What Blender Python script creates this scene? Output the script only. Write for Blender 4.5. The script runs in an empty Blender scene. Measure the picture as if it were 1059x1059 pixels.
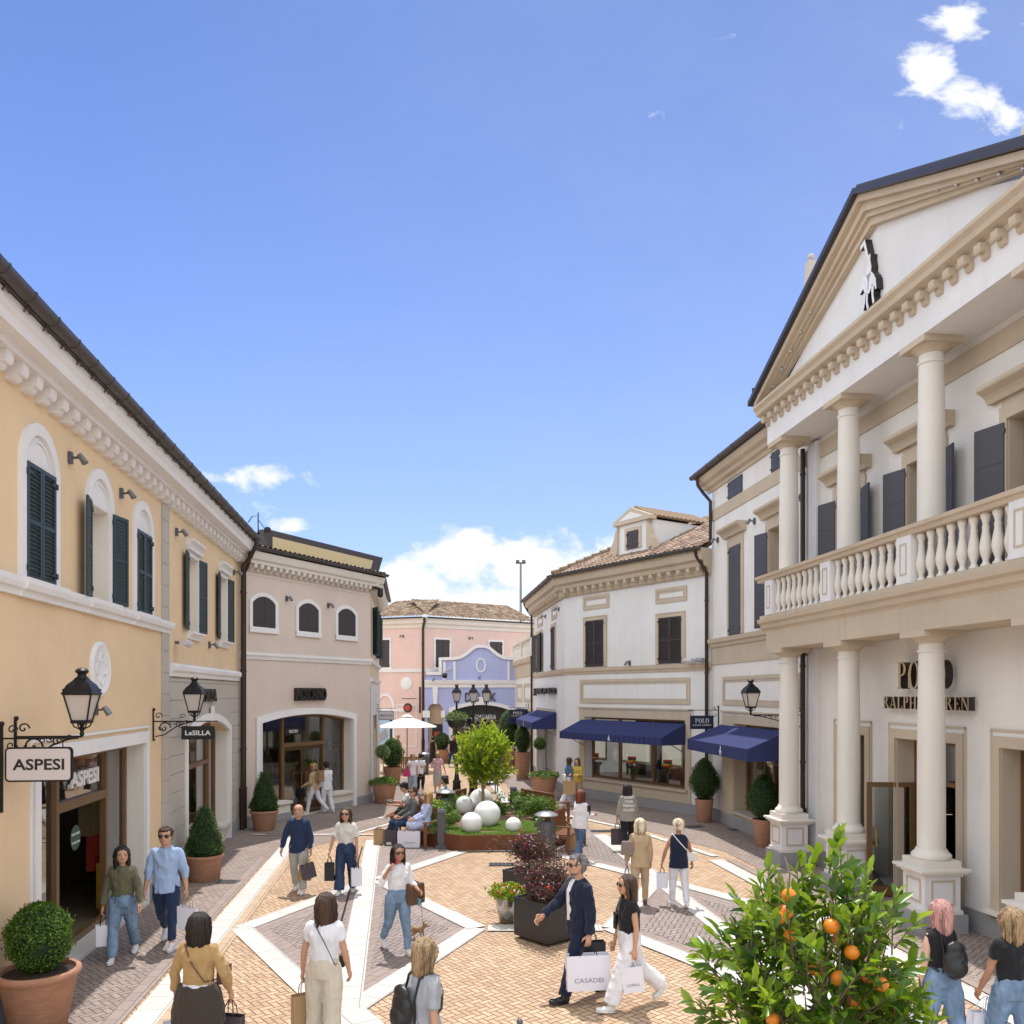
import bpy, bmesh, math, random
import numpy as np
from mathutils import Vector, Matrix, noise
random.seed(7); np.random.seed(7)
PI=math.pi; R=math.radians
scene=bpy.context.scene; COL=scene.collection
FO=870.0; CX=529.5; HY=717.0; H=3.8          # focal length (photo px), principal column, horizon row, eye height
def G(px,py,z=0.0):
    Y=FO*(H-z)/(py-HY); return ((px-CX)*Y/FO,Y)
def GX(px,Y): return (px-CX)*Y/FO
def GZ(py,Y): return H-(py-HY)*Y/FO

# ------------------------------------------------------------------ materials
def newmat(name):
    m=bpy.data.materials.new(name); m.use_nodes=True
    nt=m.node_tree; b=nt.nodes['Principled BSDF']; return m,nt,b
def nd(nt,t,**k):
    n=nt.nodes.new(t)
    for a,v in k.items():
        if a=='inp':
            for kk,vv in v.items(): n.inputs[kk].default_value=vv
        else: setattr(n,a,v)
    return n
def lk(nt,a,b): nt.links.new(a,b)
def rgba(c): return (c[0],c[1],c[2],1.0)
def mixrgb(nt,fac,a,b,mode='MIX'):
    n=nt.nodes.new('ShaderNodeMix'); n.data_type='RGBA'; n.blend_type=mode
    for s,v in ((0,fac),(6,a),(7,b)):
        if isinstance(v,(int,float)): n.inputs[s].default_value=v
        elif isinstance(v,(tuple,list)): n.inputs[s].default_value=rgba(v)
        else: nt.links.new(v,n.inputs[s])
    return n.outputs[2]
def math_n(nt,op,a,b=None,c=None):
    n=nt.nodes.new('ShaderNodeMath'); n.operation=op
    for i,v in enumerate((a,b,c)):
        if v is None: continue
        if isinstance(v,(int,float)): n.inputs[i].default_value=v
        else: nt.links.new(v,n.inputs[i])
    return n.outputs[0]
def ramp(nt,fac,stops):
    n=nt.nodes.new('ShaderNodeValToRGB'); e=n.color_ramp.elements
    while len(e)<len(stops): e.new(0.5)
    for i,(p,c) in enumerate(stops): e[i].position=p; e[i].color=rgba(c) if len(c)==3 else c
    nt.links.new(fac,n.inputs[0]); return n.outputs[0]
def coords(nt,kind='Object',scale=1.0,rot=0.0):
    t=nt.nodes.new('ShaderNodeTexCoord'); mp=nt.nodes.new('ShaderNodeMapping')
    s=scale if isinstance(scale,tuple) else (scale,)*3
    mp.inputs['Scale'].default_value=s; mp.inputs['Rotation'].default_value=(0,0,rot)
    nt.links.new(t.outputs[kind],mp.inputs[0]); return mp.outputs[0]
def noisetex(nt,vec,scale,detail=3,rough=.55):
    n=nt.nodes.new('ShaderNodeTexNoise'); n.inputs['Scale'].default_value=scale
    n.inputs['Detail'].default_value=detail; n.inputs['Roughness'].default_value=rough
    if vec is not None: nt.links.new(vec,n.inputs['Vector'])
    return n.outputs['Fac']
def bump(nt,b,h,strength=.2,dist=.01):
    n=nt.nodes.new('ShaderNodeBump'); n.inputs['Strength'].default_value=strength
    n.inputs['Distance'].default_value=dist; nt.links.new(h,n.inputs['Height'])
    nt.links.new(n.outputs[0],b.inputs['Normal'])
def sc(c,k): return tuple(min(1,x*k) for x in c)
M={}
def plaster(name,c,var=.10,rough=.9,bs=.35,dirt=.25):
    m,nt,b=newmat(name); v=coords(nt)
    n1=noisetex(nt,v,.9,5,.6); n2=noisetex(nt,v,9,4); n3=noisetex(nt,v,90,2)
    col=mixrgb(nt,ramp(nt,n1,[(.3,(0,0,0)),(.7,(1,1,1))]),sc(c,1-var),sc(c,1+var*.5))
    vs=coords(nt,scale=(3,3,.35)); st=noisetex(nt,vs,1.6,5,.65)       # weather streaks running down the wall
    col=mixrgb(nt,math_n(nt,'MULTIPLY',ramp(nt,st,[(.52,(0,0,0)),(.75,(1,1,1))]),dirt),col,sc(c,.72))
    col=mixrgb(nt,math_n(nt,'MULTIPLY',n2,.12),col,sc(c,.82))
    lk(nt,col,b.inputs['Base Color']); b.inputs['Roughness'].default_value=rough
    b.inputs['Specular IOR Level'].default_value=.25
    h=math_n(nt,'ADD',math_n(nt,'MULTIPLY',n3,.5),n2); bump(nt,b,h,bs,.006); M[name]=m; return m
def plain(name,c,rough=.5,metal=0,spec=.5,var=.08,bs=.08,ns=20,coat=0):
    m,nt,b=newmat(name); v=coords(nt); n1=noisetex(nt,v,ns,3)
    n0=noisetex(nt,v,ns*.15,3)
    col=mixrgb(nt,math_n(nt,'MULTIPLY',math_n(nt,'ADD',n1,n0),.5),sc(c,1-var),sc(c,1+var))
    lk(nt,col,b.inputs['Base Color']); b.inputs['Roughness'].default_value=rough; b.inputs['Metallic'].default_value=metal
    b.inputs['Specular IOR Level'].default_value=spec; b.inputs['Coat Weight'].default_value=coat
    if bs: bump(nt,b,n1,bs,.004)
    M[name]=m; return m
def cloth(name,c,var=.12,rough=.85,bs=.25,fold=7,sheen=.15):
    m,nt,b=newmat(name); v=coords(nt,scale=(1,1,.6)); n1=noisetex(nt,v,fold,3,.6); n2=noisetex(nt,v,320,2)
    col=mixrgb(nt,n1,sc(c,1-var),sc(c,1+var)); lk(nt,col,b.inputs['Base Color'])
    b.inputs['Roughness'].default_value=rough; b.inputs['Specular IOR Level'].default_value=.2
    b.inputs['Sheen Weight'].default_value=sheen
    n3=noisetex(nt,v,fold*2.6,4,.65); bump(nt,b,math_n(nt,'ADD',math_n(nt,'ADD',n1,n3),math_n(nt,'MULTIPLY',n2,.12)),bs*1.8,.025); M[name]=m; return m
def denim(name,c):
    m,nt,b=newmat(name); v=coords(nt,scale=(1,1,.5)); n1=noisetex(nt,v,6,4,.65); n2=noisetex(nt,v,60,3)
    col=mixrgb(nt,ramp(nt,n1,[(.35,(0,0,0)),(.65,(1,1,1))]),sc(c,.75),sc(c,1.5))
    col=mixrgb(nt,math_n(nt,'MULTIPLY',n2,.3),col,sc(c,.6)); lk(nt,col,b.inputs['Base Color'])
    b.inputs['Roughness'].default_value=.9; b.inputs['Specular IOR Level'].default_value=.15; bump(nt,b,n1,.35,.03); M[name]=m; return m
def hairmat(name,c):
    m,nt,b=newmat(name); v=coords(nt,scale=(90,90,5)); n1=noisetex(nt,v,1.5,3,.6); v2=coords(nt,scale=(10,10,1.5)); n2=noisetex(nt,v2,1.5,3)
    col=mixrgb(nt,ramp(nt,math_n(nt,'MULTIPLY',math_n(nt,'ADD',n1,n2),.5),[(.43,(0,0,0)),(.57,(1,1,1))]),sc(c,.38),sc(c,1.6)); lk(nt,col,b.inputs['Base Color'])
    b.inputs['Roughness'].default_value=.42; b.inputs['Specular IOR Level'].default_value=.45; bump(nt,b,n1,.7,.02); M[name]=m; return m
def skinmat(name,c):
    m,nt,b=newmat(name); v=coords(nt); n1=noisetex(nt,v,14,3)
    lk(nt,mixrgb(nt,n1,sc(c,.9),(min(1,c[0]*1.08),c[1],c[2]*.98)),b.inputs['Base Color']); b.inputs['Roughness'].default_value=.5
    b.inputs['Subsurface Weight'].default_value=.0; b.inputs['Specular IOR Level'].default_value=.4; M[name]=m; return m
def leafmat(name,c1,c2,c3=None,trans=.35,rough=.42):
    m,nt,b=newmat(name); a=nd(nt,'ShaderNodeAttribute'); a.attribute_name='rnd'
    st=[(0,c1),(.55,c2),(1,c3 or c2)]
    col=ramp(nt,a.outputs['Fac'],st); lk(nt,col,b.inputs['Base Color']); b.inputs['Roughness'].default_value=rough
    b.inputs['Specular IOR Level'].default_value=.5
    tr=nd(nt,'ShaderNodeBsdfTranslucent'); lk(nt,mixrgb(nt,.5,col,(.35,.5,.02),'MIX'),tr.inputs['Color'])
    ms=nd(nt,'ShaderNodeMixShader'); ms.inputs[0].default_value=trans
    lk(nt,b.outputs[0],ms.inputs[1]); lk(nt,tr.outputs[0],ms.inputs[2]); lk(nt,ms.outputs[0],nt.nodes['Material Output'].inputs[0]); M[name]=m; return m
def glassmat(name,tint=(.75,.8,.8),refl=1.0):
    m,nt,b=newmat(name); nt.nodes.remove(b)
    t=nd(nt,'ShaderNodeBsdfTransparent'); t.inputs[0].default_value=rgba(tint)
    g=nd(nt,'ShaderNodeBsdfGlossy'); g.inputs['Roughness'].default_value=.015; g.inputs[0].default_value=(refl,refl,refl,1)
    f=nd(nt,'ShaderNodeFresnel'); f.inputs[0].default_value=1.65
    ms=nd(nt,'ShaderNodeMixShader'); lk(nt,math_n(nt,'MULTIPLY',math_n(nt,'ADD',f.outputs[0],.06),1.35),ms.inputs[0]); lk(nt,t.outputs[0],ms.inputs[1]); lk(nt,g.outputs[0],ms.inputs[2])
    lk(nt,ms.outputs[0],nt.nodes['Material Output'].inputs[0]); M[name]=m; return m
plaster('ochre',(.80,.60,.38),.08,dirt=.16); plaster('ochre_pale',(.79,.64,.45),.1); plaster('beige_pink',(.69,.575,.50),.08)
plaster('white_plaster',(.77,.76,.755),.07,dirt=.34); plaster('cream_plaster',(.76,.72,.655),.07,dirt=.3)
plaster('white_bounce',(.80,.77,.73),.07,dirt=.34); plaster('pink',(.77,.56,.49),.08); plaster('blue',(.43,.47,.73),.07); plaster('tan_inner',(.52,.40,.26),.08)  # portico building's white, with warm ground bounce mixed into the colour
plaster('white_trim',(.80,.785,.775),.05,dirt=.18,bs=.2); plaster('cream_trim',(.76,.71,.635),.06,dirt=.2,bs=.2)
plaster('stone_tan',(.56,.465,.355),.1,dirt=.4,bs=.25); plaster('grey_stone',(.50,.455,.40),.08,dirt=.2,bs=.25)
plaster('plinth',(.33,.325,.33),.12,dirt=.3); plaster('stone_band',(.66,.60,.51),.09,dirt=.2,bs=.25)
plain('gutter',(.085,.075,.075),.45,.4,.5,.2,.1,6); plain('pipe',(.05,.03,.022),.4,.3); plain('iron',(.015,.015,.017),.45,.5)
plain('shut_green',(.022,.042,.044),.5,bs=.15,ns=30); plain('shut_brown',(.042,.032,.035),.55,bs=.15,ns=30); plain('shut_grey',(.053,.051,.062),.5,bs=.1,ns=30)
plain('wood_frame',(.16,.085,.035),.4,bs=.1,ns=15); plain('bronze',(.12,.075,.04),.35,.6); plain('gold',(.45,.3,.1),.3,.9)
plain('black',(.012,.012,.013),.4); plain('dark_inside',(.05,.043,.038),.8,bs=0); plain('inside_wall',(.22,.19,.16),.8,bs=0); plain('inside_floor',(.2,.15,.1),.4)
plain('lamp_glass',(.55,.5,.46),.35,bs=0,var=.04); plain('sign_white',(.62,.57,.58),.5,bs=0,var=.03); plain('sign_navy',(.012,.02,.05),.4,bs=0); plain('sign_black',(.015,.015,.016),.4,bs=0)
plain('white',(.8,.8,.8),.4,bs=0,var=.02); plain('sphere_white',(.92,.915,.90),.35,bs=.03,var=.02); plain('steel',(.5,.5,.5),.3,.9)
plain('letter_face',(.55,.42,.26),.4,.3,bs=0); plain('letter_dark',(.02,.018,.016),.4,bs=0)
plain('char_metal',(.05,.048,.05),.42,.4,bs=.05); plain('cast_grey',(.11,.11,.12),.45,.3,bs=.1); plain('lid_grey',(.38,.38,.4),.35,.6)
plain('corten',(.16,.055,.022),.75,.2,var=.45,bs=.2,ns=7); plain('soil',(.045,.028,.018),.95,var=.5,bs=1.0,ns=45); plain('mulch',(.2,.115,.07),.95,var=.5,bs=1.0,ns=60)
plain('teak',(.21,.085,.035),.5,var=.35,bs=.15,ns=12); plain('bark',(.14,.1,.06),.9,var=.3,bs=.6,ns=25); plain('bark_pale',(.36,.27,.15),.85,var=.3,bs=.5,ns=25)
plain('canvas',(.82,.78,.7),.8,bs=.05); plain('yellow_panel',(.55,.45,.24),.4,bs=0); plain('anthracite',(.055,.05,.06),.4,.3)
plain('sole',(.75,.74,.72),.5,bs=0); plain('dark_glass',(.008,.008,.01),.08,bs=0,spec=.8)
plain('bag_white',(.76,.75,.82),.45,var=.03,bs=.04,ns=6); plain('bag_kraft',(.42,.27,.13),.7,var=.1); plain('bag_dark',(.065,.045,.055),.45); plain('bag_black',(.015,.015,.017),.45)
plain('leather_brown',(.12,.06,.035),.45); plain('leather_black',(.014,.014,.015),.38); plain('leather_tan',(.33,.19,.09),.5); plain('leather_white',(.78,.74,.68),.45); plain('magenta',(.55,.03,.16),.5); plain('taupe',(.24,.18,.15),.5)
plain('orange_fruit',(.72,.22,.012),.4,var=.15,bs=.3,ns=80,spec=.5); plain('chrome_pot',(.42,.4,.37),.22,.9,bs=0); plain('flower_red',(.6,.02,.03),.6); plain('flower_yellow',(.85,.5,.02),.6); plain('flower_white',(.8,.78,.75),.6)
plain('red',(.5,.04,.03),.7); plain('yellow',(.75,.45,.02),.6); plain('teal',(.05,.28,.36),.6); plain('poster_blue',(.35,.5,.62),.5); plain('forest',(.02,.07,.045),.5,bs=0); plain('paper_grey',(.3,.3,.32),.6,bs=0); plain('khaki',(.22,.16,.07),.8)
plain('lips',(.45,.12,.11),.45,bs=0); plain('brow',(.05,.03,.02),.7,bs=0); plain('eye',(.03,.02,.015),.15,bs=0)
plain('floodlight',(.2,.21,.22),.4,.6); plain('lead',(.03,.03,.033),.5)
glassmat('shop_glass',(.62,.65,.63)); glassmat('dark_shop_glass',(.4,.42,.42))
def warm_lamp():
    m,nt,b=newmat('warm_bulb'); b.inputs['Emission Color'].default_value=(1,.75,.4,1); b.inputs['Emission Strength'].default_value=4; M['warm_bulb']=m
warm_lamp()
def awningmat(name,c,stripe):
    m,nt,b=newmat(name); v=coords(nt); s=nd(nt,'ShaderNodeSeparateXYZ'); lk(nt,v,s.inputs[0])
    fr=math_n(nt,'FRACT',math_n(nt,'MULTIPLY',s.outputs[0],1/stripe)); line=math_n(nt,'LESS_THAN',fr,.11); line=math_n(nt,'MULTIPLY',line,.8)
    n=noisetex(nt,v,5,3); base=mixrgb(nt,n,sc(c,.9),sc(c,1.1))
    lk(nt,mixrgb(nt,line,base,sc(c,2.2)),b.inputs['Base Color']); b.inputs['Roughness'].default_value=.8; b.inputs['Specular IOR Level'].default_value=.2
    bump(nt,b,n,.25,.03); M[name]=m
awningmat('awning_navy',(.03,.038,.115),.24)
def terracotta():
    m,nt,b=newmat('terracotta'); v=coords(nt,scale=(1,1,3)); n1=noisetex(nt,v,5,5,.7); n2=noisetex(nt,v,28,3)
    col=mixrgb(nt,ramp(nt,n1,[(.3,(0,0,0)),(.7,(1,1,1))]),(.30,.125,.07),(.46,.235,.14)); col=mixrgb(nt,math_n(nt,'MULTIPLY',n2,.35),col,(.5,.33,.23))
    lk(nt,col,b.inputs['Base Color']); b.inputs['Roughness'].default_value=.85; bump(nt,b,math_n(nt,'ADD',n1,n2),.4,.02); M['terracotta']=m
terracotta()
def rooftile(name,cols):
    m,nt,b=newmat(name); uv=nd(nt,'ShaderNodeUVMap'); s=nd(nt,'ShaderNodeSeparateXYZ'); lk(nt,uv.outputs[0],s.inputs[0])
    cx=math_n(nt,'FLOOR',s.outputs[0]); cy=math_n(nt,'FLOOR',s.outputs[1]); cb=nd(nt,'ShaderNodeCombineXYZ'); lk(nt,cx,cb.inputs[0]); lk(nt,cy,cb.inputs[1])
    w=nd(nt,'ShaderNodeTexWhiteNoise'); lk(nt,cb.outputs[0],w.inputs[0])
    col=ramp(nt,w.outputs[0],[(0,cols[0]),(.4,cols[1]),(.75,cols[2]),(1,cols[3])])
    v=coords(nt); n1=noisetex(nt,v,6,4,.7); col=mixrgb(nt,math_n(nt,'MULTIPLY',ramp(nt,n1,[(.5,(0,0,0)),(.75,(1,1,1))]),.5),col,(.12,.09,.06))
    lk(nt,col,b.inputs['Base Color']); b.inputs['Roughness'].default_value=.9; bump(nt,b,noisetex(nt,v,40,3),.4,.01); M[name]=m
rooftile('tiles_pink',[(.14,.085,.055),(.27,.175,.12),(.37,.26,.19),(.46,.37,.29)])
rooftile('tiles_brown',[(.11,.07,.045),(.20,.13,.08),(.27,.19,.12),(.33,.26,.18)])
def herring(name,cA,cB,joint,w=.088,rot=R(45)+.11,jw=.09,running=False):
    """herringbone (or running bond) brick laid in world x,y"""
    m,nt,b=newmat(name); g=nd(nt,'ShaderNodeNewGeometry'); mp=nd(nt,'ShaderNodeMapping'); mp.inputs['Rotation'].default_value=(0,0,rot); mp.inputs['Scale'].default_value=(1/w,1/w,1)
    lk(nt,g.outputs['Position'],mp.inputs[0]); s=nd(nt,'ShaderNodeSeparateXYZ'); lk(nt,mp.outputs[0],s.inputs[0]); u,v=s.outputs[0],s.outputs[1]
    fu=math_n(nt,'FLOOR',u); fv=math_n(nt,'FLOOR',v); ru=math_n(nt,'SUBTRACT',u,fu); rv=math_n(nt,'SUBTRACT',v,fv)
    k=math_n(nt,'FLOORED_MODULO',math_n(nt,'SUBTRACT',fu,fv),4.0)
    def eq(val): return math_n(nt,'COMPARE',k,float(val),.25)
    e0,e1,e2,e3=eq(0),eq(1),eq(2),eq(3)
    # distance to the edges that exist
    dl=math_n(nt,'ADD',ru,e1); dr=math_n(nt,'ADD',math_n(nt,'SUBTRACT',1.0,ru),e0)
    db=math_n(nt,'ADD',rv,e2); dt=math_n(nt,'ADD',math_n(nt,'SUBTRACT',1.0,rv),e3)
    # in the wavering edge
    d=math_n(nt,'MINIMUM',math_n(nt,'MINIMUM',dl,dr),math_n(nt,'MINIMUM',db,dt))
    js=nd(nt,'ShaderNodeMapRange',inp={'From Min':jw*.5,'From Max':jw*1.3,'To Min':1.0,'To Max':0.0}); lk(nt,d,js.inputs['Value'])
    # the brick's own id: lower-left cell
    bu=math_n(nt,'SUBTRACT',fu,e1); bv=math_n(nt,'SUBTRACT',fv,e2); cb=nd(nt,'ShaderNodeCombineXYZ'); lk(nt,bu,cb.inputs[0]); lk(nt,bv,cb.inputs[1])
    wn=nd(nt,'ShaderNodeTexWhiteNoise'); lk(nt,cb.outputs[0],wn.inputs[0])
    big=noisetex(nt,g.outputs['Position'],.35,4,.6); fine=noisetex(nt,g.outputs['Position'],30,3)
    col=mixrgb(nt,wn.outputs[0],cA,cB); col=mixrgb(nt,math_n(nt,'MULTIPLY',ramp(nt,big,[(.35,(0,0,0)),(.7,(1,1,1))]),.38),col,sc(cA,.72)); st=noisetex(nt,g.outputs['Position'],1.7,6,.75); col=mixrgb(nt,math_n(nt,'MULTIPLY',ramp(nt,st,[(.60,(0,0,0)),(.72,(1,1,1))]),.35),col,sc(cA,.5))
    col=mixrgb(nt,math_n(nt,'MULTIPLY',fine,.15),col,sc(cB,1.2))
    col=mixrgb(nt,js.outputs[0],col,joint); lk(nt,col,b.inputs['Base Color']); b.inputs['Roughness'].default_value=.85; b.inputs['Specular IOR Level'].default_value=.25
    hgt=math_n(nt,'ADD',math_n(nt,'SUBTRACT',1.0,js.outputs[0]),math_n(nt,'ADD',math_n(nt,'MULTIPLY',wn.outputs[0],.25),math_n(nt,'MULTIPLY',fine,.3))); bump(nt,b,hgt,.5,.006); M[name]=m
herring('brick_tan',(.44,.295,.185),(.62,.45,.30),(.16,.10,.065))
herring('brick_taupe',(.29,.225,.19),(.385,.31,.265),(.12,.09,.075),rot=R(45)-.02)
herring('brick_taupe_in',(.29,.235,.21),(.36,.30,.27),(.085,.065,.06),rot=R(20))
def stonepave(name,c,lx=.45,ly=.35):
    m,nt,b=newmat(name); uv=nd(nt,'ShaderNodeUVMap'); br=nd(nt,'ShaderNodeTexBrick'); br.offset=.5; lk(nt,uv.outputs[0],br.inputs['Vector'])
    br.inputs['Scale'].default_value=1.0; br.inputs['Brick Width'].default_value=lx; br.inputs['Row Height'].default_value=ly; br.inputs['Mortar Size'].default_value=.006
    br.inputs['Color1'].default_value=rgba(sc(c,.92)); br.inputs['Color2'].default_value=rgba(sc(c,1.06)); br.inputs['Mortar'].default_value=rgba(sc(c,.35))
    g=nd(nt,'ShaderNodeNewGeometry'); n=noisetex(nt,g.outputs['Position'],2.2,5,.65); n2=noisetex(nt,g.outputs['Position'],45,3)
    col=mixrgb(nt,math_n(nt,'MULTIPLY',ramp(nt,n,[(.45,(0,0,0)),(.75,(1,1,1))]),.35),br.outputs[0],sc(c,.72)); lk(nt,mixrgb(nt,math_n(nt,'MULTIPLY',n2,.15),col,sc(c,.7)),b.inputs['Base Color'])
    b.inputs['Roughness'].default_value=.8; bump(nt,b,math_n(nt,'ADD',br.outputs['Fac'],n2),-.15,.004); M[name]=m
stonepave('pave_white',(.60,.575,.53)); stonepave('pave_edge',(.33,.26,.225),.3,.15); stonepave('pave_tanedge',(.52,.375,.25),.3,.15)
leafmat('leaf_box',(.025,.07,.012),(.06,.15,.02),(.17,.3,.03)); leafmat('leaf_dark',(.012,.04,.01),(.035,.09,.02),(.08,.16,.03))
leafmat('leaf_bright',(.10,.22,.01),(.32,.46,.025),(.6,.66,.07),.5); leafmat('leaf_orange',(.014,.05,.01),(.05,.135,.013),(.30,.43,.03),.4,.3)
leafmat('leaf_purple',(.025,.012,.02),(.07,.025,.045),(.3,.02,.05),.15,.35); leafmat('leaf_grass',(.08,.17,.02),(.15,.28,.035),(.25,.38,.06),.3,.6)
leafmat('leaf_silver',(.1,.17,.06),(.2,.3,.12),(.33,.42,.2),.3,.6); leafmat('leaf_bed',(.05,.12,.015),(.11,.22,.03),(.25,.36,.08),.3,.5)

# ------------------------------------------------------------------ mesh builder
def tagp(o,label=None,cat=None,group=None,kind=None):
    if label: o['label']=label
    if cat: o['category']=cat
    if group: o['group']=group
    if kind: o['kind']=kind
    return o
class MB:
    """collects geometry; y = -n when used on a facade (n points to the street)"""
    def __init__(s): s.v=[]; s.f=[]; s.uv=None
    def add(s,vs,fs):
        o=len(s.v); s.v+= [tuple(p) for p in vs]; s.f+=[tuple(i+o for i in f) for f in fs]; return s
    def box(s,x0,x1,y0,y1,z0,z1):
        if x0>x1:x0,x1=x1,x0
        if y0>y1:y0,y1=y1,y0
        if z0>z1:z0,z1=z1,z0
        return s.add([(x0,y0,z0),(x1,y0,z0),(x1,y1,z0),(x0,y1,z0),(x0,y0,z1),(x1,y0,z1),(x1,y1,z1),(x0,y1,z1)],
            [(0,3,2,1),(4,5,6,7),(0,1,5,4),(1,2,6,5),(2,3,7,6),(3,0,4,7)])
    def fb(s,u0,u1,n0,n1,z0,z1): return s.box(u0,u1,-n0,-n1,z0,z1)
    def obox(s,c,dx,dy,dz,hx,hy,hz):
        c=Vector(c);dx=Vector(dx)*hx;dy=Vector(dy)*hy;dz=Vector(dz)*hz
        vs=[c+a*dx+b*dy+k*dz for k in(-1,1) for a,b in((-1,-1),(1,-1),(1,1),(-1,1))]
        return s.add(vs,[(0,3,2,1),(4,5,6,7),(0,1,5,4),(1,2,6,5),(2,3,7,6),(3,0,4,7)])
    def prism(s,poly,a,b,axis='y'):
        """polygon in 2-D extruded; axis y: poly=(x,z), x: poly=(y,z), z: poly=(x,y)"""
        n=len(poly)
        def mk(p,t): return (p[0],t,p[1]) if axis=='y' else ((t,p[0],p[1]) if axis=='x' else (p[0],p[1],t))
        vs=[mk(p,a) for p in poly]+[mk(p,b) for p in poly]
        fs=[tuple(range(n))[::-1],tuple(range(n,2*n))]+[(i,(i+1)%n,n+(i+1)%n,n+i) for i in range(n)]
        return s.add(vs,fs)
    def profile(s,pr,u0,u1):           # pr=(n,z) swept along u
        return s.prism([(-n,z) for n,z in pr],u0,u1,'x')
    def strip(s,pts,w,n0,n1,closed=False):
        """band of width w to the left side of an open (u,z) path, between n0 and n1"""
        P=[Vector(p) for p in pts]; m=len(P); O=[]
        for i in range(m):
            if closed: a=P[(i-1)%m]; c=P[(i+1)%m]; d1=(P[i]-a).normalized(); d2=(c-P[i]).normalized()
            else:
                d1=(P[i]-P[i-1]).normalized() if i>0 else (P[1]-P[0]).normalized(); d2=(P[i+1]-P[i]).normalized() if i<m-1 else d1
            n1_=Vector((-d1.y,d1.x)); n2_=Vector((-d2.y,d2.x)); b=(n1_+n2_)
            if b.length<1e-6: b=n1_
            b.normalize(); O.append(P[i]+b*(w/max(.3,b.dot(n1_))))
        for i in range(m if closed else m-1):
            j=(i+1)%m; s.prism([P[i],P[j],O[j],O[i]],-n0,-n1,'y')
        return s
    def tube(s,pts,r,seg=8,cap=True,flat=1.0):
        P=[Vector(p) for p in pts]; m=len(P); rs=r if isinstance(r,(list,tuple)) else [r]*m; rings=[]
        up=Vector((0,0,1)); prev=None
        for i in range(m):
            d=(P[min(i+1,m-1)]-P[max(i-1,0)])
            if d.length<1e-9: d=Vector((0,0,1))
            d.normalize()
            if prev is None:
                a=d.cross(up) if abs(d.z)<.95 else d.cross(Vector((1,0,0)))
            else: a=prev-d*prev.dot(d)
            a.normalize(); prev=a; b=d.cross(a)
            rings.append([P[i]+(a*math.cos(t)+b*math.sin(t)*flat)*rs[i] for t in [2*PI*k/seg for k in range(seg)]])
        vs=[v for rg in rings for v in rg]; fs=[]
        for i in range(m-1):
            for k in range(seg): fs.append((i*seg+k,i*seg+(k+1)%seg,(i+1)*seg+(k+1)%seg,(i+1)*seg+k))
        if cap: fs+= [tuple(range(seg))[::-1],tuple((m-1)*seg+k for k in range(seg))]
        return s.add(vs,fs)
    def lathe(s,pr,c=(0,0,0),seg=16,sx=1,sy=1,rot=0):   # pr=(r,z)
        vs=[];fs=[];m=len(pr)
        for r,z in pr:
            for k in range(seg):
                t=2*PI*k/seg+rot; vs.append((c[0]+r*sx*math.cos(t),c[1]+r*sy*math.sin(t),c[2]+z))
        for i in range(m-1):
            for k in range(seg): fs.append((i*seg+k,i*seg+(k+1)%seg,(i+1)*seg+(k+1)%seg,(i+1)*seg+k))
        fs+=[tuple(range(seg))[::-1],tuple((m-1)*seg+k for k in range(seg))]
        return s.add(vs,fs)
    def ball(s,c,r,seg=12,rings=8,m=None):
        rx,ry,rz=r if isinstance(r,(tuple,list)) else (r,r,r); vs=[(0,0,-1)];fs=[]
        for i in range(1,rings):
            a=PI*i/rings-PI/2
            for k in range(seg): t=2*PI*k/seg; vs.append((math.cos(a)*math.cos(t),math.cos(a)*math.sin(t),math.sin(a)))
        vs.append((0,0,1))
        for k in range(seg): fs.append((0,1+(k+1)%seg,1+k))
        for i in range(rings-2):
            for k in range(seg): fs.append((1+i*seg+k,1+i*seg+(k+1)%seg,1+(i+1)*seg+(k+1)%seg,1+(i+1)*seg+k))
        L=len(vs)-1
        for k in range(seg): fs.append((L,1+(rings-2)*seg+k,1+(rings-2)*seg+(k+1)%seg))
        out=[]
        for v in vs:
            p=Vector((v[0]*rx,v[1]*ry,v[2]*rz))
            if m is not None: p=m@p
            out.append((p.x+c[0],p.y+c[1],p.z+c[2]))
        return s.add(out,fs)
    def cone(s,c,r0,r1,h,seg=12): return s.lathe([(r0,0),(r1,h)],c,seg)
    def mesh(s,name,smooth=False):
        me=bpy.data.meshes.new(name); me.from_pydata(s.v,[],s.f); me.update()
        if smooth: me.polygons.foreach_set('use_smooth',[True]*len(me.polygons))
        return me
    def build(s,name,mat,parent=None,smooth=False,fix=True,loc=None,rotz=0,sa=None):
        me=s.mesh(name,smooth)
        if fix:
            bm=bmesh.new(); bm.from_mesh(me); bmesh.ops.recalc_face_normals(bm,faces=bm.faces); bm.to_mesh(me); bm.free()
        if sa:
            me.polygons.foreach_set('use_smooth',[True]*len(me.polygons)); me.set_sharp_from_angle(angle=R(sa))
        me.materials.append(M[mat]); o=bpy.data.objects.new(name,me); COL.objects.link(o)
        if parent: o.parent=parent
        if loc: o.location=loc
        o.rotation_euler[2]=rotz
        return o
def empty(name,loc,rotz=0,label=None,cat=None,group=None):
    o=bpy.data.objects.new(name,None); COL.objects.link(o); o.location=loc; o.rotation_euler=(0,0,rotz); o.empty_display_size=.2
    return tagp(o,label,cat,group)
def kids(o): return [c for c in list(o.children)]
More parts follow.
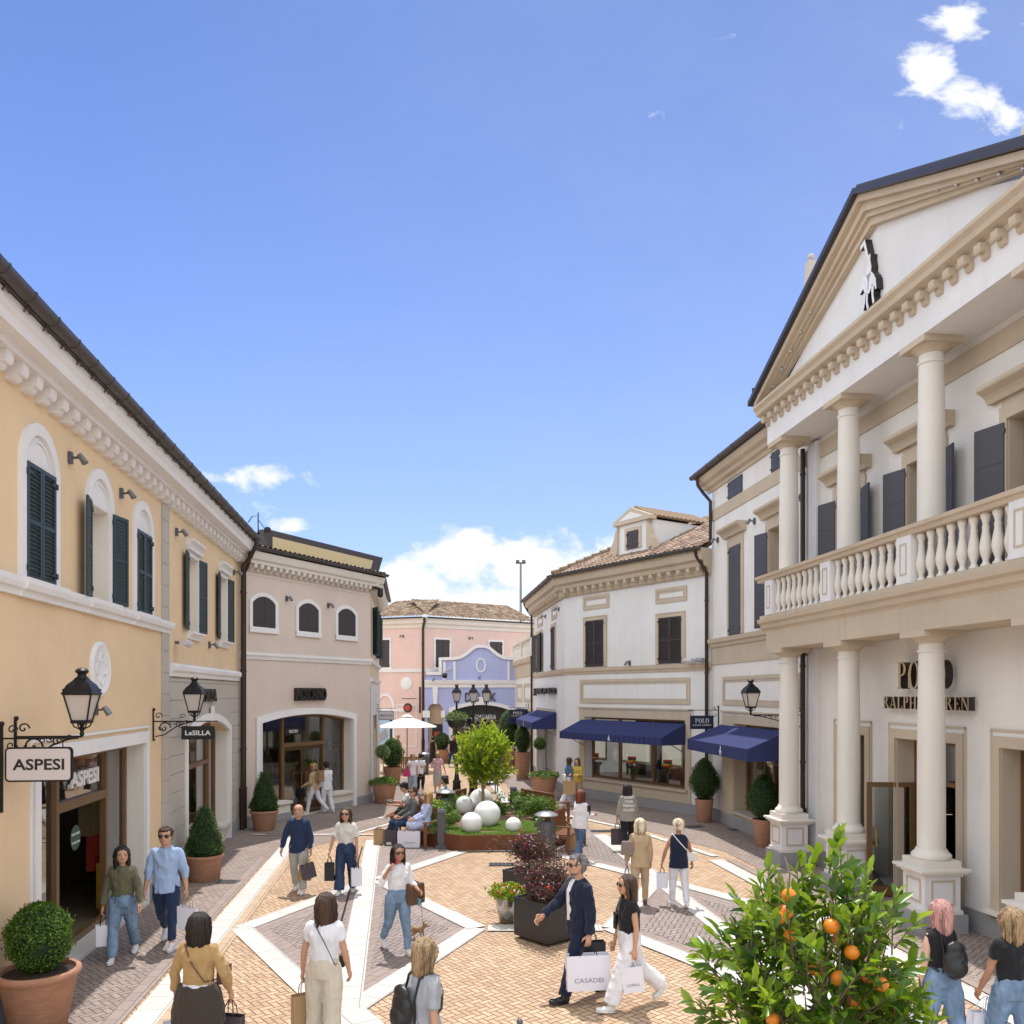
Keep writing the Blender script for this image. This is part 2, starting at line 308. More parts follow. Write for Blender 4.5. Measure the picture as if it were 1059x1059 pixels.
def dup(root,loc=None,rotz=None,label=None,scale=None):
    r=root.copy(); COL.objects.link(r)
    if loc is not None: r.location=loc
    if rotz is not None: r.rotation_euler=(0,0,rotz)
    if scale: r.scale=(scale,)*3 if not isinstance(scale,tuple) else scale
    if label: r['label']=label
    for ch in kids(root):
        c=ch.copy(); COL.objects.link(c); c.parent=r
        for g in kids(ch):
            d=g.copy(); COL.objects.link(d); d.parent=c
    return r
# fonts -> mesh (built-in font)
def textmesh(txt,h,depth,sx=1.0,offset=0.0,spacing=1.0):
    cu=bpy.data.curves.new('t','FONT'); cu.body=txt; cu.size=1; cu.extrude=.5; cu.offset=offset; cu.align_x='CENTER'; cu.space_character=spacing; cu.resolution_u=3
    o=bpy.data.objects.new('t',cu); COL.objects.link(o); dg=bpy.context.evaluated_depsgraph_get(); me=bpy.data.meshes.new_from_object(o.evaluated_get(dg))
    bpy.data.objects.remove(o); bpy.data.curves.remove(cu)
    v=np.zeros(len(me.vertices)*3); me.vertices.foreach_get('co',v); v=v.reshape(-1,3)
    hh=v[:,1].max()-v[:,1].min(); v[:,1]-=(v[:,1].max()+v[:,1].min())/2; v[:,0]-=(v[:,0].max()+v[:,0].min())/2; k=h/hh
    out=np.stack([v[:,0]*k*sx,-v[:,2]*depth,v[:,1]*k],1)      # reads facing -y
    me.vertices.foreach_set('co',out.astype(np.float32).ravel()); me.update(); return me
def text(name,txt,h,depth,mat,parent,loc,sx=1.0,offset=0.0,spacing=1.0,width=None,rotz=0,roll=0):
    me=textmesh(txt,h,depth,sx,offset,spacing)
    if width:
        v=np.zeros(len(me.vertices)*3,dtype=np.float32); me.vertices.foreach_get('co',v); v=v.reshape(-1,3); v[:,0]*=width/(v[:,0].max()-v[:,0].min()); me.vertices.foreach_set('co',v.ravel()); me.update()
    me.materials.append(M[mat]); o=bpy.data.objects.new(name,me); COL.objects.link(o); o.parent=parent; o.location=loc; o.rotation_euler=(0,roll,rotz); return o
# ------------------------------------------------------------------ facades
class Fac:
    """a facade: A -> B runs left to right seen from the street; local x=u, y=-n"""
    def __init__(s,A,B):
        s.A=Vector(A); s.B=Vector(B); d=(s.B-s.A); s.U=d.length; s.d=d/s.U; s.nrm=Vector((s.d.y,-s.d.x)); s.ang=math.atan2(s.d.y,s.d.x)
    def Y(s,px,n=0):
        r=(px-CX)/FO; A=s.A+s.nrm*n
        t=(A.x-r*A.y)/(r*s.d.y-s.d.x); return A.y+t*s.d.y
    def u(s,px,n=0):
        r=(px-CX)/FO; A=s.A+s.nrm*n; return (A.x-r*A.y)/(r*s.d.y-s.d.x)
    def z(s,px,py,n=0): return H-(py-HY)*s.Y(px,n)/FO
    def uY(s,Y): return (Y-s.A.y)/s.d.y
    def w(s,u,n,z=0): p=s.A+s.d*u+s.nrm*n; return (p.x,p.y,z)
    def empty(s,name,u,n,z,label=None,cat=None,group=None): return empty(name,s.w(u,n,z),s.ang,label,cat,group)
def arch_pts(u0,u1,zs,rise,seg=14):
    """points of a segmental/round arch from left spring to right spring"""
    hw=(u1-u0)/2; cu=(u0+u1)/2
    if rise>=hw*.98: return [(cu-hw*math.cos(PI*k/seg),zs+rise*math.sin(PI*k/seg)) for k in range(seg+1)]
    rad=(hw*hw+rise*rise)/(2*rise); cz=zs+rise-rad; a=math.asin(hw/rad)
    return [(cu+rad*math.sin(-a+2*a*k/seg),cz+rad*math.cos(-a+2*a*k/seg)) for k in range(seg+1)]
def wall(mb,u0,u1,z0,z1,holes,n=0):
    """front face with openings: hole=(ua,ub,za,zb,depth[,rise])"""
    us=sorted(set([u0,u1]+[h[0] for h in holes]+[h[1] for h in holes])); zs=sorted(set([z0,z1]+[h[2] for h in holes]+[h[3] for h in holes]))
    us=[u for u in us if u0<=u<=u1]; zs=[z for z in zs if z0<=z<=z1]
    for a,b in zip(us[:-1],us[1:]):
        for c,d in zip(zs[:-1],zs[1:]):
            mu,mz=(a+b)/2,(c+d)/2
            if any(h[0]<mu<h[1] and h[2]<mz<h[3] for h in holes): continue
            mb.add([(a,-n,c),(b,-n,c),(b,-n,d),(a,-n,d)],[(0,1,2,3)])
    for h in holes:
        a,b,c,d,dp=h[:5]; yb=-n+dp; zs_=d-(h[5] if len(h)>5 else 0)
        mb.add([(a,-n,c),(a,yb,c),(a,yb,zs_),(a,-n,zs_)],[(0,1,2,3)]); mb.add([(b,-n,c),(b,yb,c),(b,yb,zs_),(b,-n,zs_)],[(3,2,1,0)])
        mb.add([(a,-n,c),(b,-n,c),(b,yb,c),(a,yb,c)],[(0,1,2,3)])
        if len(h)>5:
            ap=arch_pts(a,b,zs_,h[5])
            for p,q in zip(ap[:-1],ap[1:]):
                mb.add([(p[0],-n,p[1]),(q[0],-n,q[1]),(q[0],-n,d),(p[0],-n,d)],[(0,1,2,3)]); mb.add([(p[0],-n,p[1]),(q[0],-n,q[1]),(q[0],yb,q[1]),(p[0],yb,p[1])],[(3,2,1,0)])
                mb.add([(p[0],yb,p[1]),(q[0],yb,q[1]),(q[0],yb,d+.01),(p[0],yb,d+.01)],[(3,2,1,0)])
        else: mb.add([(a,-n,d),(b,-n,d),(b,yb,d),(a,yb,d)],[(3,2,1,0)])
def shell(mb,U,depth,z1,inset=.4):
    """the other walls and the flat top behind a facade"""
    mb.add([(0,0,0),(0,depth,0),(0,depth,z1),(0,0,z1)],[(0,1,2,3)]); mb.add([(U,0,0),(U,depth,0),(U,depth,z1),(U,0,z1)],[(3,2,1,0)])
    mb.add([(0,depth,0),(U,depth,0),(U,depth,z1),(0,depth,z1)],[(3,2,1,0)]); mb.add([(0,0,z1),(U,0,z1),(U,depth,z1),(0,depth,z1)],[(0,1,2,3)])
def tileroof(root,fac_u0,fac_u1,n_eave,z_eave,slope,run,mat='tiles_pink',clip=None,pitch=.21,course=.34,name='roof',zthick=.03):
    """barrel tile roof plane rising inward from the eave, real relief"""
    nc=int((fac_u1-fac_u0)/pitch); nr=int(run/math.cos(slope)/course)+1; vs=[];fs=[];uvs=[]
    sub=6; cols=nc*sub+1
    for r in range(nr):
        for e in (0,1):
            for c in range(cols):
                ph=(c%sub)/sub; hgt=.045*abs(math.sin(PI*ph))**.7*(1 if True else 0)
                dist=(r+e)*course; lift=.028*(1-e); jit=.006*math.sin(r*7.3+(c//sub)*3.1)
                y=-n_eave+dist*math.cos(slope); z=z_eave+dist*math.sin(slope)+hgt+lift+jit
                vs.append((fac_u0+c/sub*pitch,y,z))
        base=r*2*cols
        for c in range(cols-1):
            cu=fac_u0+(c+.5)/sub*pitch; cy=-n_eave+(r+.5)*course*math.cos(slope)
            if clip and not clip(cu,-cy): continue
            fs.append((base+c,base+c+1,base+cols+c+1,base+cols+c)); uvs+= [(c//sub+.5,r+.5)]*4
            if r==0: pass
            else: fs.append((base-cols+c,base-cols+c+1,base+c+1,base+c)); uvs+=[(c//sub+.5,r+.5)]*4
    me=bpy.data.meshes.new(name); me.from_pydata(vs,[],fs); me.update(); ul=me.uv_layers.new(name='UVMap'); ul.data.foreach_set('uv',np.array(uvs,dtype=np.float32).ravel())
    me.materials.append(M[mat]); o=bpy.data.objects.new(name,me); COL.objects.link(o); o.parent=root; return o
def gutter(root,u0,u1,n,z,r=.085,joint=1.0,mat='gutter'):
    mb=MB(); pr=[(n-r+2*r*k/8 ,z-r*math.sin(PI*k/8)) for k in range(9)]
    pr=[(n-r*math.cos(PI*k/10),z-r*math.sin(PI*k/10)) for k in range(11)]+[(n+r,z+.012),(n-r,z+.012)]
    mb.profile(pr,u0,u1); u=u0+joint/2
    while u<u1:
        pj=[(n-(r+.008)*math.cos(PI*k/10),z-(r+.008)*math.sin(PI*k/10)) for k in range(11)]+[(n+r+.008,z+.02),(n-r-.008,z+.02)]
        mb.profile(pj,u,u+.03); u+=joint
    return mb.build('gutter',mat,root)
def pipe_part(root,pts,r=.05,mat='pipe',boot=True):
    mb=MB(); mb.tube(pts,r,10); p=pts[-1]
    top=pts[-2]
    k=1 if boot else 99
    while p[2]+k*2.2<top[2]: mb.lathe([(r+.014,0),(r+.014,.05)],(p[0],p[1],p[2]+k*2.2),10); k+=1
    if boot: mb.lathe([(r+.02,0),(r+.02,1.1),(r+.03,1.12),(r+.03,1.16)],(p[0],p[1],p[2]),10)
    return mb.build('downpipe',mat,root,sa=40)
def brackets(parent,us,n0,n1,z0,z1,w,mat,name='bracket',plain_=False):
    """scroll shaped brackets, all sharing one mesh"""
    mb=MB(); d=n1-n0; h=z1-z0
    pr=[(0,h),(d,h),(d,h*.62),(d*.9,h*.42),(d*.72,h*.36),(d*.6,h*.5),(d*.42,h*.42),(d*.34,h*.1),(d*.2,0),(0,0)]
    if plain_: pr=[(0,h),(d,h),(d,h*.5),(d*.88,h*.32),(d*.66,h*.3),(d*.6,h*.12),(d*.42,0),(0,0)]
    mb.profile(pr,-w/2,w/2); me=mb.mesh(name); me.materials.append(M[mat])
    bm=bmesh.new(); bm.from_mesh(me); bmesh.ops.recalc_face_normals(bm,faces=bm.faces); bm.to_mesh(me); bm.free()
    for u in us:
        o=bpy.data.objects.new(name,me); COL.objects.link(o); o.parent=parent; o.location=(u,-n0,z0)
def shutter(parent,u,n,z0,z1,w,mat,open_ang=None,side=1,louver=True,label=None):
    """one leaf; hinge at u; side=+1 leaf extends to +u. open_ang: swing out"""
    mb=MB(); t=.035; f=.055
    x0,x1=(0,w) if side>0 else (-w,0)
    if louver:
        for a,b in ((x0,x0+f),(x1-f,x1)): mb.box(a,b,-t,0,0,z1-z0)
        zz=[0,f,(z1-z0)/2-f/2,(z1-z0)/2+f/2,z1-z0-f,z1-z0]
        for a,b in ((zz[0],zz[1]),(zz[2],zz[3]),(zz[4],zz[5])): mb.box(x0+f,x1-f,-t,0,a,b)
        for a,b in ((zz[1],zz[2]),(zz[3],zz[4])):
            k=max(3,int((b-a)/.05)); st=(b-a)/k
            for i in range(k):
                c=a+st*(i+.5); mb.obox(((x0+x1)/2,-t/2,c),(1,0,0),(0,math.cos(.7),math.sin(.7)),(0,-math.sin(.7),math.cos(.7)),(x1-x0)/2-f,t*.62,.005)
        mb.box(x0+f,x1-f,-t*.4,-t*.3,f,z1-z0-f)
    else:
        k=max(2,int(round((z1-z0)/.62))); st=(z1-z0)/k
        for i in range(k): mb.box(x0,x1,-t,0,i*st+.009,(i+1)*st-.009)
        mb.box(x0+.004,x1-.004,-t+.005,-.005,.0,z1-z0)
    for zz in (.12,(z1-z0)-.14):
        xh=0; mb.box(min(0,side*.14),max(0,side*.14),-t-.012,-t-.001,zz,zz+.03); mb.box(-.02,.02,-t-.02,.01,zz-.02,zz+.05)
    o=mb.build('shutter',mat,parent); o.location=(u,-n,z0)
    if open_ang is not None: o.rotation_euler=(0,0,-side*R(open_ang) if side>0 else R(open_ang))
    if label: o['label']=label
    return o
def framebox(mb,u0,u1,z0,z1,w,n0,n1,bottom=True):
    mb.fb(u0-w,u0,n0,n1,z0,z1+w); mb.fb(u1,u1+w,n0,n1,z0,z1+w); mb.fb(u0,u1,n0,n1,z1,z1+w)
    if bottom: mb.fb(u0,u1,n0,n1,z0,z0+w)
def panel_frame(root,u0,u1,z0,z1,mat,w=.09,name='wall_panel'):
    mb=MB()
    mb.fb(u0,u1,.002,.03,z0,z0+w); mb.fb(u0,u1,.002,.03,z1-w,z1); mb.fb(u0,u0+w,.002,.03,z0+w,z1-w); mb.fb(u1-w,u1,.002,.03,z0+w,z1-w)
    g=w*1.25; h=w*.35
    mb.fb(u0+g,u1-g,.002,.018,z0+g,z0+g+h); mb.fb(u0+g,u1-g,.002,.018,z1-g-h,z1-g); mb.fb(u0+g,u0+g+h,.002,.018,z0+g+h,z1-g-h); mb.fb(u1-g-h,u1-g,.002,.018,z0+g+h,z1-g-h)
    return mb.build(name,mat,root)
def jamb(root,h,mat,n=0,name='jamb'):
    """plastered reveal lining of a rectangular opening"""
    a,b,c,d,dp=h[:5]; zs=d-(h[5] if len(h)>5 else 0)
    for q in ((a,a+.012),(b-.012,b)): MB().fb(q[0],q[1],-dp+.002,.001,c,zs).build(name,mat,root)
    if len(h)==5: MB().fb(a+.012,b-.012,-dp+.002,.001,d-.012,d).build(name,mat,root)
def pieces(root,name,mat,boxes):
    for q in boxes: MB().fb(*q).build(name,mat,root)
def label_fill(o,l): o['label']=l; return o

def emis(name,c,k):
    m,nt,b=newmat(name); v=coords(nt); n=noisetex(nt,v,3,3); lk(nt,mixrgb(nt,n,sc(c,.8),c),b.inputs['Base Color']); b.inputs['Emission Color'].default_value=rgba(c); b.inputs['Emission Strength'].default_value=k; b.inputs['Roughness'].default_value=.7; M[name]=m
emis('glow_panel',(.62,.58,.50),.42); emis('glow_dim',(.30,.25,.18),.12)  # display panels emit a little, standing in for shop lights on them
SKYS,SUNE,EXPO=.15,2.2,.95; SKYLO,SKYHI,FILLCLD=(.42,.43,.585),(.29,.335,.475),(5.2,5.45,5.8)
# ================================================================== BUILDINGS
XR=lambda p,Y: p-.1098*Y          # street-parallel lines (right-hand side vanishing row)
L1=Fac((-4.63-.1293*4,4),(-4.63-.1293*23.7,23.7))
L2=Fac((-7.71,23.66),(-4.94,29.26))
L2b=Fac((-4.94,29.26),(-5.94,37.6))
PL=Fac((-8.4,49.3),(-4.97,48)); PR=Fac((-4.97,48),(1.6,52.4))
BL=Fac((-4.93,47.6),(0.22,47.6))
R1=Fac((1.99,31.7),(6.07,25.55)); RS=Fac((1.04,40.1),(1.99,31.7)); RM=Fac((5.57-.113*48,48),(1.04,40.1))
R2=Fac((8.89-.1098*25.58,25.58),(8.89-.1098*6,6))

def shopfront(root,f,u0,u1,z0,z1,dp,posts,transom=None,glass='shop_glass',door=None,rise=0,fw=.07,mat='wood_frame',name='shop_window'):
    """frame with posts + one pane of glass sheet behind; door=(ua,ub)"""
    mb=MB(); n1=-dp+.05; n0=-dp-.03
    zs=z1-rise
    mb.fb(u0,u0+fw,n0,n1,z0,zs); mb.fb(u1-fw,u1,n0,n1,z0,zs); mb.fb(u0+fw,u1-fw,n0,n1,z0,z0+fw)
    if not rise: mb.fb(u0+fw,u1-fw,n0,n1,z1-fw,z1)
    else:
        ap=arch_pts(u0,u1,zs,rise); mb.strip([(p[0],p[1]) for p in ap[::-1]],fw,n0,n1)
    for p in posts:
        zt=zs+(rise*.8 if rise else 0)-(0 if rise else fw); mb.fb(p-fw/2,p+fw/2,n0,n1+.02,z0+fw,zt)
    if transom:
        a,b,tz,th=transom; mb.fb(a+fw/2,b-fw/2,n0+.01,n1+.015,tz,tz+th)
    fr=mb.build(name,mat,root)
    g=MB(); n=-dp
    if rise:
        ap=arch_pts(u0,u1,zs,rise); g.add([(u0,dp,z0),(u1,dp,z0)]+[(p[0],dp,p[1]) for p in ap[::-1]],[tuple(range(2+len(ap)))])
    else:
        if door:
            a,b,tz=door
            for q in ((u0,a,z0,z1),(b,u1,z0,z1),(a,b,tz,z1)):
                if q[1]-q[0]>.05: g.add([(q[0],dp,q[2]),(q[1],dp,q[2]),(q[1],dp,q[3]),(q[0],dp,q[3])],[(0,1,2,3)])
        else: g.add([(u0,dp,z0),(u1,dp,z0),(u1,dp,z1),(u0,dp,z1)],[(0,1,2,3)])
    g.build('glass',glass,fr,fix=False); return fr
def interior(root,u0,u1,z1,dp,depth=2.6,wallm='inside_wall',floor=True):
    mb=MB(); mb.fb(u0-.6,u1+.6,-dp-depth,-dp-depth-.05,.05,z1+.3); o=mb.build('back_wall',wallm,root)
    if floor: MB().fb(u0-.6,u1+.6,-dp-depth,-dp+.0,.03,.06).build('shop_floor','inside_floor',root)
    MB().fb(u0-.6,u1+.6,-dp-depth,-dp-.1,z1+.28,z1+.33).build('shop_ceiling','inside_wall',root)
    return o
def mannequin(fac,u,n,z,colm,label,skirt=False,h=1.75,mat='white'):
    r=fac.empty('mannequin',u,n,z,label,'mannequin')
    k=h/1.75; mb=MB(); mb.ball((0,0,1.62*k),(.075,.09,.115)); mb.tube([(0,0,1.4*k),(0,0,1.55*k)],.045); mb.tube([(-.2,0,1.4*k),(-.24,0,1.1*k),(-.22,-.05,.85*k)],[.045,.04,.03]); mb.tube([(.2,0,1.4*k),(.24,0,1.1*k),(.22,-.05,.85*k)],[.045,.04,.03])
    mb.tube([(-.09,0,.9*k),(-.1,0,.45*k),(-.1,0,.03)],[.08,.06,.04]); mb.tube([(.09,0,.9*k),(.1,0,.45*k),(.1,0,.03)],[.08,.06,.04]); mb.build('body',mat,r,sa=60)
    mb=MB(); mb.lathe([(.16,.78*k),(.19,.95*k),(.15,1.1*k),(.2,1.32*k),(.17,1.44*k),(.06,1.48*k)],seg=14,sy=.62); mb.build('garment',colm,r,sa=60)
    MB().lathe([(.17,0),(.17,.02)],seg=16).build('base','steel',r); return r
def downpipe(fac,root,u,n,ztop,nt,r=.05,zb=.0):
    return pipe_part(root,[(u,-nt,ztop),(u,-nt,ztop-.18),(u,-(nt*.5+n*.5),ztop-.38),(u,-n,ztop-.6),(u,-n,zb)],r)
def hoodbox(mb,u0,u1,z,prof):
    for a,b,h in prof: pass
def hood(root,u0,u1,z0,h,d,mat,name='window_hood'):
    mb=MB(); pr=[(n,z0+z) for n,z in [(.0,0),(d*.35,0),(d*.45,h*.25),(d*.6,h*.45),(d*.95,h*.7),(d,h*.78),(d,h),(0,h)]]
    mb.profile(pr,u0,u1); return mb.build(name,mat,root)

# ---------------------------------------------------------------- L1 : ochre building on the left
def build_L1():
    f=L1; root=empty('shop_building',f.w(0,0),f.ang,'long ochre yellow building with white arched windows and dark green shutters, nearest on the left','building')
    uY=f.uY; U=f.U; ZT=7.66; uq0,uq1=uY(16.08),uY(16.54)
    door=(uY(10.65),uY(15.03),0,2.92,.34)
    wins=[10.66,12.79,14.91]; shopw=(uY(17.8),uY(22.1),.0,3.16,.34,.34)
    holes=[door,shopw]
    for i,c in enumerate(wins):
        u=uY(c); holes.append((u-.43,u+.43,5.19,6.86 if i!=1 else 7.02,.1 if i!=1 else .3, .0001) if i!=1 else (u-.43,u+.43,5.19,6.62,.3))
    holes=[h for h in holes if len(h)==5 or h[5]>.01]
    sq=[(18.5,),(21.6,)]
    for (c,) in sq: u=uY(c); holes.append((u-.45,u+.45,5.14,6.77,.3))
    mb=MB(); wall(mb,0,U,0,ZT+.5,holes); shell(mb,U,8,8.0); mb.build('wall','ochre',root,fix=False)
    # plinth
    pieces(root,'plinth','plinth',[(0,door[0]-.2,.002,.03,0,.32),(door[1]+.2,uq0,.002,.03,0,.32)])
    for h in holes: jamb(root,h,'cream_trim')
    # string course and blocks under the windows
    mb=MB(); pr=[(.002,4.97),(.05,4.97),(.06,5.05),(.1,5.06),(.12,5.12),(.12,5.19),(.002,5.19)]; mb.profile(pr,0,uq1+.08)
    for c in wins: u=uY(c); mb.profile([(n*1.22+.012,z+(.004 if z>5.1 else -.004)) for n,z in pr],u-.63,u+.63)
    mb.build('string_course','white_trim',root)
    for i,c in enumerate(wins):
        u=uY(c); w=MB(); zs=6.62; r=.43
        path=[(u+r,5.19),(u+r,zs)]+[(p[0],p[1]) for p in arch_pts(u-r,u+r,zs,r,18)[::-1]][1:-1]+[(u-r,zs),(u-r,5.19)]
        w.strip(path[::-1],.15,.002,.05); win=w.build('window','white_trim',root)
        a=MB(); ap=arch_pts(u-r+.001,u+r-.001,zs,r-.001,18); a.add([(p[0],-.008,p[1]) for p in ap],[tuple(range(len(ap)))]); a.build('arch_panel','white_trim',win,fix=False)
        a=MB(); a.strip([(p[0],p[1]) for p in arch_pts(u-r+.09,u+r-.09,zs+.03,r-.12,16)],.02,.01,.022); a.build('arch_moulding','white_trim',win)
        if i!=1:
            MB().fb(u-r,u+r,.0,.012,5.19,zs).build('backing','white_trim',win)
            for s in (1,-1): shutter(win,u-s*.425,.025,5.2,zs+.02,.42,'shut_green',side=s)
        else:
            MB().fb(u-r,u+r,-.3,-.32,5.19,zs).build('blind_wall','cream_plaster',win)
            for s in (1,-1): shutter(win,u-s*.46,.075,5.2,zs+.0,.43,'shut_green',side=s,open_ang=168)
    for (c,) in sq:
        u=uY(c); w=MB(); framebox(w,u-.45,u+.45,5.14,6.77,.1,.002,.03,False); w.fb(u-.55,u+.55,.0,.10,6.88,6.94); win=w.build('window','white_trim',root)
        hood(win,u-.58,u+.58,6.94,.17,.16,'white_trim'); hood(win,u-.56,u+.56,4.97,.16,.15,'white_trim','sill'); MB().fb(u-.44,u+.44,-.26,-.3,5.14,6.77).build('blind_wall','cream_plaster',win)
        for s in (1,-1): shutter(win,u-s*.47,.05,5.16,6.8,.45,'shut_green',side=s,open_ang=172)
    # quoin strip
    q=MB(); z=0
    while z<7.4: q.fb(uq0,uq1,.002,.035,z+.012,min(z+.41,7.45)); z+=.42
    q.fb(uq0+.012,uq1-.012,.001,.025,0,7.45); q.build('quoin','grey_stone',root)
    # rusticated ground floor of the far part
    ru=MB(); ua,ub=shopw[0]-.17,shopw[1]+.17
    z=.33
    k=0
    while z<4.05:
        z1=min(z+.37,4.1)
        segs=[(uq1,U)] if z>3.42 else [(uq1,ua),(ub,U)]
        if z<=3.42<z1+.2 and z>3.0: segs=[(uq1,ua),(ub,U)]
        for a,b in segs:
            ru.fb(a,b,.0,.05,z+.008,z1-.008); ru.fb(a,b,.0,.035,z1-.008,z1+.008)
        z=z1; k+=1
    # the part over the arch below the first full course
    ru.build('rustication','grey_stone',root)
    MB().profile([(.002,4.14),(.07,4.14),(.08,4.22),(.13,4.26),(.14,4.34),(.1,4.4),(.002,4.4)],uq1,U).build('shop_cornice','white_trim',root)
    pieces(root,'shop_plinth','plinth',[(uq1,ua,0,.075,0,.33),(ub,U,0,.075,0,.33)])
    # shop 1 surround
    a,b=door[0],door[1]; s=MB(); s.fb(a-.16,a,.002,.05,0,2.92); s.fb(b,b+.16,.002,.05,0,2.92); s.fb(a-.16,b+.16,.002,.05,2.92,3.12)
    s.fb(a-.24,a-.2,.002,.03,0,3.18); s.fb(b+.2,b+.24,.002,.03,0,3.18); s.fb(a-.24,b+.24,.002,.03,3.18,3.22); s.build('shop_surround','white_trim',root)
    MB().fb(a,b,-.34,.06,.004,.05).build('threshold','stone_band',root)
    ud0,ud1=f.u(56,-.34),f.u(105,-.34)
    fr=shopfront(root,f,a,b,.05,2.92,.34,[ud0-.05,ud1+.05],(ud0-.05,ud1+.05,2.08,.14),door=(ud0,ud1,2.15),fw=.1)
    text('lettering','ASPESI',.24,.03,'white',fr,((ud0+ud1)/2+.1,.30,2.5),width=1.15,offset=.03)
    # open door leaf with a tall pull, and a fixed jamb leaf
    dl=empty('door',f.w(0,0),0); dl.parent=root; dl.location=(ud0+.02,.38,0)
    bpy.data.objects.remove(dl)
    d=MB(); d.box(0,.07,0,.04,.06,2.1); d.box(.85,.92,0,.04,.06,2.1); d.box(.07,.85,0,.04,2.02,2.1); d.box(.07,.85,0,.04,.06,.2); dd=d.build('door','wood_frame',root); dd.location=(ud0+.03,.36,0); dd.rotation_euler=(0,0,R(62))
    g=MB(); g.box(.07,.85,.018,.022,.2,2.02); g.build('glass','dark_shop_glass',dd,fix=False)
    MB().tube([(.8,-.07,.5),(.8,-.07,1.7)],.02).box(.78,.82,-.07,0,.55,.59).box(.78,.82,-.07,0,1.6,1.64).build('handle','steel',dd)
    st=MB(); st.lathe([(0,0),(.19,0),(.19,.006),(0,.006)],seg=24); o=st.build('round_sticker','forest',root); o.rotation_euler=(R(90),0,0); o.location=(ud0+.72,.32,1.62)
    text('lettering','SIAMO APERTI',.035,.004,'white',root,(ud0+.72,.31,1.68)); text('lettering','WE ARE OPEN',.035,.004,'white',root,(ud0+.72,.31,1.55))
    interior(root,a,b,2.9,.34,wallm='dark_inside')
    # LeSilla shop
    a,b=shopw[0],shopw[1]; s=MB(); zs=3.16-.34; path=[(b,0),(b,zs)]+arch_pts(a,b,zs,.34,16)[::-1][1:-1]+[(a,zs),(a,0)]
    s.strip(path[::-1],.17,.055,.09); s.strip(path[::-1],.17,0,.055); s.fb((a+b)/2-.12,(a+b)/2+.12,.09,.13,3.12,3.5); s.build('arch_surround','white_trim',root)
    ap=arch_pts(a,b,zs,.34,16); ru=MB()                        # rusticated field above the arch
    for p,q in zip(ap[:-1],ap[1:]): ru.add([(p[0],-.049,p[1]+.1),(q[0],-.049,q[1]+.1),(q[0],-.049,3.66),(p[0],-.049,3.66)],[(0,1,2,3)])
    ru.add([(ua,-.049,zs-.1),(a,-.049,zs-.1),(a,-.049,3.66),(ua,-.049,3.66)],[(0,1,2,3)]); ru.add([(b,-.049,zs-.1),(ub,-.049,zs-.1),(ub,-.049,3.66),(b,-.049,3.66)],[(0,1,2,3)]); ru.build('spandrel','grey_stone',root,fix=False)
    um=f.u(213,-.34); MB().fb(um,b,-.34,-.02,0,.42).fb(um-.0,b,-.0,.12,.38,.46).build('sill','cream_trim',root)
    shopfront(root,f,a,b,.45 if False else .05,3.16,.34,[a+1.3,um],(a,um,2.05,.1),rise=.34,fw=.08)
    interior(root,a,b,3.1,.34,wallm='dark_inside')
    text('lettering','LE SILLA',.3,.05,'letter_dark',root,(f.u(211),-.03-.05,f.z(211,719)),width=1.85,offset=.01)
    # medallion
    uc=f.u(102.6); m=MB(); m.lathe([(0,0),(.42,0),(.42,.03),(.37,.05),(.33,.03),(0,.03)],seg=40); o=m.build('medallion','white_trim',root,sa=30); o.rotation_euler=(R(90),0,0); o.location=(uc,0,4.17)
    for k in range(4):
        an=PI/2*k; m=MB()
        m.strip([(math.cos(an)*.155+.09*math.cos(t),math.sin(an)*.155+.09*math.sin(t)) for t in [an-2.2+4.4*i/14 for i in range(15)]],.02,0,.02); oo=m.build('petal','white_trim',o); oo.rotation_euler=(R(-90),0,0); oo.location=(0,0,.03)
    # cornice
    c=MB(); c.profile([(0,7.66),(.24,7.66),(.25,7.74),(.41,7.76),(.43,7.86),(.46,7.9),(.46,8.04),(0,8.04)],0,U+.3); co=c.build('cornice','white_trim',root)
    brackets(co,[.3+.4*i for i in range(int((U-.2)/.4))],.0,.2,7.46,7.66,.17,'white_trim',plain_=True)
    gutter(root,-.2,U-.25,.56,8.13,.09,.62); MB().profile([(.0,8.05),(.5,8.05),(.5,8.12),(0,8.3)],-.2,U-.3).build('roof_edge','gutter',root)
    # underside clips of the gutter
    mb=MB()
    for i in range(int(U/.5)): mb.tube([(i*.5+.2,-.47,7.98),(i*.5+.2,-.5,8.03),(i*.5+.3,-.49,8.0)],.012,5)
    mb.build('gutter_clips','bronze',root)
    pipe_part(root,[(U-.55,-.56,8.05),(U-.55,-.56,7.9),(U-.4,-.4,7.6),(U-.28,-.16,7.35),(U-.25,-.14,0)],.055)
    return root
B1=build_L1()

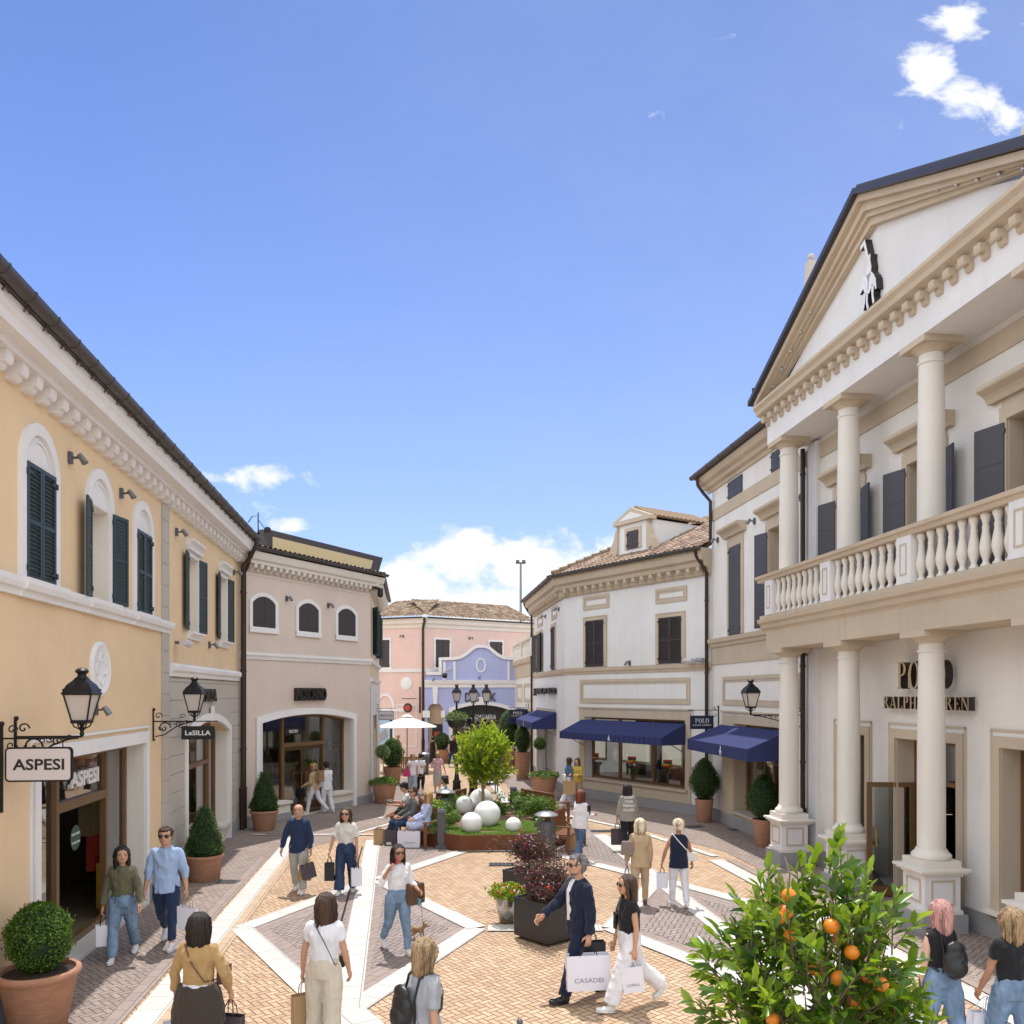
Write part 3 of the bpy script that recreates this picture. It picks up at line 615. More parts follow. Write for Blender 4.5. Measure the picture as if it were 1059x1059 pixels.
# ---------------------------------------------------------------- L2 : beige pink building with the arched shopfront
def build_L2():
    f=L2; root=empty('shop_building',f.w(0,0),f.ang,'pinkish beige building with three small arched shutters and a wide arched shopfront','building')
    U=f.U; ua,ub=f.u(269.3),f.u(364); zs,rise=2.93,.22; hole=(ua,ub,0,zs+rise,.38,rise)
    mb=MB(); wall(mb,0,U,0,7.5,[hole]); shell(mb,U,7,7.9); mb.build('wall','beige_pink',root,fix=False)
    for a,b,zt in ((259,285.2,6.6),(306.5,330,6.6),(347.5,368,6.6)):
        a,b=f.u(a),f.u(b); c=(a+b)/2; hw=.47; w=MB(); z0=5.72; z1=6.42
        path=[(c+hw,z0-.1),(c+hw,z1)]+arch_pts(c-hw,c+hw,z1,.2,12)[::-1][1:-1]+[(c-hw,z1),(c-hw,z0-.1)]
        w.strip(path[::-1],.12,.002,.045); w.fb(c-hw-.12,c+hw+.12,.0,.06,z0-.16,z0-.0); win=w.build('window','white_trim',root)
        s=MB()
        for sgn in (1,-1):
            ap=[p for p in arch_pts(c-hw+.01,c+hw-.01,z1,.19,16) if (p[0]-c)*sgn>=-.001]; e=c+sgn*(hw-.01)
            poly=[(c+sgn*.004,z0),(e,z0)]; top=sorted([(p[0],p[1]) for p in ap if abs(p[0]-c)>.01],key=lambda p:-abs(p[0]-c)); poly+=top+[(c+sgn*.004,z1+.19)]
            s.prism(poly,-.045,-.01)
            for zz in (z0+.1,z1-.02): s.fb(e-sgn*.16,e,.045,.055,zz,zz+.025)
        s.build('shutter','shut_brown',win)
    MB().profile([(.002,4.78),(.03,4.78),(.05,4.86),(.08,4.9),(.08,4.98),(.002,4.98)],0,U+.05).build('string_course','white_trim',root)
    c=MB(); c.profile([(0,7.5),(.26,7.5),(.27,7.58),(.34,7.62),(.37,7.7),(.4,7.82),(0,7.82)],-.1,U+.35); co=c.build('cornice','cream_trim',root)
    c=MB(); c.profile([(.002,7.2),(.02,7.2),(.03,7.24),(.002,7.24)],0,U); c.build('frieze_moulding','cream_trim',co)
    brackets(co,[.2+.262*i for i in range(23)],0,.24,7.3,7.5,.12,'cream_trim')
    gutter(root,-.1,U+.4,.46,7.93,.075,.9); tileroof(root,-.1,U+.5,.42,7.95,R(11),2.0,'tiles_pink')
    mb=MB(); mb.add([(-.1,-.36,7.9),(U+.4,-.36,7.9),(U+.4,2.0,8.33),(-.1,2.0,8.33)],[(0,1,2,3)]); mb.add([(U+.4,-.36,7.9),(U+.4,2,8.33),(U+.4,2,7.6),(U+.4,-.3,7.6)],[(0,1,2,3)]); mb.build('roof_deck','gutter',root,fix=False)
    # dark framed roof screen
    n=-1.1; a=f.u(276,n); b=f.u(396,n); z0=f.z(276,566,n); z1=f.z(276,544,n); zb=f.z(384,592,n); z1b=f.z(396,582,n)
    zt=(z1+z1b)/2+.05; zl=7.9
    s=MB(); s.prism([(a,zl),(b-.5,zl),(b,zt),(a,zt)],-n,-n+.35); scn=s.build('roof_screen','shut_brown',root)
    s=MB(); s.prism([(a+.25,zt-.68),(b-.85,zt-.68),(b-.65,zt-.2),(a+.25,zt-.2)],-n-.012,-n-.002); s.build('screen_panel','yellow_panel',scn)
    # arched shop opening
    s=MB(); path=[(ub,0),(ub,zs)]+arch_pts(ua,ub,zs,rise,18)[::-1][1:-1]+[(ua,zs),(ua,0)]
    s.strip(path[::-1],.2,.002,.06); s.strip(path[::-1],.05,.062,.085); 
    s.build('arch_surround','white_trim',root)
    d0,d1=f.u(291,-.38),f.u(333,-.38)
    MB().fb(ua,d0-.03,-.4,.0,0,.5).fb(ua-.12,d0,.0,.07,.46,.54).fb(ua,d0,-.38,.0,.5,.54).build('sill','cream_trim',root); MB().fb(d1+.03,ub,-.4,.0,0,.5).fb(d1,ub+.12,.0,.07,.46,.54).fb(d1,ub,-.38,.0,.5,.54).build('sill','cream_trim',root)
    pieces(root,'plinth','plinth',[(0,ua-.2,.002,.03,0,.28),(ub+.2,U,.002,.03,0,.28),(ua-.05,d0,.002,.03,0,.2),(d1,ub+.05,.002,.03,0,.2)]); jamb(root,hole,'cream_trim')
    fr=shopfront(root,f,ua,ub,.05,zs+rise,.38,[d0,d1],(d0,d1,2.14,.12),rise=rise,fw=.08)
    m=MB()
    for s_ in (0,1):
        x=(d0+d1)/2; a,b=(d0+.04,x-.01) if s_==0 else (x+.01,d1-.04)
        m.fb(a,a+.07,-.44,-.36,.06,2.13); m.fb(b-.07,b,-.44,-.36,.06,2.13); m.fb(a+.07,b-.07,-.44,-.36,2.02,2.13); m.fb(a+.07,b-.07,-.44,-.36,.06,.35)
    dd=m.build('door','bronze',root)
    for sx in (-.12,.12):
        x=(d0+d1)/2+sx; MB().tube([(x,.36,.95),(x,.3,.95),(x,.3,1.3),(x,.36,1.3)],.018,6).build('handle','gold',dd)
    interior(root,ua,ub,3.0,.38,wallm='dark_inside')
    t=text('lettering','MOSCHINO',.40,.12,'letter_dark',root,(f.u(319.6),-.07,f.z(319.6,718)),width=1.42,offset=.035); t['label']='bold condensed black letters'
    MB().fb(f.u(303),f.u(319),-.3,-.33,2.52,2.72).build('transom_plate','black',fr); text('lettering','MOSCHINO',.1,.01,'white',fr,(f.u(311),.28,2.62),width=.4)
    pipe_part(root,[(.0,-.5,7.85),(.0,-.45,7.7),(.12,-.3,7.45),(.12,-.13,7.2),(.12,-.13,0)],.05)
    return root
B2=build_L2()
MNQ=[mannequin(L2,L2.u(341,-.8),-.85,.5,'sign_navy','mannequin in a navy blue top in the right bay of the wide arched shopfront')]
MNQ.append(mannequin(L2,L2.u(350,-.8),-.9,.5,'red','mannequin in a dark red top at the right end of the wide arched shopfront',mat='dark_inside'))
MNQ.append(mannequin(L2,L2.u(275,-.8),-.8,.45,'bag_dark','mannequin in a dark top in the left bay of the wide arched shopfront',mat='inside_wall'))

def build_L2b():
    f=L2b; root=empty('shop_building',f.w(.01,0),f.ang,'narrow sunlit flank in pale yellow over white, turning the corner beyond the beige pink building','building')
    U=f.U; sh=(1.6,5.2,0,3.0,.35); mb=MB(); wins=[(1.2,2.0),(4.2,5.0)]
    wall(mb,.01,U,0,7.5,[sh]); shell(mb,U,5,7.9); mb.build('wall','ochre_pale',root,fix=False)
    l=MB(); z=.3
    while z<4.1:
        for a,b in ((.01,sh[0]),(sh[1],U)) if z<2.95 else ((.01,U),): l.fb(a,b,.0,.04,z+.008,z+.37)
        z+=.38
    l.fb(.01,sh[0],0,.03,0,4.2).fb(sh[1],U,0,.03,0,4.2).fb(sh[0],sh[1],0,.03,3.0,4.2); l.build('ground_floor_cladding','white_plaster',root)
    MB().profile([(.002,4.2),(.08,4.22),(.1,4.34),(.002,4.36)],.0,U).build('shop_cornice','white_trim',root); MB().profile([(.002,4.85),(.08,4.87),(.1,5.0),(.002,5.02)],.0,U).build('string_course','white_trim',root)
    for a,b in wins:
        w=MB(); framebox(w,a,b,5.2,6.9,.09,.002,.04); win=w.build('window','white_trim',root); MB().fb(a,b,.0,.01,5.2,6.9).build('blind_wall','cream_plaster',win)
        for s,u in ((1,a),(-1,b)): shutter(win,u,.05,5.2,6.9,.42,'shut_green',side=s,open_ang=150)
    c=MB(); c.profile([(0,7.5),(.26,7.5),(.34,7.62),(.4,7.82),(0,7.82)],-.2,U); co=c.build('cornice','cream_trim',root); brackets(co,[.3+.3*i for i in range(26)],0,.24,7.3,7.5,.12,'cream_trim')
    gutter(root,-.3,U,.46,7.93,.075,.9); tileroof(root,.4,U,.42,7.95,R(11),1.6,'tiles_pink',clip=lambda u,n:(u-.5)>(-n)*.8)
    shopfront(root,f,sh[0],sh[1],.3,3.0,.35,[2.8,4.0],fw=.07); interior(root,sh[0],sh[1],2.9,.35,2.0)
    MB().fb(.3,sh[0],.03,.055,0,.28).build('plinth','plinth',root)
    return root
B2b=build_L2b()

# ---------------------------------------------------------------- pink building closing the street
def build_pink():
    root=empty('shop_building',(PL.B.x,PL.B.y,0),0,'salmon pink building with brown shutters and brown tiled roof at the far street end','building')
    for k,f in enumerate((PL,PR)):
        fr=empty('wing',(0,0,0)); bpy.data.objects.remove(fr)
        def put(o): 
            o.parent=root; o.location=(f.A.x-PL.B.x,f.A.y-PL.B.y,0); o.rotation_euler=(0,0,f.ang); return o
        mb=MB(); wall(mb,0,f.U,0,8.1,[]); mb.add([(0,0,8.1),(f.U,0,8.1),(f.U,6,8.1),(0,6,8.1)],[(0,1,2,3)]); mb.add([(0,6,0),(f.U,6,0),(f.U,6,8.1),(0,6,8.1)],[(3,2,1,0)]); put(mb.build('wall','pink',None,fix=False))
        c=MB(); c.profile([(0,7.55),(.05,7.55),(.08,7.75),(.2,7.8),(.25,8.0),(0,8.0)],0,f.U); put(c.build('cornice','cream_trim',None)); put(MB().fb(0,f.U,.0,.3,8.001,8.16).build('fascia','cream_trim',None))
        c=MB(); c.profile([(.002,5.0),(.05,5.02),(.07,5.18),(.002,5.2)],0,f.U); put(c.build('string_course','white_trim',None))
        c=MB(); c.profile([(.35+.08*math.cos(t),8.15+.08*math.sin(t)) for t in [PI+PI*i/8 for i in range(9)]],0,f.U); put(c.build('gutter','pipe',None))
        t=tileroof(None,-.1 if k else -.0,f.U,.4,8.16,R(20),3.6,'tiles_brown',clip=(lambda u,n:u>(-n)*.22) if k else (lambda u,n:u<PL.U+n*.22+.1),pitch=.24,course=.4); put(t)
        ws=[(392,403)] if k==0 else [(450.4,464.5),(506.3,519)]
        for a,b in ws:
            a,b=f.u(a),f.u(b); w=MB(); framebox(w,a,b,5.3,6.9,.11,.002,.04); w.fb(a-.15,b+.15,.002,.07,5.17,5.3); win=put(w.build('window','white_trim',None))
            for s,u in ((1,a),(-1,b)): shutter(win,u,.02,5.3,6.9,(b-a)/2-.01,'shut_brown',side=s,louver=False)
        if k==0:
            u=f.u(420.5); m=MB(); m.lathe([(0,0),(.37,0),(.37,.03),(.3,.06),(0,.05)],seg=28); o=m.build('medallion','white_trim',root,sa=30); o.rotation_euler=(R(90),0,f.ang); o.location=(f.w(u,0)[0]-PL.B.x,f.w(u,0)[1]-PL.B.y,f.z(420.5,707))
            a,b=f.u(391),f.u(406.5); w=MB(); zs=f.z(400,733); w.strip(arch_pts(a,b,zs,.75,14)[::-1][::-1][::1],.14,.0,.05); w.fb(a-.1,f.U-.9,.0,.05,zs-.15,zs); w.fb(b,b+.14,.0,.04,0,zs-.15); put(w.build('arch_moulding','white_trim',None))
            a2=f.u(384); p=MB(); p.fb(a2,b-.05,.0,.02,.4,zs-.3); wn=put(p.build('display_window','sign_black',None))
            p=MB(); p.fb(a2+.1,b-.2,.022,.03,.5,2.6); p.build('display_picture','poster_blue',wn); p=MB(); p.prism([(b-1.0,1.3),(b-.45,1.8),(b-.3,1.3),(b-.8,.95)],-.045,-.034); p.build('picture_handbag','paper_grey',wn)
            a,b=f.u(411),f.u(430); w=MB(); framebox(w,a,b,.7,3.1,.09,.002,.025); put(w.build('wall_panel','cream_trim',None))
    # swan-neck pipe on the angle
    p=pipe_part(root,[(0,-.35,8.1),(0,-.3,7.9),(-.1,-.12,7.5),(-.1,-.12,0)],.07)
    return root
BP=build_pink()

def build_blue():
    f=BL; root=empty('shop_building',f.w(0,0),f.ang,'lilac blue shop with a curved white-edged gable in front of the pink building','building')
    Z=lambda px,py:f.z(px,py); u=f.u
    top=[(441,698),(457,698),(457,683),(470,682.5),(476,681.5),(482,678.5),(487,674.5),(491,671.2),(494,670),(501,670),(505,671.2),(509,674.5),(514,678.5),(520,681.5),(526,682.3),(531.5,682.5)]
    T=[(u(a),Z(a,b)) for a,b in top]
    a1,a2=u(442.5),u(458); zsp=Z(450,735); ar=(a2-a1)/2; s1,s2=u(468),u(528.5); zss=Z(490,735); rs=Z(498,729)-zss
    holes=[(a1,a2,0,zsp+ar,.28,ar*.999),(s1,s2,0,zss+rs,.4,rs)]
    zb=Z(480,711); mb=MB(); wall(mb,0,f.U,0,zb,holes); 
    mb.prism([(0,zb)]+T+[(f.U,zb)],0,.4); mb.build('wall','blue',root,fix=False)
    w=MB(); w.profile([(.002,zb),(.06,zb),(.06,zb+.18),(.12,zb+.22),(.16,zb+.4),(.002,zb+.42)],0,f.U)
    w.strip(T[::-1][::-1],-.001,.0,.0) if False else None
    w.build('band','white_trim',root)
    w=MB(); w.strip(T,.17,-.42,.12); w.build('gable_coping','white_trim',root)
    w=MB()
    for px in (462,470,517,527): pass
    for px,pw in ((459.5,3),(470,2.4),(526,2.4)): w.fb(u(px-pw/2),u(px+pw/2),.0,.05,zb+.42,Z(px,684))
    w.build('pilaster','white_trim',root)
    m=MB(); m.strip([(.2*math.cos(-t),.33*math.sin(-t)) for t in [2*PI*i/28 for i in range(28)]],.08,0,.05,closed=True); o=m.build('oval_moulding','white_trim',root); o.location=(u(497.5),0,Z(497.5,688))
    # arched passage
    w=MB(); w.fb(a1-.3,a1+.12,.0,.09,Z(450,742),zsp); w.fb(a2-.1,a2+.14,.0,.09,Z(450,742),zsp); w.prism([((a1+a2)/2-.1,zsp+ar-.05),((a1+a2)/2+.1,zsp+ar-.05),((a1+a2)/2+.16,zb),((a1+a2)/2-.16,zb)],-.08,-.0); w.build('impost','white_trim',root)
    MB().fb(a1-.2,a2+.1,-.28,-.32,0,zsp+ar+.1).build('passage_wall','tan_inner',root); d=MB(); d.fb(u(446.5),u(457),-.275,-.23,0,Z(451,749)); dr=d.build('door','black',root); MB().fb(u(448.5),u(454.5),-.2,-.228,Z(451,762),Z(451,757)).build('door_sign','red',dr)
    # arched shopfront
    w=MB(); w.strip([(s1,0),(s1,zss)]+arch_pts(s1,s2,zss,rs,16)[1:-1]+[(s2,zss),(s2,0)],.2,.002,.07); w.prism([((s1+s2)/2-.12,zss+rs),((s1+s2)/2+.12,zss+rs),((s1+s2)/2+.18,zss+rs+.45),((s1+s2)/2-.18,zss+rs+.45)],-.12,0); w.build('arch_surround','white_trim',root)
    g=MB()
    for i in range(26):
        x=s1+.15+(s2-s1-.3)*i/25; c=(s1+s2)/2; h=zss+rs*(1-((x-c)/((s2-s1)/2))**2)-.15; g.tube([(x+.08*math.cos(t),.25,zss+.02+(h-zss)*.5+.12*math.sin(t)) for t in [i*1.3+5.2*k/8 for k in range(9)]],.014,5)
    g.build('fan_grille','iron',root); MB().fb(s1,s2,-.24,-.27,zss-.35,zss+rs*.9).build('fascia','black',root)
    text('lettering','MANDARINA',.26,.02,'white',root,(u(502),.22,Z(502,741.5)),width=u(513)-u(491)); text('lettering','DUCK',.5,.05,'letter_dark',root,(u(497),-.06,Z(497,721)),width=u(513)-u(481),spacing=1.3)
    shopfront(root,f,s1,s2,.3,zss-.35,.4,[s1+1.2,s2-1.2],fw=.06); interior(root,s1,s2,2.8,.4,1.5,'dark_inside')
    return root
BB=build_blue()

# ---------------------------------------------------------------- small cream house with roof terrace (between the blue shop and the white corner building)
def build_M():
    f=RM; root=empty('shop_building',f.w(0,0),f.ang,'small cream shop with a balustraded roof terrace right of the blue gable','building')
    U=f.U; sh=(1.4,4.6,0,2.9,.35); sh2=(5.4,7.6,0,2.9,.35); mb=MB(); wall(mb,0,U,0,5.5,[sh,sh2]); mb.add([(0,0,5.5),(U,0,5.5),(U,6,5.5),(0,6,5.5)],[(0,1,2,3)]); mb.add([(0,0,0),(0,6,0),(0,6,5.5),(0,0,5.5)],[(0,1,2,3)]); mb.build('wall','cream_plaster',root,fix=False)
    c=MB(); c.profile([(.002,4.65),(.05,4.65),(.06,5.25),(.16,5.35),(.2,5.5),(.2,5.58),(.002,5.58)],0,U); c.build('cornice','stone_tan',root)
    for a,b in ((1.2,3.6),(4.4,7.6)): panel_frame(root,a,b,3.35,4.3,'stone_tan',.12)
    # balustrade
    b=MB(); b.profile([(-.12,6.42),(.16,6.42),(.2,6.5),(.2,6.58),(-.12,6.58)],0,U); b.profile([(-.1,5.58),(.14,5.58),(.14,5.68),(-.1,5.68)],0,U)
    for u in (.2,4.1,8.0): b.fb(u-.16,u+.16,-.12,.17,5.58,6.45)
    bl=b.build('balustrade','cream_trim',root); 
    m=MB().lathe([(.05,0),(.07,.03),(.05,.08),(.1,.28),(.09,.36),(.045,.55),(.06,.66),(.07,.74)],seg=10).mesh('baluster',True); m.materials.append(M['cream_trim'])
    for u0 in (.5,4.4):
        for i in range(9): o=bpy.data.objects.new('baluster',m); COL.objects.link(o); o.parent=bl; o.location=(u0+.4*i,-.02,5.68)
    # set back upper storey with a dark eave
    s=MB(); s.fb(2.2,U,-2.4,-6,5.5,8.0); s.build('upper_storey','cream_plaster',root)
    s=MB(); s.add([(1.2,.9,7.75),(U,.9,7.75),(U,3.4,8.7),(1.2,3.4,8.7)],[(0,1,2,3)]); s.add([(1.2,.9,7.68),(U,.9,7.68),(U,3.4,8.6),(1.2,3.4,8.6)],[(3,2,1,0)]); s.build('eave','shut_brown',root,fix=False)
    shopfront(root,f,sh[0],sh[1],.35,2.9,.35,[],fw=.07); shopfront(root,f,sh2[0],sh2[1],.35,2.9,.35,[],fw=.07); interior(root,sh[0],sh2[1],2.8,.35,2)
    for h in (sh,sh2): w=MB(); framebox(w,h[0],h[1],0,h[3],.13,.002,.04,False); w.build('shop_surround','stone_tan',root)
    return root
BM_=build_M()
def planter_terrace():
    pass

# ---------------------------------------------------------------- R1 : white corner building
def build_R1():
    f=R1; root=empty('shop_building',f.w(0,0),f.ang,'white corner building with tan window frames, tiled roof and a scrolled dormer','building')
    U=f.U; ua,ub=f.u(605.6),f.u(709.4); hole=(ua,ub,.75,2.95,.35)
    mb=MB(); wall(mb,0,U,0,7.6,[hole]); mb.add([(U,0,0),(U,7,0),(U,7,7.9),(U,0,7.9)],[(3,2,1,0)]); mb.add([(0,0,7.6),(U,0,7.6),(U,7,7.6),(0,7,7.6)],[(0,1,2,3)]); mb.build('wall','white_plaster',root,fix=False)
    MB().fb(0,U,.002,.035,0,.34).build('plinth','plinth',root)
    MB().profile([(.002,4.5),(.03,4.5),(.04,4.58),(.07,4.6),(.08,4.72),(.002,4.74)],-.0,U).build('string_course','stone_tan',root)
    c=MB(); pr=[(0,7.55),(.05,7.4),(.09,7.45),(.12,7.6),(.28,7.68),(.3,7.8),(.42,7.86),(.46,8.0),(.46,8.06),(0,8.06)]; c.profile(pr,-.24,U); co=c.build('cornice','stone_tan',root)
    brackets(co,[.35+.42*i for i in range(17)],.03,.3,7.42,7.66,.13,'stone_tan'); gutter(root,-.3,U,.55,8.2,.09,1.1); MB().fb(-.22,U,.0,.47,8.061,8.2).build('fascia','stone_tan',root)
    for a,b in ((606.5,625),(682,705.5)):
        a,b=f.u(a),f.u(b); z0,z1=4.76,6.42
        if a>3: z0,z1=4.76,6.25
        w=MB(); framebox(w,a,b,z0,z1,.15,.002,.045,False); w.fb(a-.13,b+.13,.046,.06,z1+.12,z1+.15); win=w.build('window','stone_tan',root); MB().fb(a,b,.0,.012,z0,z1).build('backing','dark_inside',win)
        for s,u in ((1,a),(-1,b)): shutter(win,u,.02,z0+.02,z1,(b-a)/2-.006,'shut_brown',side=s)
    for a,b in ((603.4,630.3),(678.3,710.7)): panel_frame(root,f.u(a),f.u(b),6.82 if a<650 else 6.72,7.32 if a<650 else 7.2,'stone_tan',.1)
    panel_frame(root,f.u(600.2),f.u(714),3.45,4.3,'stone_tan',.11)
    s=MB(); a,b=f.u(600),f.u(715); s.fb(a,ua,.002,.045,.34,3.2); s.fb(ub,b,.002,.045,.34,3.2); s.fb(ua,ub,.002,.045,2.95,3.2); s.fb(ua,ub,.002,.045,.34,.75); s.fb(a-.06,b+.06,.002,.07,3.26,3.31)
    s.fb(ua-.0,ub,-.35,.045,.70,.752); s.build('shop_surround','stone_tan',root); MB().fb(ua-.1,ub+.1,.046,.12,.69,.76).build('sill','stone_tan',root)
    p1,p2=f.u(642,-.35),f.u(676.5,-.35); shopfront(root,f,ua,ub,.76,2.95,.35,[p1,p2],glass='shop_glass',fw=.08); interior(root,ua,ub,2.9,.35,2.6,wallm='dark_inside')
    # corner quoin edge to the side wall
    return root
BR1=build_R1()
def build_R1_roof_and_side():
    f=RS; root=BR1
    def toR1(o): # place an object built in the RS frame under BR1
        d=f.A-R1.A; loc=Vector((d.x,d.y,0)); loc.rotate(Matrix.Rotation(-R1.ang,3,'Z')); o.parent=root; o.location=loc; o.rotation_euler=(0,0,f.ang-R1.ang); return o
    U=f.U; sh=(f.u(556.5),f.u(573),.3,2.9,.35)
    mb=MB(); wall(mb,0,U,0,7.6,[sh]); mb.add([(0,0,0),(0,7,0),(0,7,7.9),(0,0,7.9)],[(0,1,2,3)]); toR1(mb.build('side_wall','white_plaster',None,fix=False))
    toR1(MB().fb(0,U+.03,.002,.035,0,.34).build('plinth','plinth',None)); toR1(MB().profile([(.002,4.5),(.03,4.5),(.07,4.6),(.08,4.72),(.002,4.74)],0,U+.03).build('string_course','stone_tan',None))
    pr=[(0,7.55),(.05,7.4),(.09,7.45),(.12,7.6),(.28,7.68),(.3,7.8),(.42,7.86),(.46,8.0),(.46,8.06),(0,8.06)]; co=toR1(MB().profile(pr,0,U+.24).build('cornice','stone_tan',None))
    brackets(co,[.3+.4*i for i in range(20)],.03,.3,7.42,7.66,.13,'stone_tan'); g=gutter(None,-.1,U+.3,.55,8.2,.09,1.1); toR1(g); toR1(MB().fb(0,U+.22,.0,.47,8.061,8.2).build('fascia','stone_tan',None))
    p=pipe_part(None,[(.15,-.5,8.1),(.15,-.45,7.95),(.12,-.3,7.7),(.1,-.12,7.45),(.1,-.12,0)],.05); toR1(p)
    for a,b,z0,z1,op in ((555.2,560.5,4.76,6.5,True),(571,574.6,4.76,6.5,False)):
        a,b=f.u(a),f.u(b); w=MB(); framebox(w,a,b,z0,z1,.15,.002,.045,False); win=toR1(w.build('window','stone_tan',None)); MB().fb(a,b,.0,.012,z0,z1).build('backing','dark_inside',win)
        for s,u in ((1,a),(-1,b)): shutter(win,u,.03 if not op else .05,z0+.02,z1,(b-a)/2-.006 if not op else .42,'shut_brown',side=s,open_ang=162 if op else None)
    for a,b in ((556,561.5),(570.8,576.3)):
        o=MB(); a,b=f.u(a),f.u(b); toR1(panel_frame(None,a,b,6.8,7.32,'stone_tan',.1))
    t=text('lettering','JEANS POLO',.34,.14,'letter_dark',None,(0,0,0),offset=.02); toR1(t); v=Vector(((f.u(554.5)+f.u(576))/2,-.08,f.z(566,715.5))); v.rotate(Matrix.Rotation(f.ang-R1.ang,3,'Z')); t.location+=v
    t.scale=((f.u(576.5)-f.u(554.5))/t.dimensions.x if t.dimensions.x else 1,1,1)
    w=MB(); w.fb(sh[0]-.4,sh[0],.002,.04,0,3.15); w.fb(sh[1],sh[1]+.3,.002,.04,0,3.15); w.fb(sh[0],sh[1],.002,.04,2.9,3.15); w.fb(sh[0],sh[1],.002,.04,0,.3); toR1(w.build('shop_surround','stone_tan',None))
    m=MB(); m.fb(sh[0],sh[1],-.35,-.38,.3,.4).fb(sh[0],sh[1],-.35,-.38,2.8,2.9); 
    for x in (sh[0],(sh[0]+sh[1])/2-.04,sh[1]-.08): m.fb(x,x+.08,-.35,-.38,.4,2.8)
    fr=toR1(m.build('shop_window','wood_frame',None)); g=MB(); g.add([(sh[0],.36,.3),(sh[1],.36,.3),(sh[1],.36,2.9),(sh[0],.36,2.9)],[(0,1,2,3)]); g.build('glass','dark_shop_glass',fr,fix=False)
    # roof planes with a hip at the corner
    half=(math.pi-(RS.ang-R1.ang+math.pi))  # angle between facades
    th=abs((RS.ang-R1.ang+PI)%(2*PI)-PI); k=math.tan(th/2)      # hip runs inward with u = k*(-n)
    SL=R(24)
    tileroof(root,-.75,R1.U+.0,.5,8.2,SL,5.2,'tiles_pink',clip=lambda u,n:u>-(n)*k-.02 and (n>-1.2 or True))
    t=tileroof(None,0,RS.U+.75,.5,8.2,SL,5.2,'tiles_pink',clip=lambda u,n:u<RS.U+n*k+.05); toR1(t)
    hp=MB(); a=Vector((-.5*k,-.5,8.26)); d=Vector((k*5.2,5.2,5.2*math.tan(SL))); 
    for i in range(16): hp.tube([a+d*(i/16)+Vector((0,0,.03)),a+d*((i+1)/16)],[.11,.09],8)
    hp.build('hip_tiles','tiles_brown',root)
    dk=MB(); zr=8.12+5.0*math.tan(SL); dk.add([(-.4*k-.0,-.4,8.1),(R1.U,-.4,8.1),(R1.U,4.6,zr),(4.6*k,4.6,zr)],[(0,1,2,3)]); dk.build('roof_deck','stone_tan',root,fix=False)
    # dormer
    n=-.55; uc=R1.u(655,n); w2=.8; zb=R1.z(655,575,n)-.12; zt=R1.z(655,540,n); n0,n1=n,n-.12
    d=MB(); d.fb(uc-w2,uc+w2,n-.15,n,zb,zt); do=d.build('dormer','white_plaster',root)
    wz0,wz1=R1.z(652,568,n),R1.z(652,549.5,n)
    b=MB(); framebox(b,uc-.3,uc+.3,wz0,wz1,.12,n+.002,n+.04); wi=b.build('dormer_window','stone_tan',do)
    for s,u in ((1,uc-.29),(-1,uc+.29)): shutter(wi,u,n+.015,wz0,wz1,.285,'shut_brown',side=s,louver=False)
    b=MB(); pz=R1.z(655,525,n); b.prism([(uc-w2-.15,zt-.03),(uc+w2+.15,zt-.03),(uc+w2+.15,zt+.1),(uc,pz),(uc-w2-.15,zt+.1)],-n-.12,-n+.2); b.build('dormer_pediment','stone_tan',do)
    b=MB(); b.prism([(uc-w2+.12,zt+.1),(uc+w2-.12,zt+.1),(uc,pz-.16)],-n-.13,-n-.121); b.build('pediment_field','white_plaster',do)
    for s in (-1,1):
        b=MB(); P=[(uc+s*(w2-.05),zt-.05),(uc+s*(w2+.08),zt-.3),(uc+s*(w2+.14),zt-.55),(uc+s*(w2+.3),zt-.75),(uc+s*(w2+.4),zb+.22),(uc+s*(w2+.32),zb+.06),(uc+s*(w2+.14),zb+.05),(uc+s*(w2-.0),zb+.2),(uc+s*(w2-.04),zb+.5)]
        b.prism(P,-n-.1,-n+.12); b.tube([(uc+s*(w2+.2)+rr*math.cos(t)*s,-n-.12,zb+.2+rr*math.sin(t)) for t,rr in [(i*.6,.15-.011*i) for i in range(12)]],.02,6); b.build('scroll','stone_tan',do)
    # dormer side walls and little roof running back
    bk=3.0; b=MB(); b.add([(uc+w2,-n,zb),(uc+w2,-n,zt),(uc+w2,-n+bk,zt),(uc+w2,-n+.1,zb)],[(0,1,2,3)]); b.add([(uc-w2,-n,zb),(uc-w2,-n,zt),(uc-w2,-n+bk,zt),(uc-w2,-n+.1,zb)],[(3,2,1,0)]); b.build('dormer_cheek','white_plaster',do,fix=False)
    for s in (-1,1):
        vs=[];rr=8
        b=MB(); L=bk
        for i in range(int(L/.21)):
            y0=-n+.05+i*.21
            b.tube([(uc+s*(w2+.1),y0+.1,zt+.1),(uc,y0+.1,pz+.05)],.085,8,flat=.6)
        b.add([(uc+s*(w2+.1),-n-.05,zt+.06),(uc,-n-.05,pz),(uc,-n+L,pz),(uc+s*(w2+.1),-n+L,zt+.06)],[(0,1,2,3)]); b.build('dormer_roof','tiles_brown',do,fix=False,sa=50)
    b=MB(); b.fb(uc-w2-.45,uc+w2+.45,n,n+.25,zb-.1,zb-.0); b.build('dormer_flashing','lead',do)
build_R1_roof_and_side()
# downpipe at the R1/R2 junction
pipe_part(BR1,[(R1.U-.2,-.5,8.1),(R1.U-.2,-.45,7.95),(R1.U-.12,-.3,7.7),(R1.U-.1,-.12,7.45),(R1.U-.1,-.12,0)],.055)
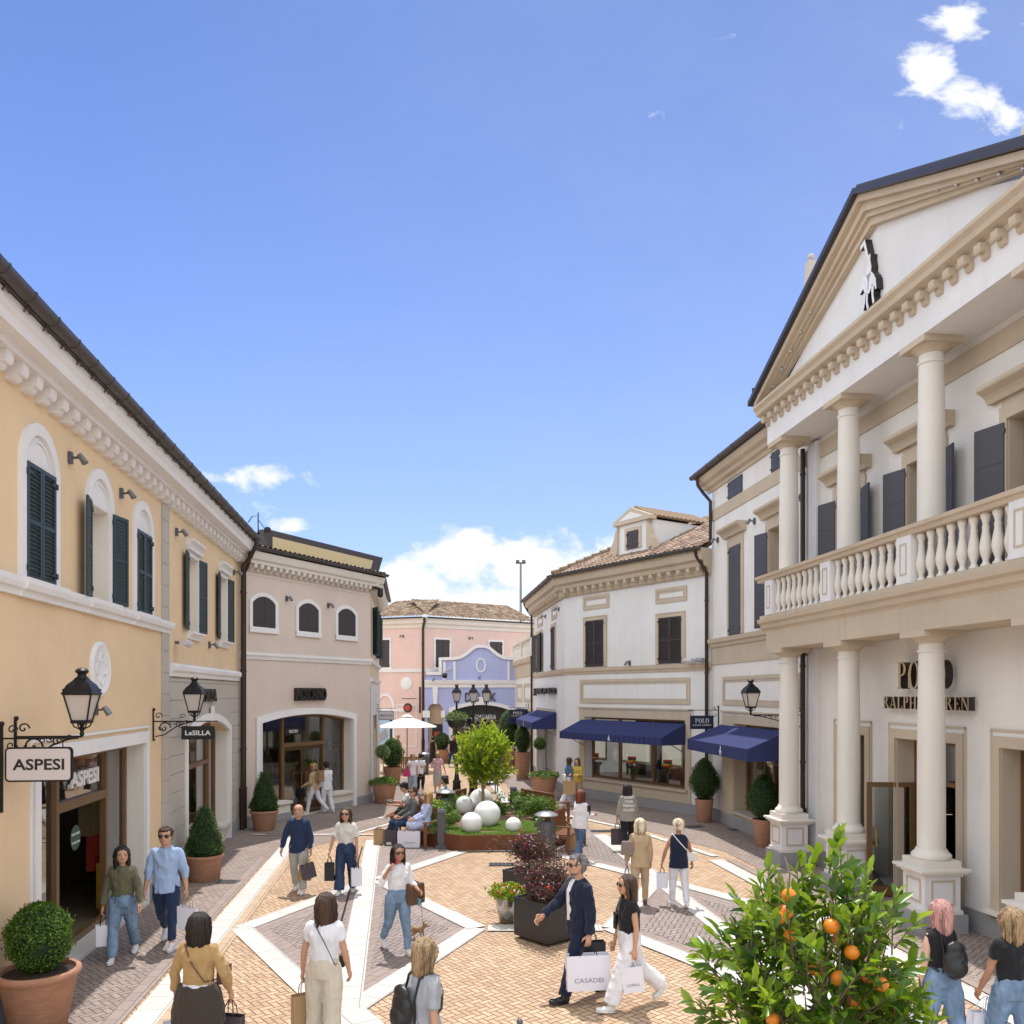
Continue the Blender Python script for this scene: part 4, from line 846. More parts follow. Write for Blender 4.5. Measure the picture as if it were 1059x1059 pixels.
# ================================================================== R2 : tall white building with the portico
SER={}
def glyph(ch):
    """serif capitals in a unit-high box: returns (polys, width)"""
    t,h=.16,.045; P=[]
    def V(x,w=t,z0=0,z1=1): P.append([(x,z0),(x+w,z0),(x+w,z1),(x,z1)])
    def Hh(x0,x1,z,w=h): P.append([(x0,z),(x1,z),(x1,z+w),(x0,z+w)])
    def S(x0,x1,top=False,bot=True):
        if bot: Hh(x0-.09,x1+.09,0)
        if top: Hh(x0-.09,x1+.09,1-h)
    def bowl(cx,cz,rx,rz,a0,a1,thick=t):
        k=18
        for i in range(k):
            A=a0+(a1-a0)*i/k; B=a0+(a1-a0)*(i+1)/k
            def o(a): return (cx+rx*math.cos(a),cz+rz*math.sin(a))
            def n(a): return (cx+(rx-thick)*math.cos(a),cz+(rz-h)*math.sin(a))
            P.append([n(A),o(A),o(B),n(B)])
    if ch=='P': V(.1);S(.1,.1+t,True);bowl(.3,.74,.34,.26,-PI/2,PI/2);Hh(.24,.32,.48);Hh(.24,.32,1-h); w=.72
    elif ch=='R': V(.1);S(.1,.1+t,True);bowl(.3,.75,.32,.25,-PI/2,PI/2);Hh(.24,.32,.5);Hh(.24,.32,1-h);P.append([(.36,.52),(.5,.52),(.84,0),(.66,0)]); w=.86
    elif ch=='O': bowl(.42,.5,.4,.51,0,2*PI,t+.02); w=.84
    elif ch=='D': V(.1);bowl(.3,.5,.5,.5,-PI/2,PI/2);Hh(.01,.32,0);Hh(.01,.32,1-h); w=.86
    elif ch=='L': V(.1);S(.1,.1+t,True);Hh(.2,.62,0);P.append([(.56,0),(.64,0),(.64,.26),(.6,.26)]); w=.68
    elif ch=='A': P.append([(.08,0),(.14,0),(.44,1),(.4,1)]);P.append([(.66,0),(.84,0),(.5,1),(.38,1)]);Hh(.2,.66,.3);Hh(0,.22,0);Hh(.58,.92,0); w=.92
    elif ch=='H': V(.1);V(.62);S(.1,.1+t,True);S(.62,.62+t,True);Hh(.2,.64,.48); w=.9
    elif ch=='U': V(.1,t,.3,1);V(.66,.06,.3,1);bowl(.41,.32,.31,.32,PI,2*PI,.13);S(.1,.1+t,True,False);S(.66,.7,True,False); w=.86
    elif ch=='E': V(.1);Hh(.01,.6,0);Hh(.01,.6,1-h);Hh(.2,.46,.49);P.append([(.54,0),(.62,0),(.62,.25),(.58,.25)]);P.append([(.54,1),(.62,1),(.62,.78),(.58,.78)]);P.append([(.42,.4),(.46,.4),(.46,.62),(.42,.62)]); w=.66
    elif ch=='N': V(.12,.05);V(.72,.05);P.append([(.08,1),(.26,1),(.77,0),(.7,0)]);Hh(0,.26,0);Hh(.62,.86,1-h);Hh(0,.2,1-h); w=.88
    else: w=.42
    return P,w
def serif(name,txt,parent,u,z,width,height,n0,n1,facem,sidem='letter_dark',gap=.08):
    x=0; L=[]
    for ch in txt: P,w=glyph(ch); L.append((x,P)); x+=w+gap
    k=width/(x-gap)
    a=MB();b=MB()
    for x0,P in L:
        for p in P:
            q=[(u-width/2+(x0+c[0])*k,z+c[1]*height) for c in p]; a.prism(q,-n1,-n0); b.prism(q,-n1-.006,-n1-.001)
    o=a.build(name,sidem,parent); 
    if facem: b.build('letter_faces',facem,o)
    return o
def build_R2():
    f=R2; root=empty('shop_building',f.w(0,0),f.ang,'tall white building with a columned portico, balcony and pediment on the right','building')
    uY=f.uY; U=f.U; ZE=9.98
    PO0,PO1=uY(19.3),uY(10.5)      # portico extent
    dr=(uY(15.69),uY(13.89),0,2.97,.35); w1=(uY(17.8),uY(16.74),.45,2.97,.35); w3=(uY(12.85),uY(11.2),.45,2.97,.35)
    sw=(f.u(760),f.u(760)+3.6,.5,2.95,.38)
    upw=[17.38,14.8,12.2,9.6]; holes=[dr,w1,w3,sw]
    for c in upw: u=uY(c); holes.append((u-.5,u+.5,5.46,7.95,.28))
    u2=f.u(803.5); holes.append((u2-.45,u2+.45,5.46,7.95,.28))
    mb=MB(); wall(mb,0,U,0,ZE,holes); shell(mb,U,9,10.2); mb.build('wall','white_bounce',root,fix=False)
    # lower band between the floors, band under the cornice
    pr=[(.002,4.66),(.03,4.66),(.04,5.15),(.08,5.18),(.1,5.26),(.15,5.3),(.17,5.42),(.002,5.44)]; MB().profile(pr,0,PO0+.1).build('string_course','stone_tan',root); MB().profile(pr,PO1,U).build('string_course','stone_tan',root)
    MB().profile([(.002,9.0),(.03,9.0),(.03,9.34),(.002,9.34)],0,U).build('upper_band','stone_tan',root)
    # wing cornice
    c=MB(); c.profile([(0,9.9),(.05,9.9),(.08,9.98),(.18,10.02),(.22,10.1),(.34,10.16),(.4,10.26),(.42,10.32),(0,10.32)],-.25,PO0+.3); c.build('cornice','stone_tan',root)
    gutter(root,-.35,PO0-.0,.52,10.42,.09,1.0); MB().profile([(.0,10.33),(.46,10.33),(.46,10.4),(-3,11.6),(-3,10.33)],-.3,PO0+.3).build('roof','gutter',root)
    for px0,px1 in ((753.6,768),(798.5,806.5)):
        a,b=f.u(px0),f.u(px1)
        if px0>790: b=a+.62
        z0,z1=9.36,9.84; w=MB(); w.fb(a,b,.004,.03,z0,z1); w.fb((a+b)/2-.006,(a+b)/2+.006,.03,.034,z0,z1); w.fb(a,b,.03,.034,(z0+z1)/2-.004,(z0+z1)/2+.004)
        for zz in (z0+.06,z1-.1): w.fb(a-.05,a+.06,.03,.045,zz,zz+.03); w.fb(b-.06,b+.05,.03,.045,zz,zz+.03)
        w.build('attic_shutter','shut_grey',root)
    def tallwin(u,closed=False,hw=.5):
        w=MB(); z0,z1=5.46,7.95; w.fb(u-hw-.16,u-hw,.002,.04,z0,z1+.2); w.fb(u+hw,u+hw+.16,.002,.04,z0,z1+.2); w.fb(u-hw,u+hw,.002,.04,z1,z1+.2); w.fb(u-hw-.12,u+hw+.12,.002,.03,z1+.2,z1+.34)
        win=w.build('window','stone_tan',root); hood(win,u-hw-.34,u+hw+.34,z1+.3,.26,.3,'stone_tan')
        if closed:
            MB().fb(u-hw,u+hw,.0,.012,z0,z1).build('backing','dark_inside',win)
            for s in (1,-1): shutter(win,u-s*(hw-.004),.018,z0,z1,hw-.01,'shut_grey',side=s,louver=False)
        else:
            g=MB(); g.fb(u-hw,u-hw+.06,-.24,-.28,z0,z1); g.fb(u+hw-.06,u+hw,-.24,-.28,z0,z1); g.fb(u-.04,u+.04,-.24,-.28,z0,z1); g.fb(u-hw+.06,u+hw-.06,-.24,-.28,z1-.06,z1)
            for zz in (z0+.4,z0+1.05,z0+1.7): g.fb(u-hw+.06,u+hw-.06,-.25,-.27,zz,zz+.04)
            g.build('window_frame','wood_frame',win); MB().add([(u-hw,.27,z0),(u+hw,.27,z0),(u+hw,.27,z1),(u-hw,.27,z1)],[(0,1,2,3)]).build('glass','dark_shop_glass',win,fix=False)
            MB().fb(u-hw,u+hw,-.5,-.52,z0,z1).build('curtain','inside_wall',win)
            for s in (1,-1): shutter(win,u-s*(hw+.03),.06,z0+.02,z1-.05,.52,'shut_grey',side=s,louver=False,open_ang=166)
        return win
    tallwin(f.u(761),True,.44); tallwin(u2,False,.45)
    for c in upw: tallwin(uY(c))
    # shop window of the wing
    a,b=f.u(748),sw[1]+.25; s=MB(); s.fb(a,sw[0],.002,.045,.34,3.18); s.fb(sw[1],b,.002,.045,.34,3.18); s.fb(sw[0],sw[1],.002,.045,2.95,3.18); s.fb(sw[0],sw[1],.002,.045,.34,.5); s.fb(a-.08,b+.08,.002,.07,3.26,3.3); s.build('shop_surround','stone_tan',root)
    MB().fb(sw[0]-.1,sw[1]+.1,-.38,.12,.44,.51).build('sill','grey_stone',root); shopfront(root,f,sw[0],sw[1],.52,2.95,.38,[sw[0]+1.9],fw=.08); interior(root,sw[0],sw[1],2.9,.38,2.4)
    panel_frame(root,f.u(748),f.u(828),3.46,4.28,'stone_tan',.1)
    mb=MB(); 
    pieces(root,'plinth','plinth',[(0,dr[0]-.16,.002,.04,0,.34),(dr[1]+.16,U,.002,.04,0,.34)])
    for h in holes: jamb(root,h,'stone_tan' if h[2]>.2 or h is dr else 'cream_trim')
    for h in (dr,w1,w3):
        s=MB(); framebox(s,h[0],h[1],0 if h is dr else h[2],h[3],.17,.002,.045,False); s.fb(h[0]-.22,h[0]-.19,.002,.03,0.34,h[3]+.28); s.fb(h[1]+.19,h[1]+.22,.002,.03,0.34,h[3]+.28); s.fb(h[0]-.22,h[1]+.22,.002,.03,h[3]+.24,h[3]+.28)
        s.build('shop_surround','stone_tan',root); s=MB(); s.fb(h[0]-.19,h[1]+.19,.0,.012,h[3]+.17,h[3]+.24); s.build('surround_fillet','white_trim',root)
        if h is not dr:
            MB().fb(h[0]-.25,h[1]+.25,.0,.14,.4,.46).build('sill','cream_trim',root)
            shopfront(root,f,h[0],h[1],h[2],h[3],.35,[],fw=.07,glass='dark_shop_glass')
    interior(root,w1[0],w3[1],2.9,.35,2.6,wallm='dark_inside')
    # entrance: fixed light and an open glazed leaf
    a,b=dr[0],dr[1]; s=MB(); s.fb(a,a+.07,-.35,-.42,0.02,2.97); s.fb(b-.07,b,-.35,-.42,.02,2.97); s.fb(a+.07,b-.07,-.35,-.42,2.88,2.97); s.fb(a+.07,b-.07,-.35,-.42,2.16,2.24); e=s.build('entrance_frame','wood_frame',root)
    MB().add([(a,.38,2.24),(b,.38,2.24),(b,.38,2.9),(a,.38,2.9)],[(0,1,2,3)]).build('glass','dark_shop_glass',e,fix=False)
    d=MB(); d.box(0,.09,0,.045,.03,2.14); d.box(.78,.87,0,.045,.03,2.14); d.box(.09,.78,0,.045,2.05,2.14); d.box(.09,.78,0,.045,.03,.2); dd=d.build('door','wood_frame',root); dd.location=(a+.02,.34,0); dd.rotation_euler=(0,0,R(-100))
    MB().box(.09,.78,.02,.026,.2,2.05).build('glass','shop_glass',dd,fix=False); MB().tube([(.72,.045,.95),(.72,.12,.95),(.72,.12,1.3),(.72,.045,1.3)],.018,6).build('handle','gold',dd)
    o=MB().lathe([(0,0),(.17,0),(.17,.006),(0,.006)],seg=24).build('round_sticker','forest',root); o.rotation_euler=(R(90),0,0); o.location=(b-.35,.33,1.55)
    text('lettering','SIAMO APERTI',.03,.004,'white',root,(b-.35,.32,1.6)); text('lettering','WE ARE OPEN',.03,.004,'white',root,(b-.35,.32,1.5))
    serif('lettering','POLO',root,uY(14.62),3.88,1.42,.48,.06,.2,'letter_face'); serif('lettering','RALPH LAUREN',root,uY(14.6),3.52,2.5,.22,.06,.17,'letter_face')
    # white return strip and pipe beside the portico
    MB().fb(f.u(841.5),f.u(849),.0,.12,0,9.4).build('pilaster','white_plaster',root); MB().fb(f.u(841.2),f.u(849.2),.0,.13,0,.34).build('pilaster_plinth','plinth',root)
    pipe_part(root,[(f.u(834.5),-.1,9.4),(f.u(834.5),-.1,0)],.055)
    pipe_part(root,[(.02,-.48,10.3),(.02,-.45,10.1),(.1,-.3,9.85),(.14,-.1,9.6),(.14,-.1,8.35),(-.1,-.2,8.2)],.05,boot=False)
    # ---------------- portico (a part of the building with its own pieces)
    NF=.95; NB=.62
    e=MB(); e.fb(PO0-.06,PO1+.2,-.0,NF,4.8,5.2); e.profile([(.0,5.2),(NF,5.2),(NF+.02,5.24),(NF+.07,5.28),(NF+.09,5.36),(NF+.15,5.4),(NF+.17,5.48),(0,5.48)],PO0-.2,PO1+.37); 
    e.build('balcony','stone_tan',root)
    CY=[18.9,16.28,13.66,11.04]
    col=MB(); col.lathe([(.29,0),(.3,.03),(.3,.07),(.27,.1),(.24,.13),(.235,.16)],seg=28); base_me=col.mesh('column_base',True); base_me.materials.append(M['cream_trim'])
    def shaft(h,r0=.213,r1=.188):
        m=MB(); m.lathe([(r0,0),(r0,h*.3),(r0*.98,h*.6),(r1,h-.16),(r1+.022,h-.155),(r1+.022,h-.125),(r1,h-.12),(r1,h)],seg=28); me=m.mesh('column',False); me.polygons.foreach_set('use_smooth',[True]*len(me.polygons)); me.set_sharp_from_angle(angle=R(35)); me.materials.append(M['cream_plaster']); return me
    s_low=shaft(4.8-.2-1.12-.16); s_up=shaft(9.46-.2-5.5-.16)
    cap=MB(); cap.lathe([(.2,0),(.22,.03),(.27,.07),(.3,.1)],seg=24); cap.box(-.34,.34,-.34,.34,.1,.2); cap_me=cap.mesh('capital'); cap_me.materials.append(M['stone_tan'])
    def put(me,name,par,loc):
        o=bpy.data.objects.new(name,me); COL.objects.link(o); o.parent=par; o.location=loc; return o
    for y in CY:
        u=uY(y)
        p=MB(); h=.33; 
        p.fb(u-h-.05,u+h+.05,NB-h-.05,NB+h+.05,0,.3); pp=p.build('pedestal','plinth',root)
        p=MB(); p.fb(u-h+.03,u+h-.03,NB-h+.03,NB+h-.03,.3,.93); q=p.build('pedestal_die','white_plaster',pp)
        p=MB(); 
        MB().fb(u-h,u+h,NB-h,NB+h,.3,.36).build('pedestal_foot','cream_trim',pp)
        for t_,z0,z1 in ((0,.9,.94),(.05,.94,.98),(.09,.98,1.02)): p.fb(u-h-t_,u+h+t_,NB-h-t_,NB+h+t_,z0,z1)
        p.fb(u-h+.02,u+h-.02,NB-h+.02,NB+h-.02,1.02,1.14); p.build('pedestal_cap','cream_trim',pp)
        fr=MB(); g=.2; z0,z1=.44,.84
        for (A,B,C,D) in ((u-g,u+g,z0,z1),): 
            for s in (NB+h-.03,): framebox(fr,A+.03,B-.03,C+.03,D-.03,.03,s,s+.015); 
        for A,B in ((NB-g+.03,NB+g-.03),):
            for uu0,uu1 in ((u+h-.03,u+h-.015),(u-h+.015,u-h+.03)):
                fr.fb(uu0,uu1,A-.03,A,z0,z1); fr.fb(uu0,uu1,B,B+.03,z0,z1); fr.fb(uu0,uu1,A,B,z0,z0+.03); fr.fb(uu0,uu1,A,B,z1-.03,z1)
        fr.build('pedestal_panel','stone_tan',pp)
        c=put(s_low,'column',root,(u,-NB,1.3)); put(base_me,'column_base',c,(0,0,-.16)); put(cap_me,'capital',c,(0,0,4.8-.2-1.3-.0)); 
        c.location=(u,-NB,1.30); 
        c=put(s_up,'column',root,(u,-NB,5.66)); put(base_me,'column_base',c,(0,0,-.16)); put(cap_me,'capital',c,(0,0,9.46-.2-5.66))
    # balustrade
    NR=1.0; b=MB(); b.profile([(NR-.14,6.32),(NR+.1,6.32),(NR+.12,6.38),(NR+.16,6.4),(NR+.17,6.46),(NR-.2,6.46)],PO0-.2,PO1+.37); b.profile([(NR-.12,5.48),(NR+.09,5.48),(NR+.09,5.56),(NR-.12,5.56)],PO0-.1,PO1+.3); b.build('handrail','stone_tan',root)
    bal=MB().lathe([(.07,0),(.07,.04),(.045,.06),(.04,.1),(.075,.2),(.085,.28),(.07,.38),(.045,.52),(.05,.54),(.05,.57),(.04,.6),(.06,.68),(.07,.7),(.07,.76)],seg=14).mesh('baluster',True); bal.materials.append(M['cream_trim'])
    for i,y in enumerate(CY):
        u=uY(y); p=MB(); p.fb(u-.2,u+.2,NR-.14,NR+.1,5.56,6.32); pp=p.build('balustrade_pier','white_plaster',root); p=MB(); framebox(p,u-.07,u+.07,5.7,6.18,.025,NR+.1,NR+.112); p.build('pier_panel','stone_tan',pp)
        if i<3:
            for k in range(9): put(bal,'baluster',root,(u+.31+(2.62*1.006-.62)*k/8,-NR+.02,5.56))
    # upper entablature and pediment
    e=MB(); e.fb(PO0-.0,PO1-.0,-.0,NF,9.46,10.05); e.build('frieze','white_plaster',root)
    c=MB(); pr=[(.0,10.02),(NF+.02,10.02),(NF+.05,10.1),(NF+.1,10.12),(NF+.2,10.16),(NF+.22,10.24),(NF+.28,10.3),(NF+.28,10.36),(0,10.36)]; c.profile(pr,PO0-.16,PO1+.2); hc=c.build('cornice','stone_tan',root)
    brackets(hc,[PO0+.1+.352*i for i in range(25)],NF,NF+.17,9.86,10.06,.13,'stone_tan')
    um=(PO0+PO1)/2; hw=(PO1-PO0)/2+.2; zb=10.36; zt=12.55; tn=(zt-zb)/hw
    t=MB(); t.prism([(um-hw+.3,zb),(um+hw-.3,zb),(um,zt-.3)],-NF+.12,-NF+.5); t.build('tympanum','white_plaster',root)
    for s in (-1,1):
        # raking cornice: stepped mouldings following the slope
        r=MB()
        for (lo,hi,n0,n1) in ((-.52,-.38,NF-.12,NF+.0),(-.38,-.28,NF-.12,NF+.07),(-.28,-.12,NF-.12,NF+.14),(-.12,0.0,NF-.12,NF+.24)):
            P=[(um+s*(hw),zb+lo*.35+.0),(um,zt+lo),(um,zt+hi),(um+s*(hw),zb+hi*.35+.0)]
            P=[(um+s*hw,zb+max(0,lo+.52)*1.0-.02),(um,zt+lo),(um,zt+hi),(um+s*hw,zb+max(0,hi+.52)-.02)] if False else [(um+s*(hw+lo*.0),zb+lo+.12),(um,zt+lo),(um,zt+hi),(um+s*(hw),zb+hi+.12)]
            P=[(p[0],max(p[1],zb+.002)) for p in P]
            r.prism(P,-n1,-n0)
        rc=r.build('raking_cornice','stone_tan',root)
        m=MB(); m.prism([(um+s*(hw+.12),zb+.08),(um,zt+.002),(um,zt+.11),(um+s*(hw+.12),zb+.19)],-NF-.34,2.0); m.build('metal_roof','anthracite',root)
        m=MB(); m.prism([(um+s*(hw+.12),zb+.191),(um,zt+.112),(um,zt+.18),(um+s*(hw+.12),zb+.25)],-NF-.26,2.0); m.build('roof_upstand','gutter',root)
        m=MB()
        for i in range(9): uu=um+s*(hw-.5)*(i+.5)/9; zz=zt-(abs(uu-um))*(zt-zb-.12)/hw-.30; m.ball((uu,-NF-.1,zz+.1),.035,8,6)
        m.build('soffit_fixings','steel',rc,sa=60)
    pipe_part(root,[(PO0-.28,-NF-.2,10.85),(PO0-.28,-NF-.2,10.5),(PO0-.15,-NF-.0,10.2),(PO0+.05,-.4,9.95)],.05,boot=False)
    # emblem: player on a horse with raised mallet, thick dark sides, pale face
    E=[[(0,1.15),(.09,1.18),(.30,.78),(.24,.74)],[(.16,.72),(.34,.80),(.40,.66),(.36,.5),(.2,.5),(.12,.6)],[(.24,.8),(.34,.8),(.35,.9),(.25,.9)],
       [(-.18,.5),(-.02,.62),(.1,.58),(.42,.56),(.56,.46),(.58,.26),(.42,.3),(.28,.22),(.06,.28),(-.04,.4),(-.22,.34),(-.28,.4)],
       [(-.02,.3),(.1,.3),(.06,.12),(-.02,0),(-.09,.02),(-.01,.14)],[(.12,.26),(.22,.26),(.2,.1),(.26,-.02),(.18,-.04),(.12,.1)],[(.4,.34),(.54,.34),(.5,.14),(.56,0),(.48,-.02),(.42,.14)],[(.55,.44),(.62,.4),(.66,.2),(.6,.2)],[(.2,.52),(.3,.52),(.26,.3),(.2,.3)],[(-.2,1.2),(.06,1.25),(.08,1.18),(-.18,1.12)]]
    uc=uY(15.0); z0=f.z(903,317,NF)+.02; a=MB();b=MB()
    for P in E:
        q=[(uc+(x-.17)*.62,z0+(z+.04)*1.0) for x,z in P]; a.prism(q,-NF-.01,-NF+.12); b.prism(q,-NF-.017,-NF-.011)
    em=a.build('emblem','letter_dark',root); em['label']='white polo player emblem with thick black sides'; b.build('emblem_face','white',em)
    # obelisk on the roof behind
    return root
BR2=build_R2()
ox,oy=7.75,21.8
ob=empty('obelisk',(ox,oy,10.7),R2.ang,'grey stone obelisk with a ball on top, standing on the roof behind the pediment','obelisk'); zt_=3.8+455*oy/FO-10.7
MB().lathe([(.4,0),(.4,.5),(.46,.5),(.46,.62),(.3,.62)],seg=4,rot=PI/4).build('pedestal','grey_stone',ob); MB().lathe([(.46,.6),(.15,zt_-.22),(.02,zt_-.16)],seg=4,rot=PI/4).build('shaft','grey_stone',ob); MB().ball((0,0,zt_-.1),.09).build('ball','grey_stone',ob,sa=60)
fx=empty('finial_urn',(GX(1058,12.2),12.2,11.6),0,'small dark stone finial above the roof edge at the right border','finial'); MB().lathe([(.08,-.6),(.06,1.0),(.1,1.1),(.03,1.35)],seg=10).build('stem','grey_stone',fx,sa=40); 
fx.location=(GX(1059.5,13),13,GZ(131,13)-1.35)
# ================================================================== GROUND
def flat(name,polys,z,mat,kind='structure',parent=None,uvdir=None):
    vs=[];fs=[];uvs=[]
    for P in polys:
        o=len(vs); vs+=[(x,y,z) for x,y in P]
        A=sum(P[i][0]*P[(i+1)%len(P)][1]-P[(i+1)%len(P)][0]*P[i][1] for i in range(len(P)))
        idx=list(range(o,o+len(P))); fs.append(tuple(idx if A>0 else idx[::-1]))
    me=bpy.data.meshes.new(name); me.from_pydata(vs,[],fs); me.update()
    if uvdir is not None:
        ul=me.uv_layers.new(name='UVMap'); k=0
        for p,(o,d) in zip(me.polygons,uvdir):
            d=Vector(d).normalized(); n=Vector((-d.y,d.x))
            for li in p.loop_indices:
                v=me.vertices[me.loops[li].vertex_index].co; r=Vector((v.x-o[0],v.y-o[1])); ul.data[li].uv=(r.dot(d),r.dot(n)+.5)
    me.materials.append(M[mat]); ob=bpy.data.objects.new(name,me); COL.objects.link(ob); tagp(ob,kind=kind); return ob
PT=lambda p,Y:(p-.1098*Y,Y)
def bandpoly(a,b,w):
    a=Vector(a);b=Vector(b); d=(b-a).normalized(); n=Vector((-d.y,d.x))*w/2; return [tuple(a-n),tuple(b-n),tuple(b+n),tuple(a+n)]
flat('ground',[[(-90,-30),(90,-30),(90,160),(-90,160)]],-.012,'brick_tan')
# taupe pavements along both sides and the far street
flat('pavement',[[PT(-3.62,-8),PT(-3.62,19.2),(-4.2,22.5),(-3.1,27.2),(-2.9,29.5),(-3.6,34),(-4.2,38),(-14,38),(-14,-8)],
     [PT(7.3,-8),PT(7.35,20.2),(3.6,23.6),(1.6,26.6),(.35,29.5),(-.15,34),(-1.0,44),(9,44),(16,-8)]],-.004,'brick_taupe')
flat('far_paving',[[(-9,39.5),(2,39.5),(2,60),(-9,60)],[(-2.9,29.8),(-1.6,29.8),(-2.2,39.5),(-5.2,39.5),(-4.15,37.9),(-3.55,34)]],-.0035,'brick_tan')
P1,P2_,P3,P4=-3.12,-1.0,4.9,7.15
YN=[3.2,10.1,17.05,24.0]; YA=[6.7,13.62,20.5]
segs=[]
def seg(a,b,w=.36): segs.append((PT(*a),PT(*b),w))
# the long stripes
segs.append((PT(P1,-6),PT(-3.3,24.2),.36)); segs.append((PT(-.72,-6),PT(-.88,10),.36)); segs.append((PT(-.88,10),PT(-1.2,21.8),.36)); segs.append((PT(4.95,-6),PT(4.85,22.6),.36)); segs.append((PT(7.3,-4),PT(6.75,19.2),.36))
segs.append((PT(3.0,26),PT(3.15,44),.34))
zz=[]
for c,i_ in ((-.95,1.02),(4.9,3.0)):
    s=1 if i_>c else -1; out=-3.0 if c<0 else 7.0
    for Yn,Ya in ((17.05,13.62),(10.1,13.62),(10.1,6.7),(3.2,6.7)):
        zz.append(((c+s*.12,Yn),(i_-s*.1,Ya))); zz.append(((c-s*.12,Yn),(out+s*.12,Ya)))
    zz.append(((c+s*.1,17.2),(i_+s*(.1),20.4)))
for a,b in zz: seg(a,b,.34)
seg((1.1,13.62),(2.95,13.62),.36); seg((1.1,6.7),(2.95,6.7),.36)
segs.append((PT(1.05,20.35),PT(3.0,20.35),.34))
# the pale curb line in front of the beige building
segs.append(((-7.0,22.6),(-3.45,22.6),.16)); segs.append(((-4.2,22.9),(-2.6,27.0),.14)); segs.append(((-2.6,27.0),(-1.9,29.4),.16))
segs.append((PT(6.9,19.6),(3.3,23.6),.2)); segs.append(((3.3,23.6),(.9,27.5),.2)); segs.append(((.9,27.5),(-.1,32),.2))
for k,(a,b,w) in enumerate(segs):
    ob=flat('stone_stripe',[bandpoly(a,b,w)],.002+.0022*(k%7)*.5+.0001*k,'pave_white',uvdir=[(a,Vector(b)-Vector(a))])
# taupe infill of the diamonds and their borders
tp=[];ed=[]
for c,i_,out in ((-.95,1.02,-3.0),(4.9,3.0,7.0)):
    for Yn0,Yn1,Ya in ((10.1,17.05,13.62),(3.2,10.1,6.7)):
        ed.append([PT(c,Yn0),PT(i_,Ya),PT(c,Yn1),PT(out,Ya)])
        for e in (i_,out):
            k=.30; cx=c+(e-c)*.16; m=(c+e)/2
            a=Vector(PT(c,Yn0));b=Vector(PT(e,Ya));d=Vector(PT(c,Yn1)); g=(a+b+d)/3
            tp.append([tuple(g+(q-g)*.58) for q in (a,b,d)])
    ed.append([PT(c,17.05),PT(i_,20.4),PT(c,24)])
    a=Vector(PT(c,17.05));b=Vector(PT(i_,20.4));d=Vector(PT(c,24)); g=(a+b+d)/3; tp.append([tuple(g+(q-g)*.6) for q in (a,b,d)])
flat('diamond_paving',ed,-.006,'pave_edge',uvdir=[(P[0],Vector(P[1])-Vector(P[0])) for P in ed]); flat('diamond_infill',tp,-.002,'brick_taupe_in')
be=[];bd=[]
for a,b,w in (((-3.45,-6),(-3.62,19.5),.22),((-2.85,-6),(-3.02,21),.2),((4.6,-6),(4.55,20),.16),((5.25,-6),(5.2,20),.16),((7.6,-4),(7.1,19.2),.2)):
    A,B=PT(*a),PT(*b); be.append(bandpoly(A,B,w)); bd.append((A,Vector(B)-Vector(A)))
flat('border_bricks',[be[0],be[4]],.0012,'pave_edge',uvdir=[bd[0],bd[4]]); flat('border_bricks',[be[1]],.0006,'pave_tanedge',uvdir=[bd[1]])
flat('drain_channel',[bandpoly(PT(-1.24,10.2),PT(-1.42,20.8),.03)],.0135,'black'); 
for (px,py,w,d,r,lab) in ((236,912,.42,.28,0,'small grey drain grate in the pavement left of the conical topiaries'),(520,894,.62,.3,0,'flat grey metal cover in the brick paving in front of the rusty planter'),(622,859.5,.6,.3,.1,'flat grey metal cover in the paving near the woman in the grey sweatshirt'),(763,858,.5,.28,.2,'dark drain grate beside the egg shaped topiary at the white wing'),(718,855,.5,.28,.2,'dark drain grate under the navy hanging sign at the white corner'),(292,863,.9,.1,0,'thin drain strip at the foot of the brown downpipe between the left buildings')):
    x,y=G(px,py); mb=MB(); mb.box(-w/2,w/2,-d/2,d/2,-.01,.001); g=mb.build('drain_cover','cast_grey',None); g.location=(x,y,.012); g.rotation_euler=(0,0,r); tagp(g,lab,'drain cover')
    s=MB(); 
    for i in range(6): s.box(-w/2+.04+i*(w-.08)/6,-w/2+.04+(i+.55)*(w-.08)/6,-d/2+.04,d/2-.04,.001,.003)
    s.build('slots','black',g)

